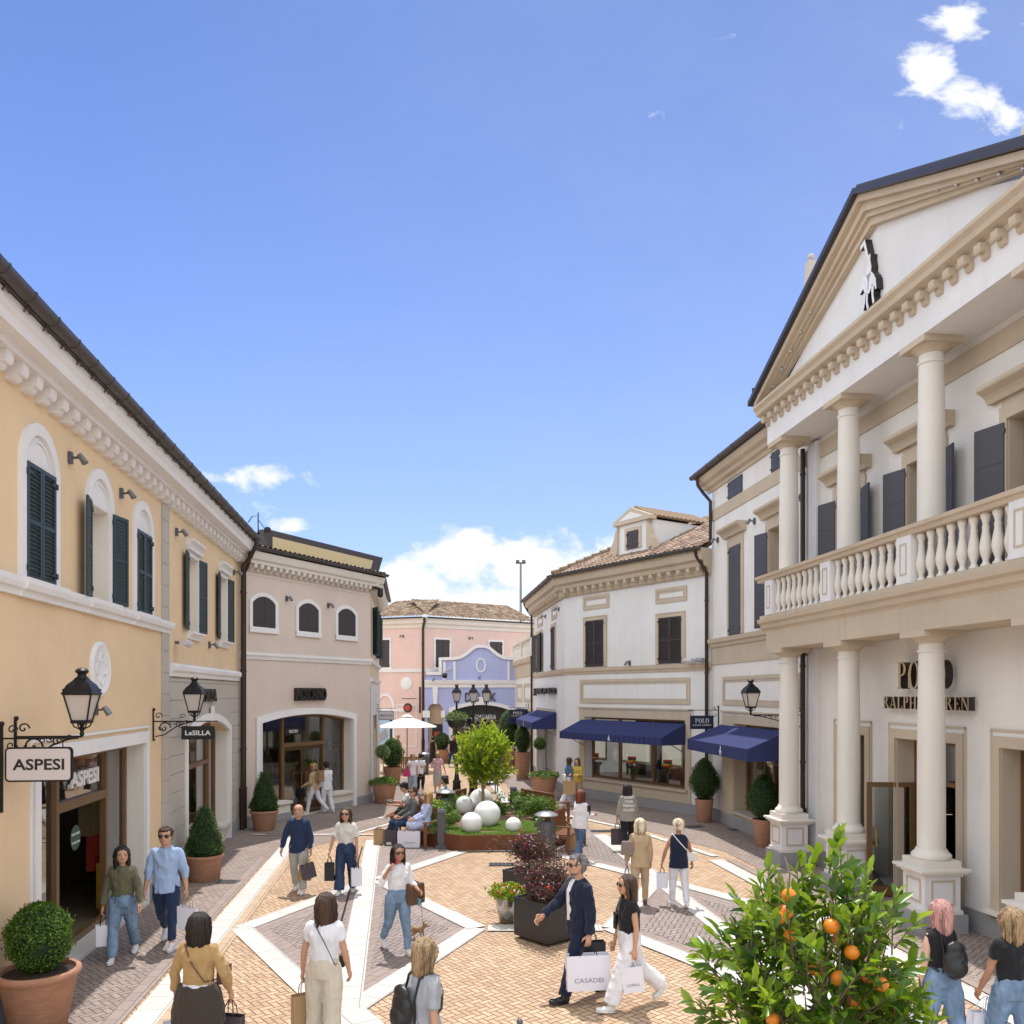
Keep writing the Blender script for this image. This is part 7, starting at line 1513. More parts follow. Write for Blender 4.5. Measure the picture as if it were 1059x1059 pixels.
    for s in (-1,1): b.ball(tuple(HP(s*.395,-.03,-.03)),(.035*2*hv,.075*2*hv,.12*2*hv),8,6,MT); b.ball(tuple(HP(s*.17,.385,.10)),(.12*2*hv,.05*2*hv,.035*2*hv),8,6,MT); b.ball(tuple(HP(s*.2,.31,-.14)),(.12*2*hv,.1*2*hv,.09*2*hv),8,6,MT)
    km=1 if male else .9
    for (s0,el,wr,d2) in AP:
        limb(b,[s0-V3(0,0,.012*S),s0.lerp(el,.4),el,el.lerp(wr,.35),wr],[.024*S*km,.029*S*km,.0235*S*km,.0245*S*km,.0165*S*km]); b.tube([wr,wr+d2*.03*S],[.0165*S*km,.02*S*km],10,flat=.7)
    for (hp,kn,an,q) in LP:
        limb(b,[hp,hp.lerp(kn,.45),kn,kn.lerp(an,.3),an],[.046*S,.046*S,.034*S,.035*S,.021*S])
    body=remesh(b,vx,2)
    hb=MB(); hands=[]
    for side,(s0,el,wr,d2) in zip((-1,1),AP):
        fw=V3(0,1,0); a=d2.cross(fw); 
        if a.length<.2: a=V3(1,0,0)
        fr=(fw-d2*fw.dot(d2)).normalized() if abs(fw.dot(d2))<.97 else V3(0,0,1)      # thumb side points forward
        inw=d2.cross(fr).normalized()*(-1);
        if inw.x*side>0: inw=-inw                                                       # palm faces the thigh
        pc=wr+d2*.03*S; m=Matrix((fr,inw,d2)).transposed()
        hb.ball(tuple(wr+d2*.032*S),(.024*S,.0125*S,.034*S),12,8,m)
        for i,(o_,ln_) in enumerate(((-.0165,.038),(-.0055,.044),(.0055,.047),(.0165,.043))):
            r0=wr+d2*.052*S+fr*o_*S; j1=r0+(d2*.95+inw*.3).normalized()*ln_*.45*S; j2=j1+(d2*.6+inw*.8).normalized()*ln_*.33*S; j3=j2+(d2*.1+inw*1.0).normalized()*ln_*.28*S
            hb.tube([r0,j1,j2,j3],[.0056*S,.0052*S,.0047*S,.0036*S],7)
        t0=wr+d2*.018*S+fr*.018*S; t1=t0+(d2*.6+fr*.7+inw*.2).normalized()*.026*S; t2=t1+(d2*.85+fr*.1+inw*.5).normalized()*.022*S; hb.tube([t0,t1,t2],[.008*S,.0066*S,.005*S],7)
        hands.append(wr+d2*.062*S+inw*.012*S)
    hm=hb.mesh('h',True); bm=bmesh.new(); bm.from_mesh(body); bm.from_mesh(hm); bmesh.ops.recalc_face_normals(bm,faces=bm.faces); bm.to_mesh(body); bm.free(); body.polygons.foreach_set('use_smooth',[True]*len(body.polygons))
    mobj('body',body,skin,root)
    # ---- face details
    if near:
        f=MB()
        for s in (-1,1): f.ball(tuple(HP(s*.17,.405,.03)),(.062*2*hv,.04*2*hv,.03*2*hv),10,6,MT)
        f.build('eyes','eye',root,sa=60); f=MB()
        for s in (-1,1): f.tube([HP(s*.07,.455,.12),HP(s*.17,.445,.15),HP(s*.27,.385,.12)],.014*2*hv,5)
        f.build('eyebrows','brow',root); f=MB(); f.tube([HP(-.12,.42,-.255),HP(-.04,.462,-.245),HP(.04,.462,-.245),HP(.12,.42,-.255)],.02*2*hv,6); f.build('lips','lips',root,sa=60)
    if shades:
        f=MB()
        for s in (-1,1): f.ball(tuple(HP(s*.185,.44,.035)),(.15*2*hv,.045*2*hv,.1*2*hv),10,7,MT)
        f.tube([HP(-.42,0,.08),HP(-.36,.38,.08),HP(-.1,.49,.09),HP(.1,.49,.09),HP(.36,.38,.08),HP(.42,0,.08)],.016*2*hv,5); f.build('sunglasses','dark_glass',root,sa=60)
    # ---- hair
    a=MB()
    if hair!='bald':
        pad=.035 if hair in('short','buzz') else .045
        a.ball(tuple(HP(0,-.115,.135)),((.4+pad)*2*hv,(.47+pad*.6)*2*hv,(.40+pad)*2*hv),18,12,MT)
        a.ball(tuple(HP(0,-.17,-.08)),((.37+pad*.8)*2*hv,(.33+pad)*2*hv,(.36)*2*hv),14,10,MT)
        if hair=='short': a.ball(tuple(HP(0,.14,.36)),(.3*2*hv,.26*2*hv,.16*2*hv),12,8,MT)
        if hair in('long','bob','shoulder'):
            L={'long':1.75,'shoulder':1.2,'bob':.78}[hair]
            sec=[(.1,-.2,.42,.34),(-.25,-.26,.43,.28),(-.6,-.3,.42,.2),(-.6-(L-.6)*.5,-.33,.39,.14),(-L+.1,-.33,.31,.1),(-L,-.33,.16,.05)]
            if L<1: sec=[(.1,-.12,.47,.4),(-.25,-.14,.5,.38),(-.5,-.15,.5,.36),(-.72,-.15,.42,.28),(-.78,-.15,.25,.15)]
            if hair=='long': sec=[(z,y0+(-.05 if z<-.6 else 0),rx,ry) for z,y0,rx,ry in sec]
            MY=Matrix.Rotation(tr,3,'Z'); ell(a,[(hd+MY@V3(0,y0*2*hv,z*2*hv),rx*2*hv,ry*2*hv,MY) for z,y0,rx,ry in sec],18)
            for s in (-1,1): a.tube([HP(s*.08,.16,.47),HP(s*.34,.2,.24),HP(s*.41,.1,-.15),hd+MY@V3(s*.42*2*hv,.04*2*hv,-.55*2*hv),hd+MY@V3(s*.4*2*hv,.04*2*hv,-(min(L,1.2))*2*hv)],[.05*2*hv,.075*2*hv,.085*2*hv,.1*2*hv,.03*2*hv],9)
        elif hair=='pony': 
            a.ball(tuple(HP(0,-.5,.25)),.16*2*hv,10,8); a.tube([HP(0,-.5,.25),HP(0,-.75,.1),HP(0,-.72,-.3),HP(0,-.66,-.75)],[.12*2*hv,.14*2*hv,.13*2*hv,.03*2*hv],10)
        elif hair=='fluffy': 
            a.ball(tuple(HP(0,-.1,.18)),(.54*2*hv,.54*2*hv,.46*2*hv),16,10,MT); a.ball(tuple(HP(0,-.25,-.12)),(.46*2*hv,.36*2*hv,.34*2*hv),14,9,MT)
        hm=remesh(a,vx*.8,1,.006*S if near else .004,26,seed,.25)
        if near:
            st=MB(); rh=random.Random(seed)
            if hair in('long','shoulder','bob'):
                for i in range(95):
                    an=rh.uniform(-2.65,2.65)-PI/2; cs,sn=math.cos(an),math.sin(an); Lr=L*rh.uniform(.8,1.08); wv=rh.uniform(-.06,.06); k1=rh.uniform(.97,1.05)
                    ring=lambda z,q: hd+MY@V3((cs*q+wv*math.sin(z*7+i))*2*hv,(-.22+sn*q*.72)*2*hv,z*2*hv)
                    if sn>.35: continue
                    st.tube([HP(cs*.2,-.1+sn*.2,.53),HP(cs*.4*k1,-.12+sn*.4*k1,.3),ring(-.1,.47*k1),ring(-.5,.46*k1+.02*math.sin(i)),ring(-.5-(Lr-.5)*.6,.43*k1),ring(-Lr,.33*k1+rh.uniform(-.08,.1))],[.012*S*.8,.011*S*.8,.01*S*.8,.009*S*.8,.007*S*.8,.0015*S],5)
            elif hair in('short','fluffy'):
                for i in range(120):
                    an=rh.uniform(0,2*PI); el_=rh.uniform(.05,1.4); q=.5 if hair=='fluffy' else .45; d_=V3(math.cos(an)*math.cos(el_),math.sin(an)*math.cos(el_),math.sin(el_)); b0=V3(0,-.1,.14)+V3(d_.x*q*.93,d_.y*q*1.02,d_.z*q*.93)
                    if d_.y>.55 and d_.z<.62: continue
                    fl=V3(rh.uniform(-.12,.12),-.12 if hair=='fluffy' else -.1+rh.uniform(0,.16),rh.uniform(-.14,.02)); st.tube([HP(*b0),HP(*(b0+fl*.5+d_*.035)),HP(*(b0+fl+d_*.01))],[.007*S,.0055*S,.001*S],5)
            sm_=st.mesh('s',True) if st.v else None
            if sm_: bm=bmesh.new(); bm.from_mesh(hm); bm.from_mesh(sm_); bmesh.ops.recalc_face_normals(bm,faces=bm.faces); bm.to_mesh(hm); bm.free(); hm.polygons.foreach_set('use_smooth',[True]*len(hm.polygons))
        mobj('hair',hm,hairm,root)
    else:
        a.ball(tuple(HP(0,-.12,-.02)),(.425*2*hv,.40*2*hv,.24*2*hv),14,9,MT); hm=remesh(a,vx*.7,1); mobj('hair',hm,hairm,root)
    if beard: a=MB(); a.ball(tuple(HP(0,.17,-.39)),(.29*2*hv,.25*2*hv,.13*2*hv),12,8,MT); mobj('beard',remesh(a,vx*.7,1),hairm,root)
    # ---- bottoms
    def wl(z): return T(z)
    wd={'slim':1.0,'straight':1.22,'wide':1.6}.get(bot,1.15)
    pk=.86 if (topl<.52 and top!='none') else 1.0
    c=MB()
    if bot in('slim','straight','wide','trousers','crop','shorts'):
        ell(c,[(T(-.045),.096*S*pk,.076*S*pk,ML),(T(.0),.104*S*k*pk,.082*S*pk,ML),(T(.05),.1*S*k*pk,.079*S*pk,ML),(T(.075),.094*S*k*pk,.073*S*pk,ML)])
        endf={'crop':.72,'shorts':.0}.get(bot,.97)*cut
        for (hp,kn,an,q) in LP:
            if bot=='shorts': limb(c,[hp,hp.lerp(kn,.5),hp.lerp(kn,.9)],[.072*S,.066*S,.064*S]); continue
            e=kn.lerp(an,endf); r2={'slim':.031,'straight':.042,'wide':.06,'crop':.03}.get(bot,.036); r1={'wide':.054,'straight':.044}.get(bot,.042)
            limb(c,[hp,hp.lerp(kn,.45),kn,kn.lerp(e,.5)],[(.054 if pk<1 else .062)*S,(.054 if pk<1 else .058)*S*min(1.1,wd),r1*S,(r1+r2)/2*S]); c.tube([kn.lerp(e,.45),e],[(r1+r2)/2*S,r2*S],12)
        mobj('trousers',remesh(c,vx,1,.005*S,10,seed,.75),botm,root)
    else:
        hem={'dress':.1,'skirt':.0,'shortdress':.42}.get(bot,.1)
        kz=min(LP[0][1].z,LP[1][1].z); mid=(LP[0][1]+LP[1][1])/2; am=(LP[0][2]+LP[1][2])/2
        e=am if bot!='shortdress' else mid+V3(0,0,0)
        if sit: 
            for (hp,kn,an,q) in LP: limb(c,[hp,hp.lerp(kn,.5),hp.lerp(kn,.85)],[.08*S,.075*S,.07*S])
            ell(c,[(T(-.03),.1*S,.08*S,ML),(T(.1),.08*S,.06*S,ML)])
        else:
            fl=.09 if bot=='skirt' else .13
            ell(c,[(T(.09),.078*S,.058*S,ML),(T(.0),.1*S,.078*S,ML),(hip.lerp(e,.4),.105*S,.09*S,None),(hip.lerp(e,.86 if bot!='skirt' else .8),fl*S,(fl-.02)*S,None)])
        mobj('skirt',remesh(c,vx,1,.006*S,10,seed,.2),botm,root)
    # ---- shoes
    for (hp,kn,an,q) in LP:
        sm=MB(); pit=q if not sit else 0
        fwd=V3(0,math.cos(pit*.8),math.sin(pit*.8)) if pit<0 else V3(0,math.cos(pit*.4),math.sin(pit*.4)); upv=V3(0,-fwd.z,fwd.y); mt=Matrix((V3(1,0,0),fwd,upv)).transposed(); o=an-upv*.0*S
        def Q(x,yy,z): return o+mt@V3(x*S,yy*S,z*S)
        for (yy,zz,rx,ry,rz) in ((-.012,-.018,.024,.03,.026),(.03,-.024,.025,.04,.021),(.075,-.029,.027,.04,.016),(-.0,.0,.023,.026,.026)): sm.ball(tuple(Q(0,yy,zz)),(rx*S,ry*S,rz*S),12,8,mt)
        mobj('shoe',remesh(sm,vx*.75,1),shoes,root)
        so=MB(); P=[(.024*math.cos(t)*(1.15 if math.sin(t)>0 else .95),.037+.074*math.sin(t)) for t in [2*PI*i/16 for i in range(16)]]; vs=[tuple(Q(x,yy,z)) for z in (-.046,-.034) for x,yy in P]; so.add(vs,[tuple(range(16))[::-1],tuple(range(16,32))]+[(i,(i+1)%16,16+(i+1)%16,16+i) for i in range(16)]); so.build('shoe_sole','sole' if shoes not in('leather_black','leather_brown') else 'black',root)
    # ---- tops
    c=MB(); jk=top in('jacket','coat','shirt'); g=.012 if top!='jacket' else .018
    zl=.48-topl                       # hem below/above the hip line
    w=wide_top
    if top!='none':
        hemz=(.525-topl)*-1 if False else topl-.525
        ell(c,[(T(hemz),((.098 if topl<.52 else .078)*k+g)*S*w,((.074 if topl<.52 else .054)+g)*S*w,ML),(T(max(.05,hemz+.02)),((.09 if topl<.52 else .078)*k+g)*S*w,((.067 if topl<.52 else .056)+g)*S*w,ML),(T(.1),(.08*k+g)*S*w,(.059+g)*S*w,ML),(T(.16),(.086*k+g)*S*w,(.063+g)*S*w,ML),(T(.225),(.1*k+g)*S,(.066+g)*S,ML),(T(.262),(.1*k+g)*S,(.056+g*.8)*S,ML),(T(.288),(.086*k+g*.5)*S,(.046+g*.4)*S,ML),(T(.304),(.045+g*.3)*S,(.036+g*.3)*S,ML)])
        if not male and top!='jacket':
            for s in (-1,1): c.ball(tuple(T(.205,.048,s*.043)),(.04*S,.034*S,.04*S),10,7)
        sl=slv if slv is not None else {'tee':.55,'tank':0,'shirt':1.93,'jacket':1.97,'long':1.9,'rolled':1.45,'coat':1.95,'cap':.25}.get(top,.55)
        for (s0,el,wr,d2) in AP:
            r=(.039 if male else .0355) if top!='jacket' else (.043 if male else .039)
            if sl<=0: continue
            if sl<1: e=s0.lerp(el,sl); limb(c,[s0-V3(0,0,.008*S),s0.lerp(el,sl*.6)],[r*S,r*.98*S]); c.tube([s0.lerp(el,sl*.5),e],[r*.95*S,r*.98*S],12)
            else: e=el.lerp(wr,sl-1); limb(c,[s0-V3(0,0,.008*S),s0.lerp(el,.5),el,el.lerp(e,.5)],[r*S,r*.9*S,r*.82*S,r*.74*S]); c.tube([el.lerp(e,.4),e],[r*.74*S,r*.68*S],12)
        me=remesh(c,vx*.9,2,.0085*S if not top=='tank' else .004*S,8.5,seed+5,.7); to=mobj({'jacket':'jacket','coat':'coat','shirt':'shirt','rolled':'shirt','long':'sweater','dress':'dress'}.get(top,'top'),me,topm,root)
        if top in('shirt','jacket','rolled','coat'):       # collar
            cl=MB()
            for s in (-1,1): cl.tube([T(.305,-.042,0),T(.312,-.02,s*.042),T(.298,.035,s*.036),T(.262,.066,s*.012)],[.011*S]*3+[.006*S],6,flat=.6)
            cl.build('collar',topm,root,sa=60)
        if open_jacket:
            v=MB(); hz=.02
            for (z0,w0,dy) in ((.295,.02,.05),): pass
            ell(v,[(T(.04,.05),.016*S,.05*S,ML),(T(.1,.046),.02*S,.05*S,ML),(T(.18,.044),.026*S,.055*S,ML),(T(.24,.04),.034*S,.052*S,ML),(T(.285,.03),.036*S,.04*S,ML),(T(.312,.012),.033*S,.034*S,ML)],14); mobj('shirt',remesh(v,vx,1,.002,9,seed),open_jacket,root)
    if belt: bl=MB(); ell(bl,[(T(.072),.085*S*k,.062*S,ML),(T(.09),.084*S*k,.061*S,ML)],20); bl.build('belt',belt,root,sa=50)
    if tie:      # garment knotted round the waist
        c=MB(); ell(c,[(T(.06),.108*S,.09*S,ML),(T(.0),.134*S,.108*S,ML),(T(-.08),.152*S,.112*S,ML),(T(-.15),.16*S,.112*S,ML),(T(-.19),.135*S,.1*S,ML)]); c.tube([T(.05,.08,-.02),T(-.04,.1,-.05),T(-.12,.09,-.06)],[.02*S,.026*S,.02*S],8); mobj('tied_jacket',remesh(c,vx,1,.009*S,9,seed,.3),tie,root)
    rz=Matrix.Rotation(face-PI/2,3,'Z'); W=lambda p: Vector((x,y,0))+rz@p
    info={'root':root,'L':W(hands[0]),'R':W(hands[1]),'face':face,'T':lambda z,yy=0,xx=0: W(T(z,yy,xx)),'S':S,'wrL':W(AP[0][2]),'wrR':W(AP[1][2]),'head':W(hd),'elL':W(AP[0][1]),'elR':W(AP[1][1]),'rz':rz,'feet':[W(LP[0][2]),W(LP[1][2])]}
    return info
def shopbag(hand,w,h,d,mat,label,ang,handle='bag_black',txt=None,txtm='paper_grey',txth=.04,txtw=None,tilt=0,floor=False,rope=.16,tdz=0,group=None):
    """open paper bag; hangs from the hand, ang = direction its broad face looks to"""
    zt=hand[2]-rope; z0=zt-h
    t=empty('shopping_bag',(hand[0],hand[1],max(.005,z0)),ang+PI/2,label,'shopping bag',group); t.rotation_euler=(0,R(tilt),ang+PI/2)
    m=MB(); a=w/2;b=d/2; kk=.97
    V=[(-a*kk,-b,0),(a*kk,-b,0),(a*kk,b,0),(-a*kk,b,0),(-a,-b*.75,h),(a,-b*.75,h),(a,b*.75,h),(-a,b*.75,h),(-a*.98,0,h*.5),(a*.98,0,h*.5),(-a*.93,0,h*.97),(a*.93,0,h*.97)]
    m.add(V,[(0,3,2,1),(0,1,5,4),(2,3,7,6),(0,4,10,8),(0,8,3),(3,8,10,7),(1,9,11,5),(1,2,9),(2,6,11,9)])
    e=[(x*.985,y*.93,z-.003 if z>0 else z+.004) for x,y,z in V]; m.add(e,[(0,1,2,3),(0,4,5,1),(2,6,7,3)])
    bo=m.build('bag_body',mat,t,fix=False)
    hm=MB()
    for s in (-1,1):
        y=s*b*.72; hm.tube([(-w*.2,y,h-.02),(-w*.17,y*.8,h+rope*.5),(-w*.06,0,h+rope*.98),(w*.06,0,h+rope*.98),(w*.17,y*.8,h+rope*.5),(w*.2,y,h-.02)],.0055,6) if not floor else hm.tube([(-w*.2,y,h-.02),(-w*.17,y*1.1,h+.05),(w*.17,y*1.1,h+.05),(w*.2,y,h-.02)],.006,6)
    hm.build('handle',handle,t)
    if txt: o=text('lettering',txt,txth,.002,txtm,bo,(0,-b*.93-.004,h*.3+tdz),width=txtw or w*.6)
    return t
def handbag(P,w,h,d,mat,label,ang,name='handbag',cat='handbag',strap=None,strapm=None,strapr=.008,flap=True):
    t=empty(name,tuple(P),ang,label,cat); m=MB(); m.prism([(-w/2,0),(w/2,0),(w/2*1.02,h*.3),(w/2*.94,h*.92),(w/2*.8,h),(-w/2*.8,h),(-w/2*.94,h*.92),(-w/2*1.02,h*.3)],-d/2,d/2); bo=m.build('bag_body',mat,t); bv=bo.modifiers.new('b','BEVEL'); bv.width=.012; bv.segments=2
    if flap: MB().prism([(-w/2*.85,h*.45),(w/2*.85,h*.45),(w/2*.9,h*1.01),(-w/2*.9,h*1.01)],-d/2-.008,-d/2-.001).build('flap',mat,t)
    if strap:
        inv=Matrix.Rotation(-ang,3,'Z'); pts=[inv@(Vector(q)-Vector(P)) for q in strap]; MB().tube(pts,strapr,6).build('strap',strapm or mat,t)
    return t
D=R
HB_=lambda s,v:v
P1_=person('woman with long dark hair in an olive jacket and light blue jeans',127,991,D(-78),1.63,legs=((-14,22),(16,5)),arms=((12,20,14,0),(2,16,10,0)),hair='long',hairm='hair_black',top='jacket',topm='c_olive',bot='straight',botm='d_light',topl=.53,shoes='c_white',turn=18)
P2p=person('man in sunglasses, light blue linen shirt and cropped navy trousers',172,979,D(-82),1.81,male=True,legs=((12,4),(-16,24)),arms=((0,18,14,0),(4,14,8,0)),hair='short',hairm='hair_brown',top='rolled',topm='c_lightblue',bot='crop',botm='c_navy2',topl=.47,shoes='c_white',shades=True,skin='skin',cut=1.22)
P3p=person('woman seen from behind in a tan shirt with a dark jacket knotted round her waist',0,0,D(84),1.66,xy=(GX(205,8.2),8.2),arms=((-4,22,18,8),(2,26,26,12)),hair='shoulder',hairm='hair_black',top='rolled',topm='c_tan',bot='wide',botm='c_white',tie='c_dkbrown',topl=.56,slv=1.75)
P4p=person('woman seen from behind in a white tee and wide beige trousers, hair down her back',0,0,D(88),1.68,xy=(GX(335,8.9),8.9),arms=((2,16,14,0),(6,14,14,0)),legs=((4,4),(-6,8)),hair='long',hairm='hair_brown',top='tee',topm='c_white',bot='wide',botm='c_beige',topl=.55,turn=30)
P5p=person('bald man in a navy shirt and pale grey trousers carrying bags, walking towards the viewer',309,922,D(-88),1.70,male=True,legs=((14,6),(-10,16)),arms=((8,14,14,0),(2,20,14,0)),hair='bald',hairm='hair_grey',top='shirt',topm='c_navy2',bot='straight',botm='c_ltgrey',topl=.46,shoes='c_white')
P6p=person('woman in sunglasses, white tee and dark blue jeans, beside the bald man',358,923,D(-92),1.63,legs=((-8,14),(12,4)),arms=((4,14,10,0),(6,22,14,0)),hair='shoulder',hairm='hair_brown',top='tee',topm='c_offwhite',bot='wide',botm='d_dark',topl=.54,shades=True,slv=.85)
P7p=person('woman with short blonde hair, a beige jacket and white trousers stepping to the arched shopfront',325,841,D(165),1.6,legs=((18,8),(-18,24)),arms=((10,8,50,0),(10,8,60,10)),hair='fluffy',hairm='hair_blonde',top='jacket',topm='c_camel',bot='slim',botm='c_white',topl=.5)
P8p=person('person all in white with a dark cap, seen from behind at the arched shopfront',338,840,D(140),1.62,legs=((6,4),(-8,10)),hair='short',hairm='hair_black',top='long',topm='c_white',bot='straight',botm='c_white',topl=.44,male=True)
P9p=person('woman in a white blouse and jeans with a pink phone, walking a small dog',411,985,D(-62),1.60,legs=((14,4),(-14,26)),arms=((12,14,62,0),(4,32,156,38)),hair='long',hairm='hair_black',top='rolled',topm='c_white',bot='slim',botm='d_light',topl=.57,shades=True,belt='leather_tan',skin='skin_tan',slv=1.5)
P10p=person('woman with wavy blonde hair, grey tee and black backpack at the bottom centre',0,0,D(38),1.66,xy=(GX(437,7.35),7.35),arms=((0,10,10,0),(-6,12,14,0)),hair='shoulder',hairm='hair_ash',top='tee',topm='c_greytee',bot='straight',botm='d_dark',topl=.47,turn=-10,slv=.8,wide_top=1.1)
P11p=person('grey haired man in sunglasses, dark navy suit and white shirt, striding with bags',600,1031,D(-158),1.83,male=True,legs=((22,8),(-20,18)),arms=((-8,12,16,0),(30,14,22,0)),hair='short',hairm='hair_grey',top='jacket',topm='c_navy',bot='straight',botm='c_navy',topl=.46,shoes='leather_black',shades=True,open_jacket='c_white',beard=True,belt='black')
P12p=person('young woman in a black top and white trousers beside the man in the suit',651,1041,D(-165),1.65,legs=((24,6),(-26,22)),arms=((-6,8,12,0),(4,10,14,0)),hair='long',hairm='hair_brown',top='cap',topm='c_black',bot='wide',botm='c_white',topl=.57,shades=True,cut=.96)
P13p=person('woman with white blonde hair in a beige trouser suit seen from behind',662,936,D(86),1.56,legs=((-10,14),(10,4)),arms=((2,16,12,0),(2,10,12,0)),hair='bob',hairm='hair_white',top='jacket',topm='c_camel',bot='slim',botm='c_camel',topl=.45,shoes='leather_brown')
P14p=person('woman with short white hair, a sleeveless navy top and white trousers, seen from behind',702,937,D(92),1.55,legs=((10,5),(-8,14)),arms=((0,24,14,0),(2,20,12,0)),hair='fluffy',hairm='hair_white',top='tank',topm='c_navy',bot='slim',botm='c_white',topl=.45,skin='skin_tan',wide_top=1.12)
P15p=person('woman in a grey sweatshirt with white lettering on the back and black trousers',649,881,D(95),1.64,legs=((-16,26),(12,4)),arms=((2,14,12,0),(2,14,12,0)),hair='shoulder',hairm='hair_black',top='long',topm='c_sweat',bot='straight',botm='c_black',topl=.47,wide_top=1.25)
P16p=person('woman with reddish brown hair, loose white shirt and blue jeans by the bench',600,889,D(40),1.6,arms=((6,8,20,0),(10,10,80,10)),hair='long',hairm='hair_auburn',top='long',topm='c_white',bot='straight',botm='d_mid',topl=.46,wide_top=1.25)
P17p=person('woman in a denim jacket and white trousers facing the woman in yellow',588,833,D(10),1.65,arms=((20,8,60,10),(20,8,60,10)),hair='long',hairm='hair_brown',top='jacket',topm='d_mid',bot='wide',botm='c_white',topl=.54,near=False)
P18p=person('woman in a yellow jacket looking down at her phone by the corner shop',597.5,833.5,D(-120),1.62,arms=((20,8,80,20),(20,8,80,20)),hair='shoulder',hairm='hair_brown',top='jacket',topm='c_yellow',bot='straight',botm='c_khaki',topl=.5,nod=25,near=False)
def seatpos(c,head,along,back=-.02): # along: + to the right hand of the sitter
    f=Vector((math.cos(head),math.sin(head))); r=Vector((f.y,-f.x)); p=Vector(c)+r*along+f*back; return (p.x,p.y)
P19p=person('man in sunglasses and dark grey sweater sitting on a bench left of the globes',0,0,D(-150),1.78,male=True,xy=seatpos(b1c,BH,.32),sit=.55,legs=((84,72,8),(84,70,8)),arms=((24,10,42,20),(24,10,42,20)),lean=-8,hair='short',hairm='hair_brown',top='long',topm='c_grey',bot='straight',botm='d_dark',topl=.5,shades=True,turn=25)
P20p=person('woman with long blonde hair in a pale blue dress sitting on the bench',0,0,D(-165),1.68,xy=seatpos(b1c,BH,-.36),sit=.55,legs=((84,78,2),(84,74,2)),arms=((24,8,46,15),(24,8,46,15)),lean=-6,hair='long',hairm='hair_blonde',top='shirt',topm='c_paleblue',bot='shortdress',botm='c_paleblue',topl=.5,turn=-30,skin='skin_pale')
P21p=person('man in a white tee leaning over his phone on the bench behind the couple',0,0,D(-178),1.76,male=True,xy=seatpos(b2c,D(-165),.1),sit=.55,legs=((86,70,10),(88,20,20)),arms=((30,12,60,20),(34,10,70,20)),lean=18,nod=22,hair='short',hairm='hair_black',top='tee',topm='c_white',bot='shorts',botm='c_black',topl=.5)
P22p=person('dark haired bearded man in a white tee behind the backrest of a bench',0,0,D(165),1.74,male=True,xy=seatpos(b3c,D(150),.1),sit=.5,legs=((86,74,8),(86,74,8)),lean=2,hair='short',hairm='hair_black',top='tee',topm='c_white',bot='straight',botm='d_dark',topl=.5,beard=True)
P23p=person('woman in a white top and grey blue trousers with a magenta bag',426.5,822,D(92),1.56,hair='shoulder',hairm='hair_ash',top='tee',topm='c_white',bot='wide',botm='c_bluegrey',topl=.47,near=False,legs=((8,4),(-8,10)))
P24p=person('woman in a white tee and cropped black trousers with her hands clasped behind her back',435,821,D(90),1.54,arms=((-14,8,6,22),(-14,8,6,22)),hair='short',hairm='hair_black',top='tee',topm='c_white',bot='crop',botm='c_black',topl=.5,near=False)
P25p=person('fair haired woman in a pink tee and long grey skirt, seen from behind',452.5,819,D(90),1.56,arms=((20,20,80,0),(0,24,20,0)),hair='pony',hairm='hair_blonde',top='tee',topm='c_pink',bot='skirt',botm='c_ltgrey',topl=.5,near=False)
P26p=person('woman in a maroon dress standing by the pink building, left of the parasol pole',411,790,D(25),1.58,hair='short',hairm='hair_ash',top='long',topm='c_maroon',bot='dress',botm='c_maroon',near=False,topl=.47)
P27p=person('woman in a long black dress near the blue shop wall',447.5,793,D(70),1.58,arms=((0,30,10,0),(0,14,10,0)),hair='short',hairm='hair_black',top='tank',topm='c_black',bot='dress',botm='c_black',near=False,topl=.47)
P28p=person('man in a black shirt walking left of the lemon tree, before the blue wall',468,793,D(-60),1.66,male=True,arms=((10,20,20,0),(10,20,20,0)),hair='short',hairm='hair_black',top='tee',topm='c_black',bot='straight',botm='d_dark',near=False)
P29p=person('woman with faded pink hair, black tank top and black backpack at bottom right',0,0,D(100),1.66,xy=(GX(974,8.7),8.7),arms=((-2,10,14,0),(8,10,30,0)),hair='long',hairm='hair_pink',top='tank',topm='c_black',bot='wide',botm='d_light',topl=.55,turn=22,skin='skin_pale')
P30p=person('woman with long dark blonde hair and black tee at the right border',0,0,D(96),1.68,xy=(GX(1047,8.35),8.35),arms=((6,14,20,0),(4,12,14,0)),hair='long',hairm='hair_ash',top='tee',topm='c_black',bot='wide',botm='d_light',topl=.55,turn=28,legs=((16,6),(-10,14)),skin='skin_tan')
# ---------------------------------------------------------------- what they carry
toC=D(-90)
shopbag(P1_['R'],.2,.3,.11,'bag_white','white paper bag with black handles held by the woman in the olive jacket',D(-60))
shopbag(P2p['L'],.3,.34,.12,'bag_white','large white paper bag in the left hand of the man in the light blue shirt',D(-100),handle='bag_kraft',tilt=6)
shopbag(P3p['L'],.3,.36,.13,'bag_white','white paper bag in the left hand of the woman with the knotted jacket',D(-70)); shopbag(P3p['R'],.26,.34,.12,'bag_dark','dark paper bag in the right hand of the woman with the knotted jacket',D(-100))
handbag(P3p['T'](.05,.1,.11),.22,.15,.06,'leather_brown','small brown shoulder bag of the woman in the tan shirt, on a patterned strap',D(84),strap=[P3p['T'](.07,.09,.1),P3p['T'](.1,-.082,.075),P3p['T'](.2,-.088,.0),P3p['T'](.3,-.055,-.06),P3p['T'](.31,.02,-.06)])
shopbag(P4p['L'],.26,.36,.13,'bag_kraft','brown kraft bag in the hand of the woman in wide beige trousers',D(-60),handle='bag_kraft')
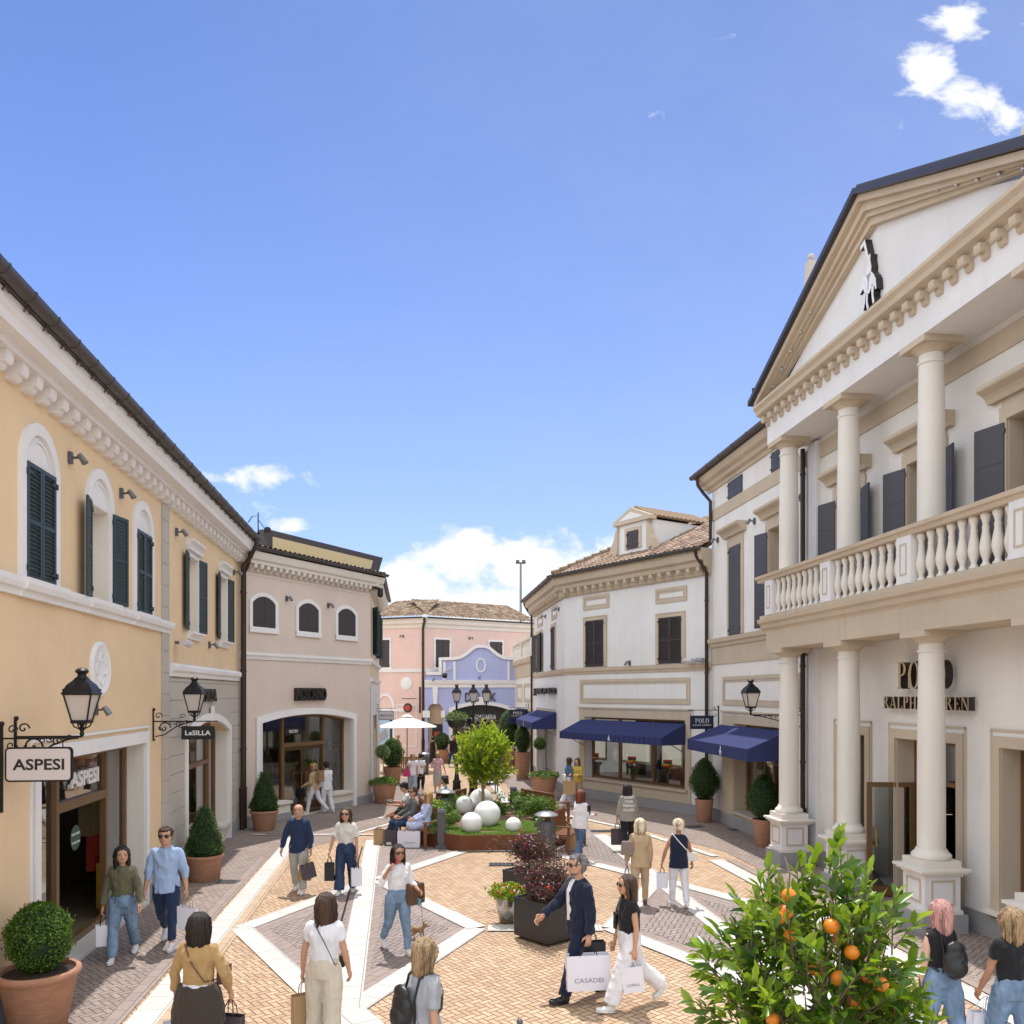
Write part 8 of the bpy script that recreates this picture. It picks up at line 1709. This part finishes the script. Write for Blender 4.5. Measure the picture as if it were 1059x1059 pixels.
handbag(P4p['T'](-.0,.1,.1),.18,.13,.06,'leather_black','small black bag on a thin strap, worn by the woman in beige trousers',D(88),strap=[P4p['T'](.03,.09,.08),P4p['T'](.05,-.08,.09),P4p['T'](.18,-.092,.03),P4p['T'](.29,-.07,-.04),P4p['T'](.31,.0,-.06)],strapr=.005)
b=P5p['L']; shopbag(b,.26,.28,.1,'bag_dark','dark purple paper bag in the hand of the man in the navy shirt',D(-60),tilt=-14,handle='bag_kraft'); shopbag((b[0]-.12,b[1]+.04,b[2]-.05),.24,.28,.1,'bag_kraft','kraft paper bag behind the dark purple one of the man in the navy shirt',D(-60),tilt=10,handle='bag_kraft')
shopbag(P6p['R'],.18,.34,.1,'bag_black','narrow black paper bag held by the woman in white tee and dark jeans',D(-90),rope=.12); shopbag(P6p['L'],.2,.34,.1,'bag_white','white carrier bag held by the woman in white tee and dark jeans',D(-70),rope=.2)
handbag(P7p['T'](.12,-.13,.0),.3,.34,.14,'leather_tan','tan backpack of the woman in the beige jacket at the arched shopfront',P7p['face']-PI/2,'backpack','backpack'); handbag(P7p['L']+Vector((0,0,-.3)),.28,.26,.12,'leather_black','black handbag in front of the woman in the beige jacket at the arched shopfront',P7p['face'])
# phone, tote and leash
h=P9p['R']; t=empty('mobile_phone',tuple(P9p['head']*.55+h*.45+Vector((0,0,-.01))),P9p['face']-PI/2,'pink mobile phone held to the ear of the woman with the dog','phone'); MB().obox((0,0,0),(1,0,0),(0,.96,.28),(0,-.28,.96),.006,.034,.07).build('case','magenta',t)
handbag(P9p['elL']+P9p['rz']@Vector((-.05,.02,-.3)),.3,.3,.12,'leather_brown','large dark brown tote bag on the arm of the woman with the dog',P9p['face']-PI/2+.5,'tote_bag','tote bag',strap=[P9p['elL']+P9p['rz']@Vector((-.12,.02,-.02)),P9p['elL']+P9p['rz']@Vector((-.05,0,.04)),P9p['elL']+P9p['rz']@Vector((.02,.02,-.02))])
def dog(x,y,face):
    t=empty('small_dog',(x,y,0),face-PI/2,'tiny tan dog with pointed ears on a leash beside the woman with the phone','dog'); b=MB(); 
    ell(b,[(V3(0,-.1,.16),.03,.035,Matrix.Rotation(R(90),3,'X')),(V3(0,-.07,.165),.042,.045,Matrix.Rotation(R(90),3,'X')),(V3(0,0,.16),.04,.042,Matrix.Rotation(R(90),3,'X')),(V3(0,.06,.165),.046,.054,Matrix.Rotation(R(90),3,'X')),(V3(0,.1,.18),.035,.04,Matrix.Rotation(R(90),3,'X'))])
    limb(b,[V3(0,.09,.19),V3(0,.13,.235)],[.032,.028]); b.ball((0,.15,.255),(.034,.04,.034)); b.tube([V3(0,.17,.25),V3(0,.215,.24)],[.022,.011],10); b.ball((0,.214,.242),.012)
    for s in (-1,1):
        b.tube([(s*.02,.135,.28),(s*.036,.13,.325)],[.016,.003],8,flat=.5)
        limb(b,[V3(s*.03,.075,.15),V3(s*.032,.085,.08),V3(s*.032,.08,.015)],[.02,.012,.009],8); b.ball((s*.032,.092,.01),(.011,.018,.009),8,6)
        limb(b,[V3(s*.03,-.085,.15),V3(s*.034,-.06,.095),V3(s*.034,-.105,.055),V3(s*.034,-.095,.012)],[.028,.018,.01,.009],8); b.ball((s*.034,-.082,.01),(.011,.018,.009),8,6)
    limb(b,[V3(0,-.11,.18),V3(0,-.15,.22),V3(0,-.14,.26)],[.012,.01,.006],8)
    for q in [v for v in b.v]: pass
    mobj('body',remesh(b,.006,1),'leather_tan',t); MB().ball((0,.225,.245),.007,8,6).ball((-.018,.178,.268),.006,8,6).ball((.018,.178,.268),.006,8,6).build('nose_and_eyes','black',t); m=MB(); m.tube([(.036*math.cos(a),.1+.01*math.sin(a),.2+.036*math.sin(a)) for a in [2*PI*i/14 for i in range(15)]],.006,5); m.build('collar','teal',t)
    M_=Matrix.Rotation(face-PI/2,3,'Z'); return Vector((x,y,0))+M_@Vector((0,.1,.24))
dp=dog(GX(432,12.96),12.96,D(-30)); h=P9p['L']; t=empty('leash',tuple(h),0,'dark retractable leash running from the hand of the woman in white down to the dog','leash'); MB().tube([(0,0,0),tuple((dp-h)*.5+Vector((0,0,-.1))),tuple(dp-h)],.004,5).build('cord','black',t); MB().ball((0,0,-.03),(.03,.045,.045)).build('reel','black',t,sa=60); MB().tube([(-.02,-.04,-.05),(-.02,-.04,-.14)],.022,8).build('bag_roll','teal',t)
def backpack(P,label,mat='leather_black',w=.27,h=.36,d=.13,dx=0):
    r=P['rz']; p=P['T'](.03,-.115,dx); t=empty('backpack',tuple(p),P['face']-PI/2,label,'backpack'); m=MB(); m.ball((0,-.02,h*.45),(w/2,d/2,h*.5),16,10); m.ball((0,-.05,h*.3),(w*.4,d*.55,h*.28),14,9); m.ball((0,-.02,h*.85),(w*.4,d*.4,h*.2),14,9); mobj('bag_body',remesh(m,.012,1,.003,14,3),mat,t); inv=Matrix.Rotation(-(P['face']-PI/2),3,'Z')
    for s in (-1,1): pts=[P['T'](.05,-.08,s*.05),P['T'](.18,-.088,s*.05),P['T'](.285,-.062,s*.052),P['T'](.308,-.005,s*.054),P['T'](.285,.045,s*.058),P['T'](.2,.074,s*.064),P['T'](.12,.06,s*.08),P['T'](.085,.0,s*.093),P['T'](.06,-.07,s*.07)]; MB().tube([inv@(q-p) for q in pts],.014,6,flat=.4).build('strap',mat,t)
    return t
backpack(P10p,'small black leather backpack on the back of the wavy haired blonde woman'); backpack(P29p,'black leather backpack slung on the back of the woman with pink hair')
b=P11p['L']; 
shopbag(b,.54,.42,.18,'bag_white','very large white bag lettered CASADEI in the left hand of the man in the suit',D(-82),txt='CASADEI',txth=.055,txtw=.36,rope=.13,tdz=0); shopbag((b[0]+.06,b[1]+.2,b[2]+.1),.36,.3,.12,'bag_black','black paper bag behind the large white CASADEI bag',D(-82),rope=.13)
shopbag(P12p['L'],.26,.3,.1,'bag_white','small white bag with grey lettering held by the woman in the black top',D(-88),handle='bag_white',txt="L'OREAL",txth=.03,rope=.1,tilt=-6)
handbag(P12p['T'](.05,.02,.13),.16,.2,.07,'leather_black','small black shoulder bag at the hip of the young woman in the black top',P12p['face'],strap=[P12p['T'](.1,.02,.13),P12p['T'](.2,.05,.11),P12p['T'](.3,.02,.07)],strapr=.005)
handbag(P13p['T'](.06,-.02,-.14),.24,.24,.12,'taupe','soft taupe handbag under the arm of the woman in the beige suit',P13p['face']-PI/2,strap=[P13p['T'](.16,-.02,-.14),P13p['T'](.29,-.02,-.1),P13p['T'](.3,.03,-.08)]); shopbag(P13p['L'],.2,.26,.1,'bag_white','white bag with long black handles held by the woman in the beige suit',D(-80),rope=.22)
handbag(P14p['T'](.0,.0,.15),.2,.15,.07,'leather_white','cream white crossbody bag at the right hip of the woman in the sleeveless navy top',P14p['face']-PI/2,strap=[P14p['T'](.08,-.0,.14),P14p['T'](.15,-.088,.06),P14p['T'](.25,-.085,-.03),P14p['T'](.305,-.04,-.07),P14p['T'](.31,.02,-.07)],strapr=.01)
shopbag(P14p['L'],.19,.27,.1,'bag_white','white paper bag held by the woman in the sleeveless navy top',D(-110),rope=.1,handle='bag_kraft')
shopbag(P15p['L'],.3,.38,.12,'bag_dark','dark paper bag in the left hand of the woman in the lettered sweatshirt',D(-85)); shopbag(P15p['R'],.22,.34,.1,'bag_white','pale lilac bag in the right hand of the woman in the lettered sweatshirt',D(-80),tilt=4)
for i,(s,w) in enumerate((('KEEP',.2),('YOUR',.2),('FRIENDS',.28),('CLOSER',.27))): o=text('lettering',s,.062,.012,'white',P15p['root'],(0,-.138 if i>0 else -.13,1.32-.098*i),width=w,offset=.02); o.location[1]-=.006*i
shopbag((G(591,880)[0],G(591,880)[1],.42+.0),.26,.4,.14,'bag_kraft','kraft paper bag standing on the ground beside the woman with reddish hair',D(-75),floor=True,rope=.02,handle='bag_kraft')
handbag(P16p['T'](.1,.04,.105),.12,.25,.08,'leather_black','black bag hanging at the side of the woman in the loose white shirt',P16p['face'],strap=[P16p['T'](.2,.05,.12),P16p['T'](.3,.0,.08)])
shopbag(P18p['R']+Vector((-.05,-.25,-.12)),.42,.42,.14,'bag_kraft','big kraft paper bag carried by the woman in the yellow jacket',D(-100),rope=.06,handle='bag_kraft'); handbag(P17p['T'](.0,-.1,.02),.28,.2,.08,'leather_white','white handbag at the back of the woman in the denim jacket',P17p['face']-PI/2)
handbag(P23p['T'](-.08,-.06,-.13),.26,.24,.08,'magenta','magenta bag on a long strap worn by the woman with grey blue trousers',P23p['face']-PI/2,strap=[P23p['T'](.05,-.06,-.12),P23p['T'](.18,-.085,-.03),P23p['T'](.3,-.05,.06)],strapr=.01)
handbag(P24p['T'](.0,.1,.08),.2,.14,.06,'leather_black','small black bag of the woman in the white tee and cropped black trousers',P24p['face'],strap=[P24p['T'](.05,.08,.09),P24p['T'](.14,-.088,.04),P24p['T'](.3,-.05,-.06)],strapr=.012)
handbag(P25p['R']+Vector((0,0,-.42)),.28,.34,.1,'leather_black','large black bag in the right hand of the woman in the pink tee',D(0),strap=[P25p['R']+Vector((-.06,0,-.1)),P25p['R'],P25p['R']+Vector((.06,0,-.1))]); handbag(P27p['R']+Vector((0,0,-.35)),.26,.3,.1,'bag_dark','dark handbag of the woman in the long black dress',D(0),strap=[P27p['R']+Vector((-.06,0,-.1)),P27p['R'],P27p['R']+Vector((.06,0,-.1))])
g=b1c; 
for (px,py,w,h,mat,l,tx) in ((391.6,873,.24,.37,'bag_kraft','kraft paper bag, leftmost of the three bags on the ground before the bench',None),(404,873.5,.32,.37,'bag_dark','dark purple paper bag, middle of the three bags on the ground before the bench',None),(423,876.5,.56,.40,'bag_white','large pale lilac bag with grey lettering on the ground in front of the seated couple','CASADEI')):
    x,y=G(px,py); shopbag((x,y,h+.03),w,h,.14,mat,l,D(-92),floor=True,rope=.02,txt=tx,txth=.045,txtw=.3)
t=empty('mobile_phone',tuple((P21p['L']+P21p['R'])/2+Vector((0,0,.05))),P21p['face'],'phone in the hands of the man bending forward on the bench','phone'); MB().obox((0,0,0),(1,0,.3),(0,1,0),(-.3,0,1),.07,.036,.005).build('case','teal',t)
t=empty('mobile_phone',tuple((P18p['L']+P18p['R'])/2+Vector((0,0,.03))),P18p['face'],'dark phone in the hands of the woman in the yellow jacket','phone'); MB().obox((0,0,0),(1,0,.3),(0,1,0),(-.3,0,1),.07,.036,.005).build('case','black',t)
shopbag(P30p['L'],.3,.4,.12,'bag_white','white bag with black lettering in the hand of the woman at the right border',D(-75),txt="L'OREAL",txtm='letter_dark',txth=.05,handle='bag_white',tilt=10); shopbag(P29p['L'],.24,.34,.1,'bag_white','white bag held by the woman with pink hair, half hidden by leaves',D(-75))

def rail(f,u,n,z0,label,cols):
    t=f.empty('clothes_rail',u,n,0,label,'clothes'); MB().tube([(-.7,0,z0+1.75),(.7,0,z0+1.75)],.015,6).build('rail','steel',t)
    for i,c in enumerate(cols):
        x=-.6+1.2*i/(len(cols)-1); h_=.7+.35*((i*37)%5)/5; m=MB(); m.prism([(x-.05,z0+1.7-h_),(x+.05,z0+1.7-h_),(x+.045,z0+1.62),(x,z0+1.72),(x-.045,z0+1.62)],-.22,.22); m.build('garment',c,t)
rail(L2,L2.u(280,-1.1),-1.3,.3,'rail of pale and dark garments inside the left bay of the arched shopfront',['c_white','bag_dark','c_beige','c_black','red','c_white']); rail(L2,L2.u(326,-1.3),-1.6,.3,'rail of garments seen through the door of the arched shopfront',['c_camel','c_black','c_beige','c_white','c_maroon'])
rail(R2,R2.uY(14.4),-1.3,.3,'rail of garments inside the doorway behind the portico columns',['c_navy','c_white','c_beige','c_navy','c_khaki']); rail(R2,R2.uY(12.2),-1.1,.3,'rail of garments in the shop window behind the nearest portico bay',['c_white','c_navy','red','c_beige','c_white'])
rail(L1,L1.uY(20.4),-1.0,.3,'rail of pale and black garments behind the arched window beside the LeSILLA sign',['c_white','c_black','c_beige','c_black','c_white'])
# ================================================================== SKY, SUN, CAMERA
EL=R(69); AZ=math.atan2(-.14,.99)     # sun ahead, a little to the left; AZ from +Y towards +X
w=bpy.data.worlds.new("World"); scene.world=w; w.use_nodes=True; nt=w.node_tree; bg=nt.nodes['Background']
sky=nd(nt,'ShaderNodeTexSky'); sky.sky_type='NISHITA'; sky.sun_disc=False; sky.sun_elevation=EL; sky.sun_rotation=AZ; sky.air_density=1.25; sky.dust_density=.35; sky.ozone_density=3.2
tc=nd(nt,'ShaderNodeTexCoord'); sp=nd(nt,'ShaderNodeSeparateXYZ'); lk(nt,tc.outputs['Generated'],sp.inputs[0])
# clouds live on the sky dome: direction of each cloud given as azimuth tangent (x/y) and elevation tangent (z/y) towards the far street
ay=math_n(nt,'MAXIMUM',sp.outputs[1],.02); gx=math_n(nt,'DIVIDE',sp.outputs[0],ay); gz=math_n(nt,'DIVIDE',sp.outputs[2],ay)
cbn=nd(nt,'ShaderNodeCombineXYZ'); lk(nt,gx,cbn.inputs[0]); lk(nt,gz,cbn.inputs[1])
mp=nd(nt,'ShaderNodeMapping'); mp.inputs['Scale'].default_value=(11,17,1); lk(nt,cbn.outputs[0],mp.inputs[0])
n1=nd(nt,'ShaderNodeTexNoise'); n1.inputs['Scale'].default_value=1.3; n1.inputs['Detail'].default_value=9; n1.inputs['Roughness'].default_value=.62; n1.inputs['Distortion'].default_value=.25; lk(nt,mp.outputs[0],n1.inputs['Vector'])
def blob(px,py,rx,ry,amp):
    cx_,cz_=(px-CX)/FO,(HY-py)/FO
    dx=math_n(nt,'MULTIPLY',math_n(nt,'SUBTRACT',gx,cx_),FO/rx); dz=math_n(nt,'MULTIPLY',math_n(nt,'SUBTRACT',gz,cz_),FO/ry)
    r=math_n(nt,'SQRT',math_n(nt,'ADD',math_n(nt,'MULTIPLY',dx,dx),math_n(nt,'MULTIPLY',dz,dz)))
    return math_n(nt,'MULTIPLY',math_n(nt,'SUBTRACT',1.0,math_n(nt,'MINIMUM',r,1.0)),amp)
BL_=[(478,572,64,50,1.45),(548,584,92,54,1.4),(640,585,60,44,1.2),(585,572,50,30,1.0),(520,630,140,46,1.3),(610,610,70,50,1.4),(418,606,66,40,1.7),(275,494,85,24,1.15),(240,495,40,20,.8),(270,528,60,22,.42),(300,545,34,18,1.3),(956,74,52,56,1.15),(1002,104,70,46,1.1),(988,20,62,34,1.05),(1046,126,50,44,.95),(1040,62,60,60,.55),(965,128,60,34,.5),(790,60,160,90,.16),(660,110,120,60,.22),(340,600,40,30,1.0),(480,690,260,60,1.0)]
acc=None
for b_ in BL_:
    v=blob(*b_); acc=v if acc is None else math_n(nt,'MAXIMUM',acc,v)
dens=math_n(nt,'ADD',acc,math_n(nt,'MULTIPLY',math_n(nt,'SUBTRACT',n1.outputs['Fac'],.5),2.7))
mr=nd(nt,'ShaderNodeMapRange',inp={'From Min':.30,'From Max':1.0}); mr.interpolation_type='SMOOTHSTEP'; lk(nt,dens,mr.inputs['Value'])
gate=math_n(nt,'MULTIPLY',mr.outputs[0],math_n(nt,'MINIMUM',math_n(nt,'MULTIPLY',acc,6.0),1.0)); gate=math_n(nt,'MULTIPLY',gate,math_n(nt,'GREATER_THAN',sp.outputs[1],.03))
vl=nd(nt,'ShaderNodeMapRange',inp={'From Min':-.5,'From Max':.75,'To Min':0.0,'To Max':.15}); lk(nt,gx,vl.inputs['Value']); n2_=nd(nt,'ShaderNodeTexNoise'); n2_.inputs['Scale'].default_value=.55; n2_.inputs['Detail'].default_value=6; n2_.inputs['Roughness'].default_value=.65; lk(nt,mp.outputs[0],n2_.inputs['Vector'])
veil=math_n(nt,'MULTIPLY',vl.outputs[0],math_n(nt,'ADD',.45,n2_.outputs['Fac'])); gate=math_n(nt,'MAXIMUM',gate,math_n(nt,'MULTIPLY',veil,math_n(nt,'GREATER_THAN',sp.outputs[1],.03)))
CLD=(3.7,3.75,3.85)
cc=nd(nt,'ShaderNodeRGB'); cc.outputs[0].default_value=(*CLD,1)
tint=ramp(nt,sp.outputs[2],[(0,SKYLO),(.3,SKYLO),(.62,SKYHI),(1,SKYHI)]); skc=mixrgb(nt,1.0,sky.outputs[0],tint,'MULTIPLY')
# broken bright cloud, unseen, added behind and beside the viewer as fill light
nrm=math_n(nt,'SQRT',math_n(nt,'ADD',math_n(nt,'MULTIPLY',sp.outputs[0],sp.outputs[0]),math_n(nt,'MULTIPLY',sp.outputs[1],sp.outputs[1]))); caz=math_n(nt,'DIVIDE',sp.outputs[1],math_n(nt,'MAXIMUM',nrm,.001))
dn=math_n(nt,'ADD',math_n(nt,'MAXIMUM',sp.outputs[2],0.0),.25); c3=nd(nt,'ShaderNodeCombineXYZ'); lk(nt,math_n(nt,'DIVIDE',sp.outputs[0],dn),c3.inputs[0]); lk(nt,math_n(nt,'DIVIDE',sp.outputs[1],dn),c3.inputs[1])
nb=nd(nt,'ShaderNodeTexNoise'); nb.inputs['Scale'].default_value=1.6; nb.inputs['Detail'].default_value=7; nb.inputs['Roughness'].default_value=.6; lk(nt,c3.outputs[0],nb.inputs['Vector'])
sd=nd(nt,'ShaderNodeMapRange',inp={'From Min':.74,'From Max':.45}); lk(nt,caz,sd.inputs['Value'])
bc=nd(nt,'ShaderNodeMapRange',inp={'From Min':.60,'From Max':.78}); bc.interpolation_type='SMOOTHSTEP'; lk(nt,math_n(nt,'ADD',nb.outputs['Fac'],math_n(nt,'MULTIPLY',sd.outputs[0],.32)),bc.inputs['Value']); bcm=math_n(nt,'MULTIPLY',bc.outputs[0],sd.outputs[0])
skc=mixrgb(nt,bcm,skc,FILLCLD)
mx=nd(nt,'ShaderNodeMix'); mx.data_type='RGBA'; lk(nt,gate,mx.inputs[0])
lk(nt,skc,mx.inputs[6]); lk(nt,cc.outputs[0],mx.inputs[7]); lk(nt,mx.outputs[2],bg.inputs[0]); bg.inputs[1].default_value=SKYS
su=bpy.data.lights.new('sun','SUN'); su.energy=SUNE; su.angle=R(.6); su.color=(1,.96,.91); so=bpy.data.objects.new('sun',su); COL.objects.link(so)
d=Vector((math.cos(EL)*math.sin(AZ),math.cos(EL)*math.cos(AZ),math.sin(EL))); so.rotation_euler=d.to_track_quat('Z','Y').to_euler()
cam=bpy.data.cameras.new('camera'); cam.sensor_width=36; cam.lens=36*FO/1059; cam.shift_y=(HY-529.5)/1059; cam.clip_end=1000; cam.clip_start=.05
co=bpy.data.objects.new('camera',cam); COL.objects.link(co); co.location=(0,0,H); co.rotation_euler=(R(90),0,0); scene.camera=co
scene.view_settings.view_transform='Standard'; scene.view_settings.look='None'; scene.view_settings.exposure=EXPO; scene.view_settings.gamma=1
scene.render.engine='CYCLES'; scene.cycles.max_bounces=6; scene.cycles.diffuse_bounces=3; scene.cycles.glossy_bounces=3; scene.cycles.transparent_max_bounces=10
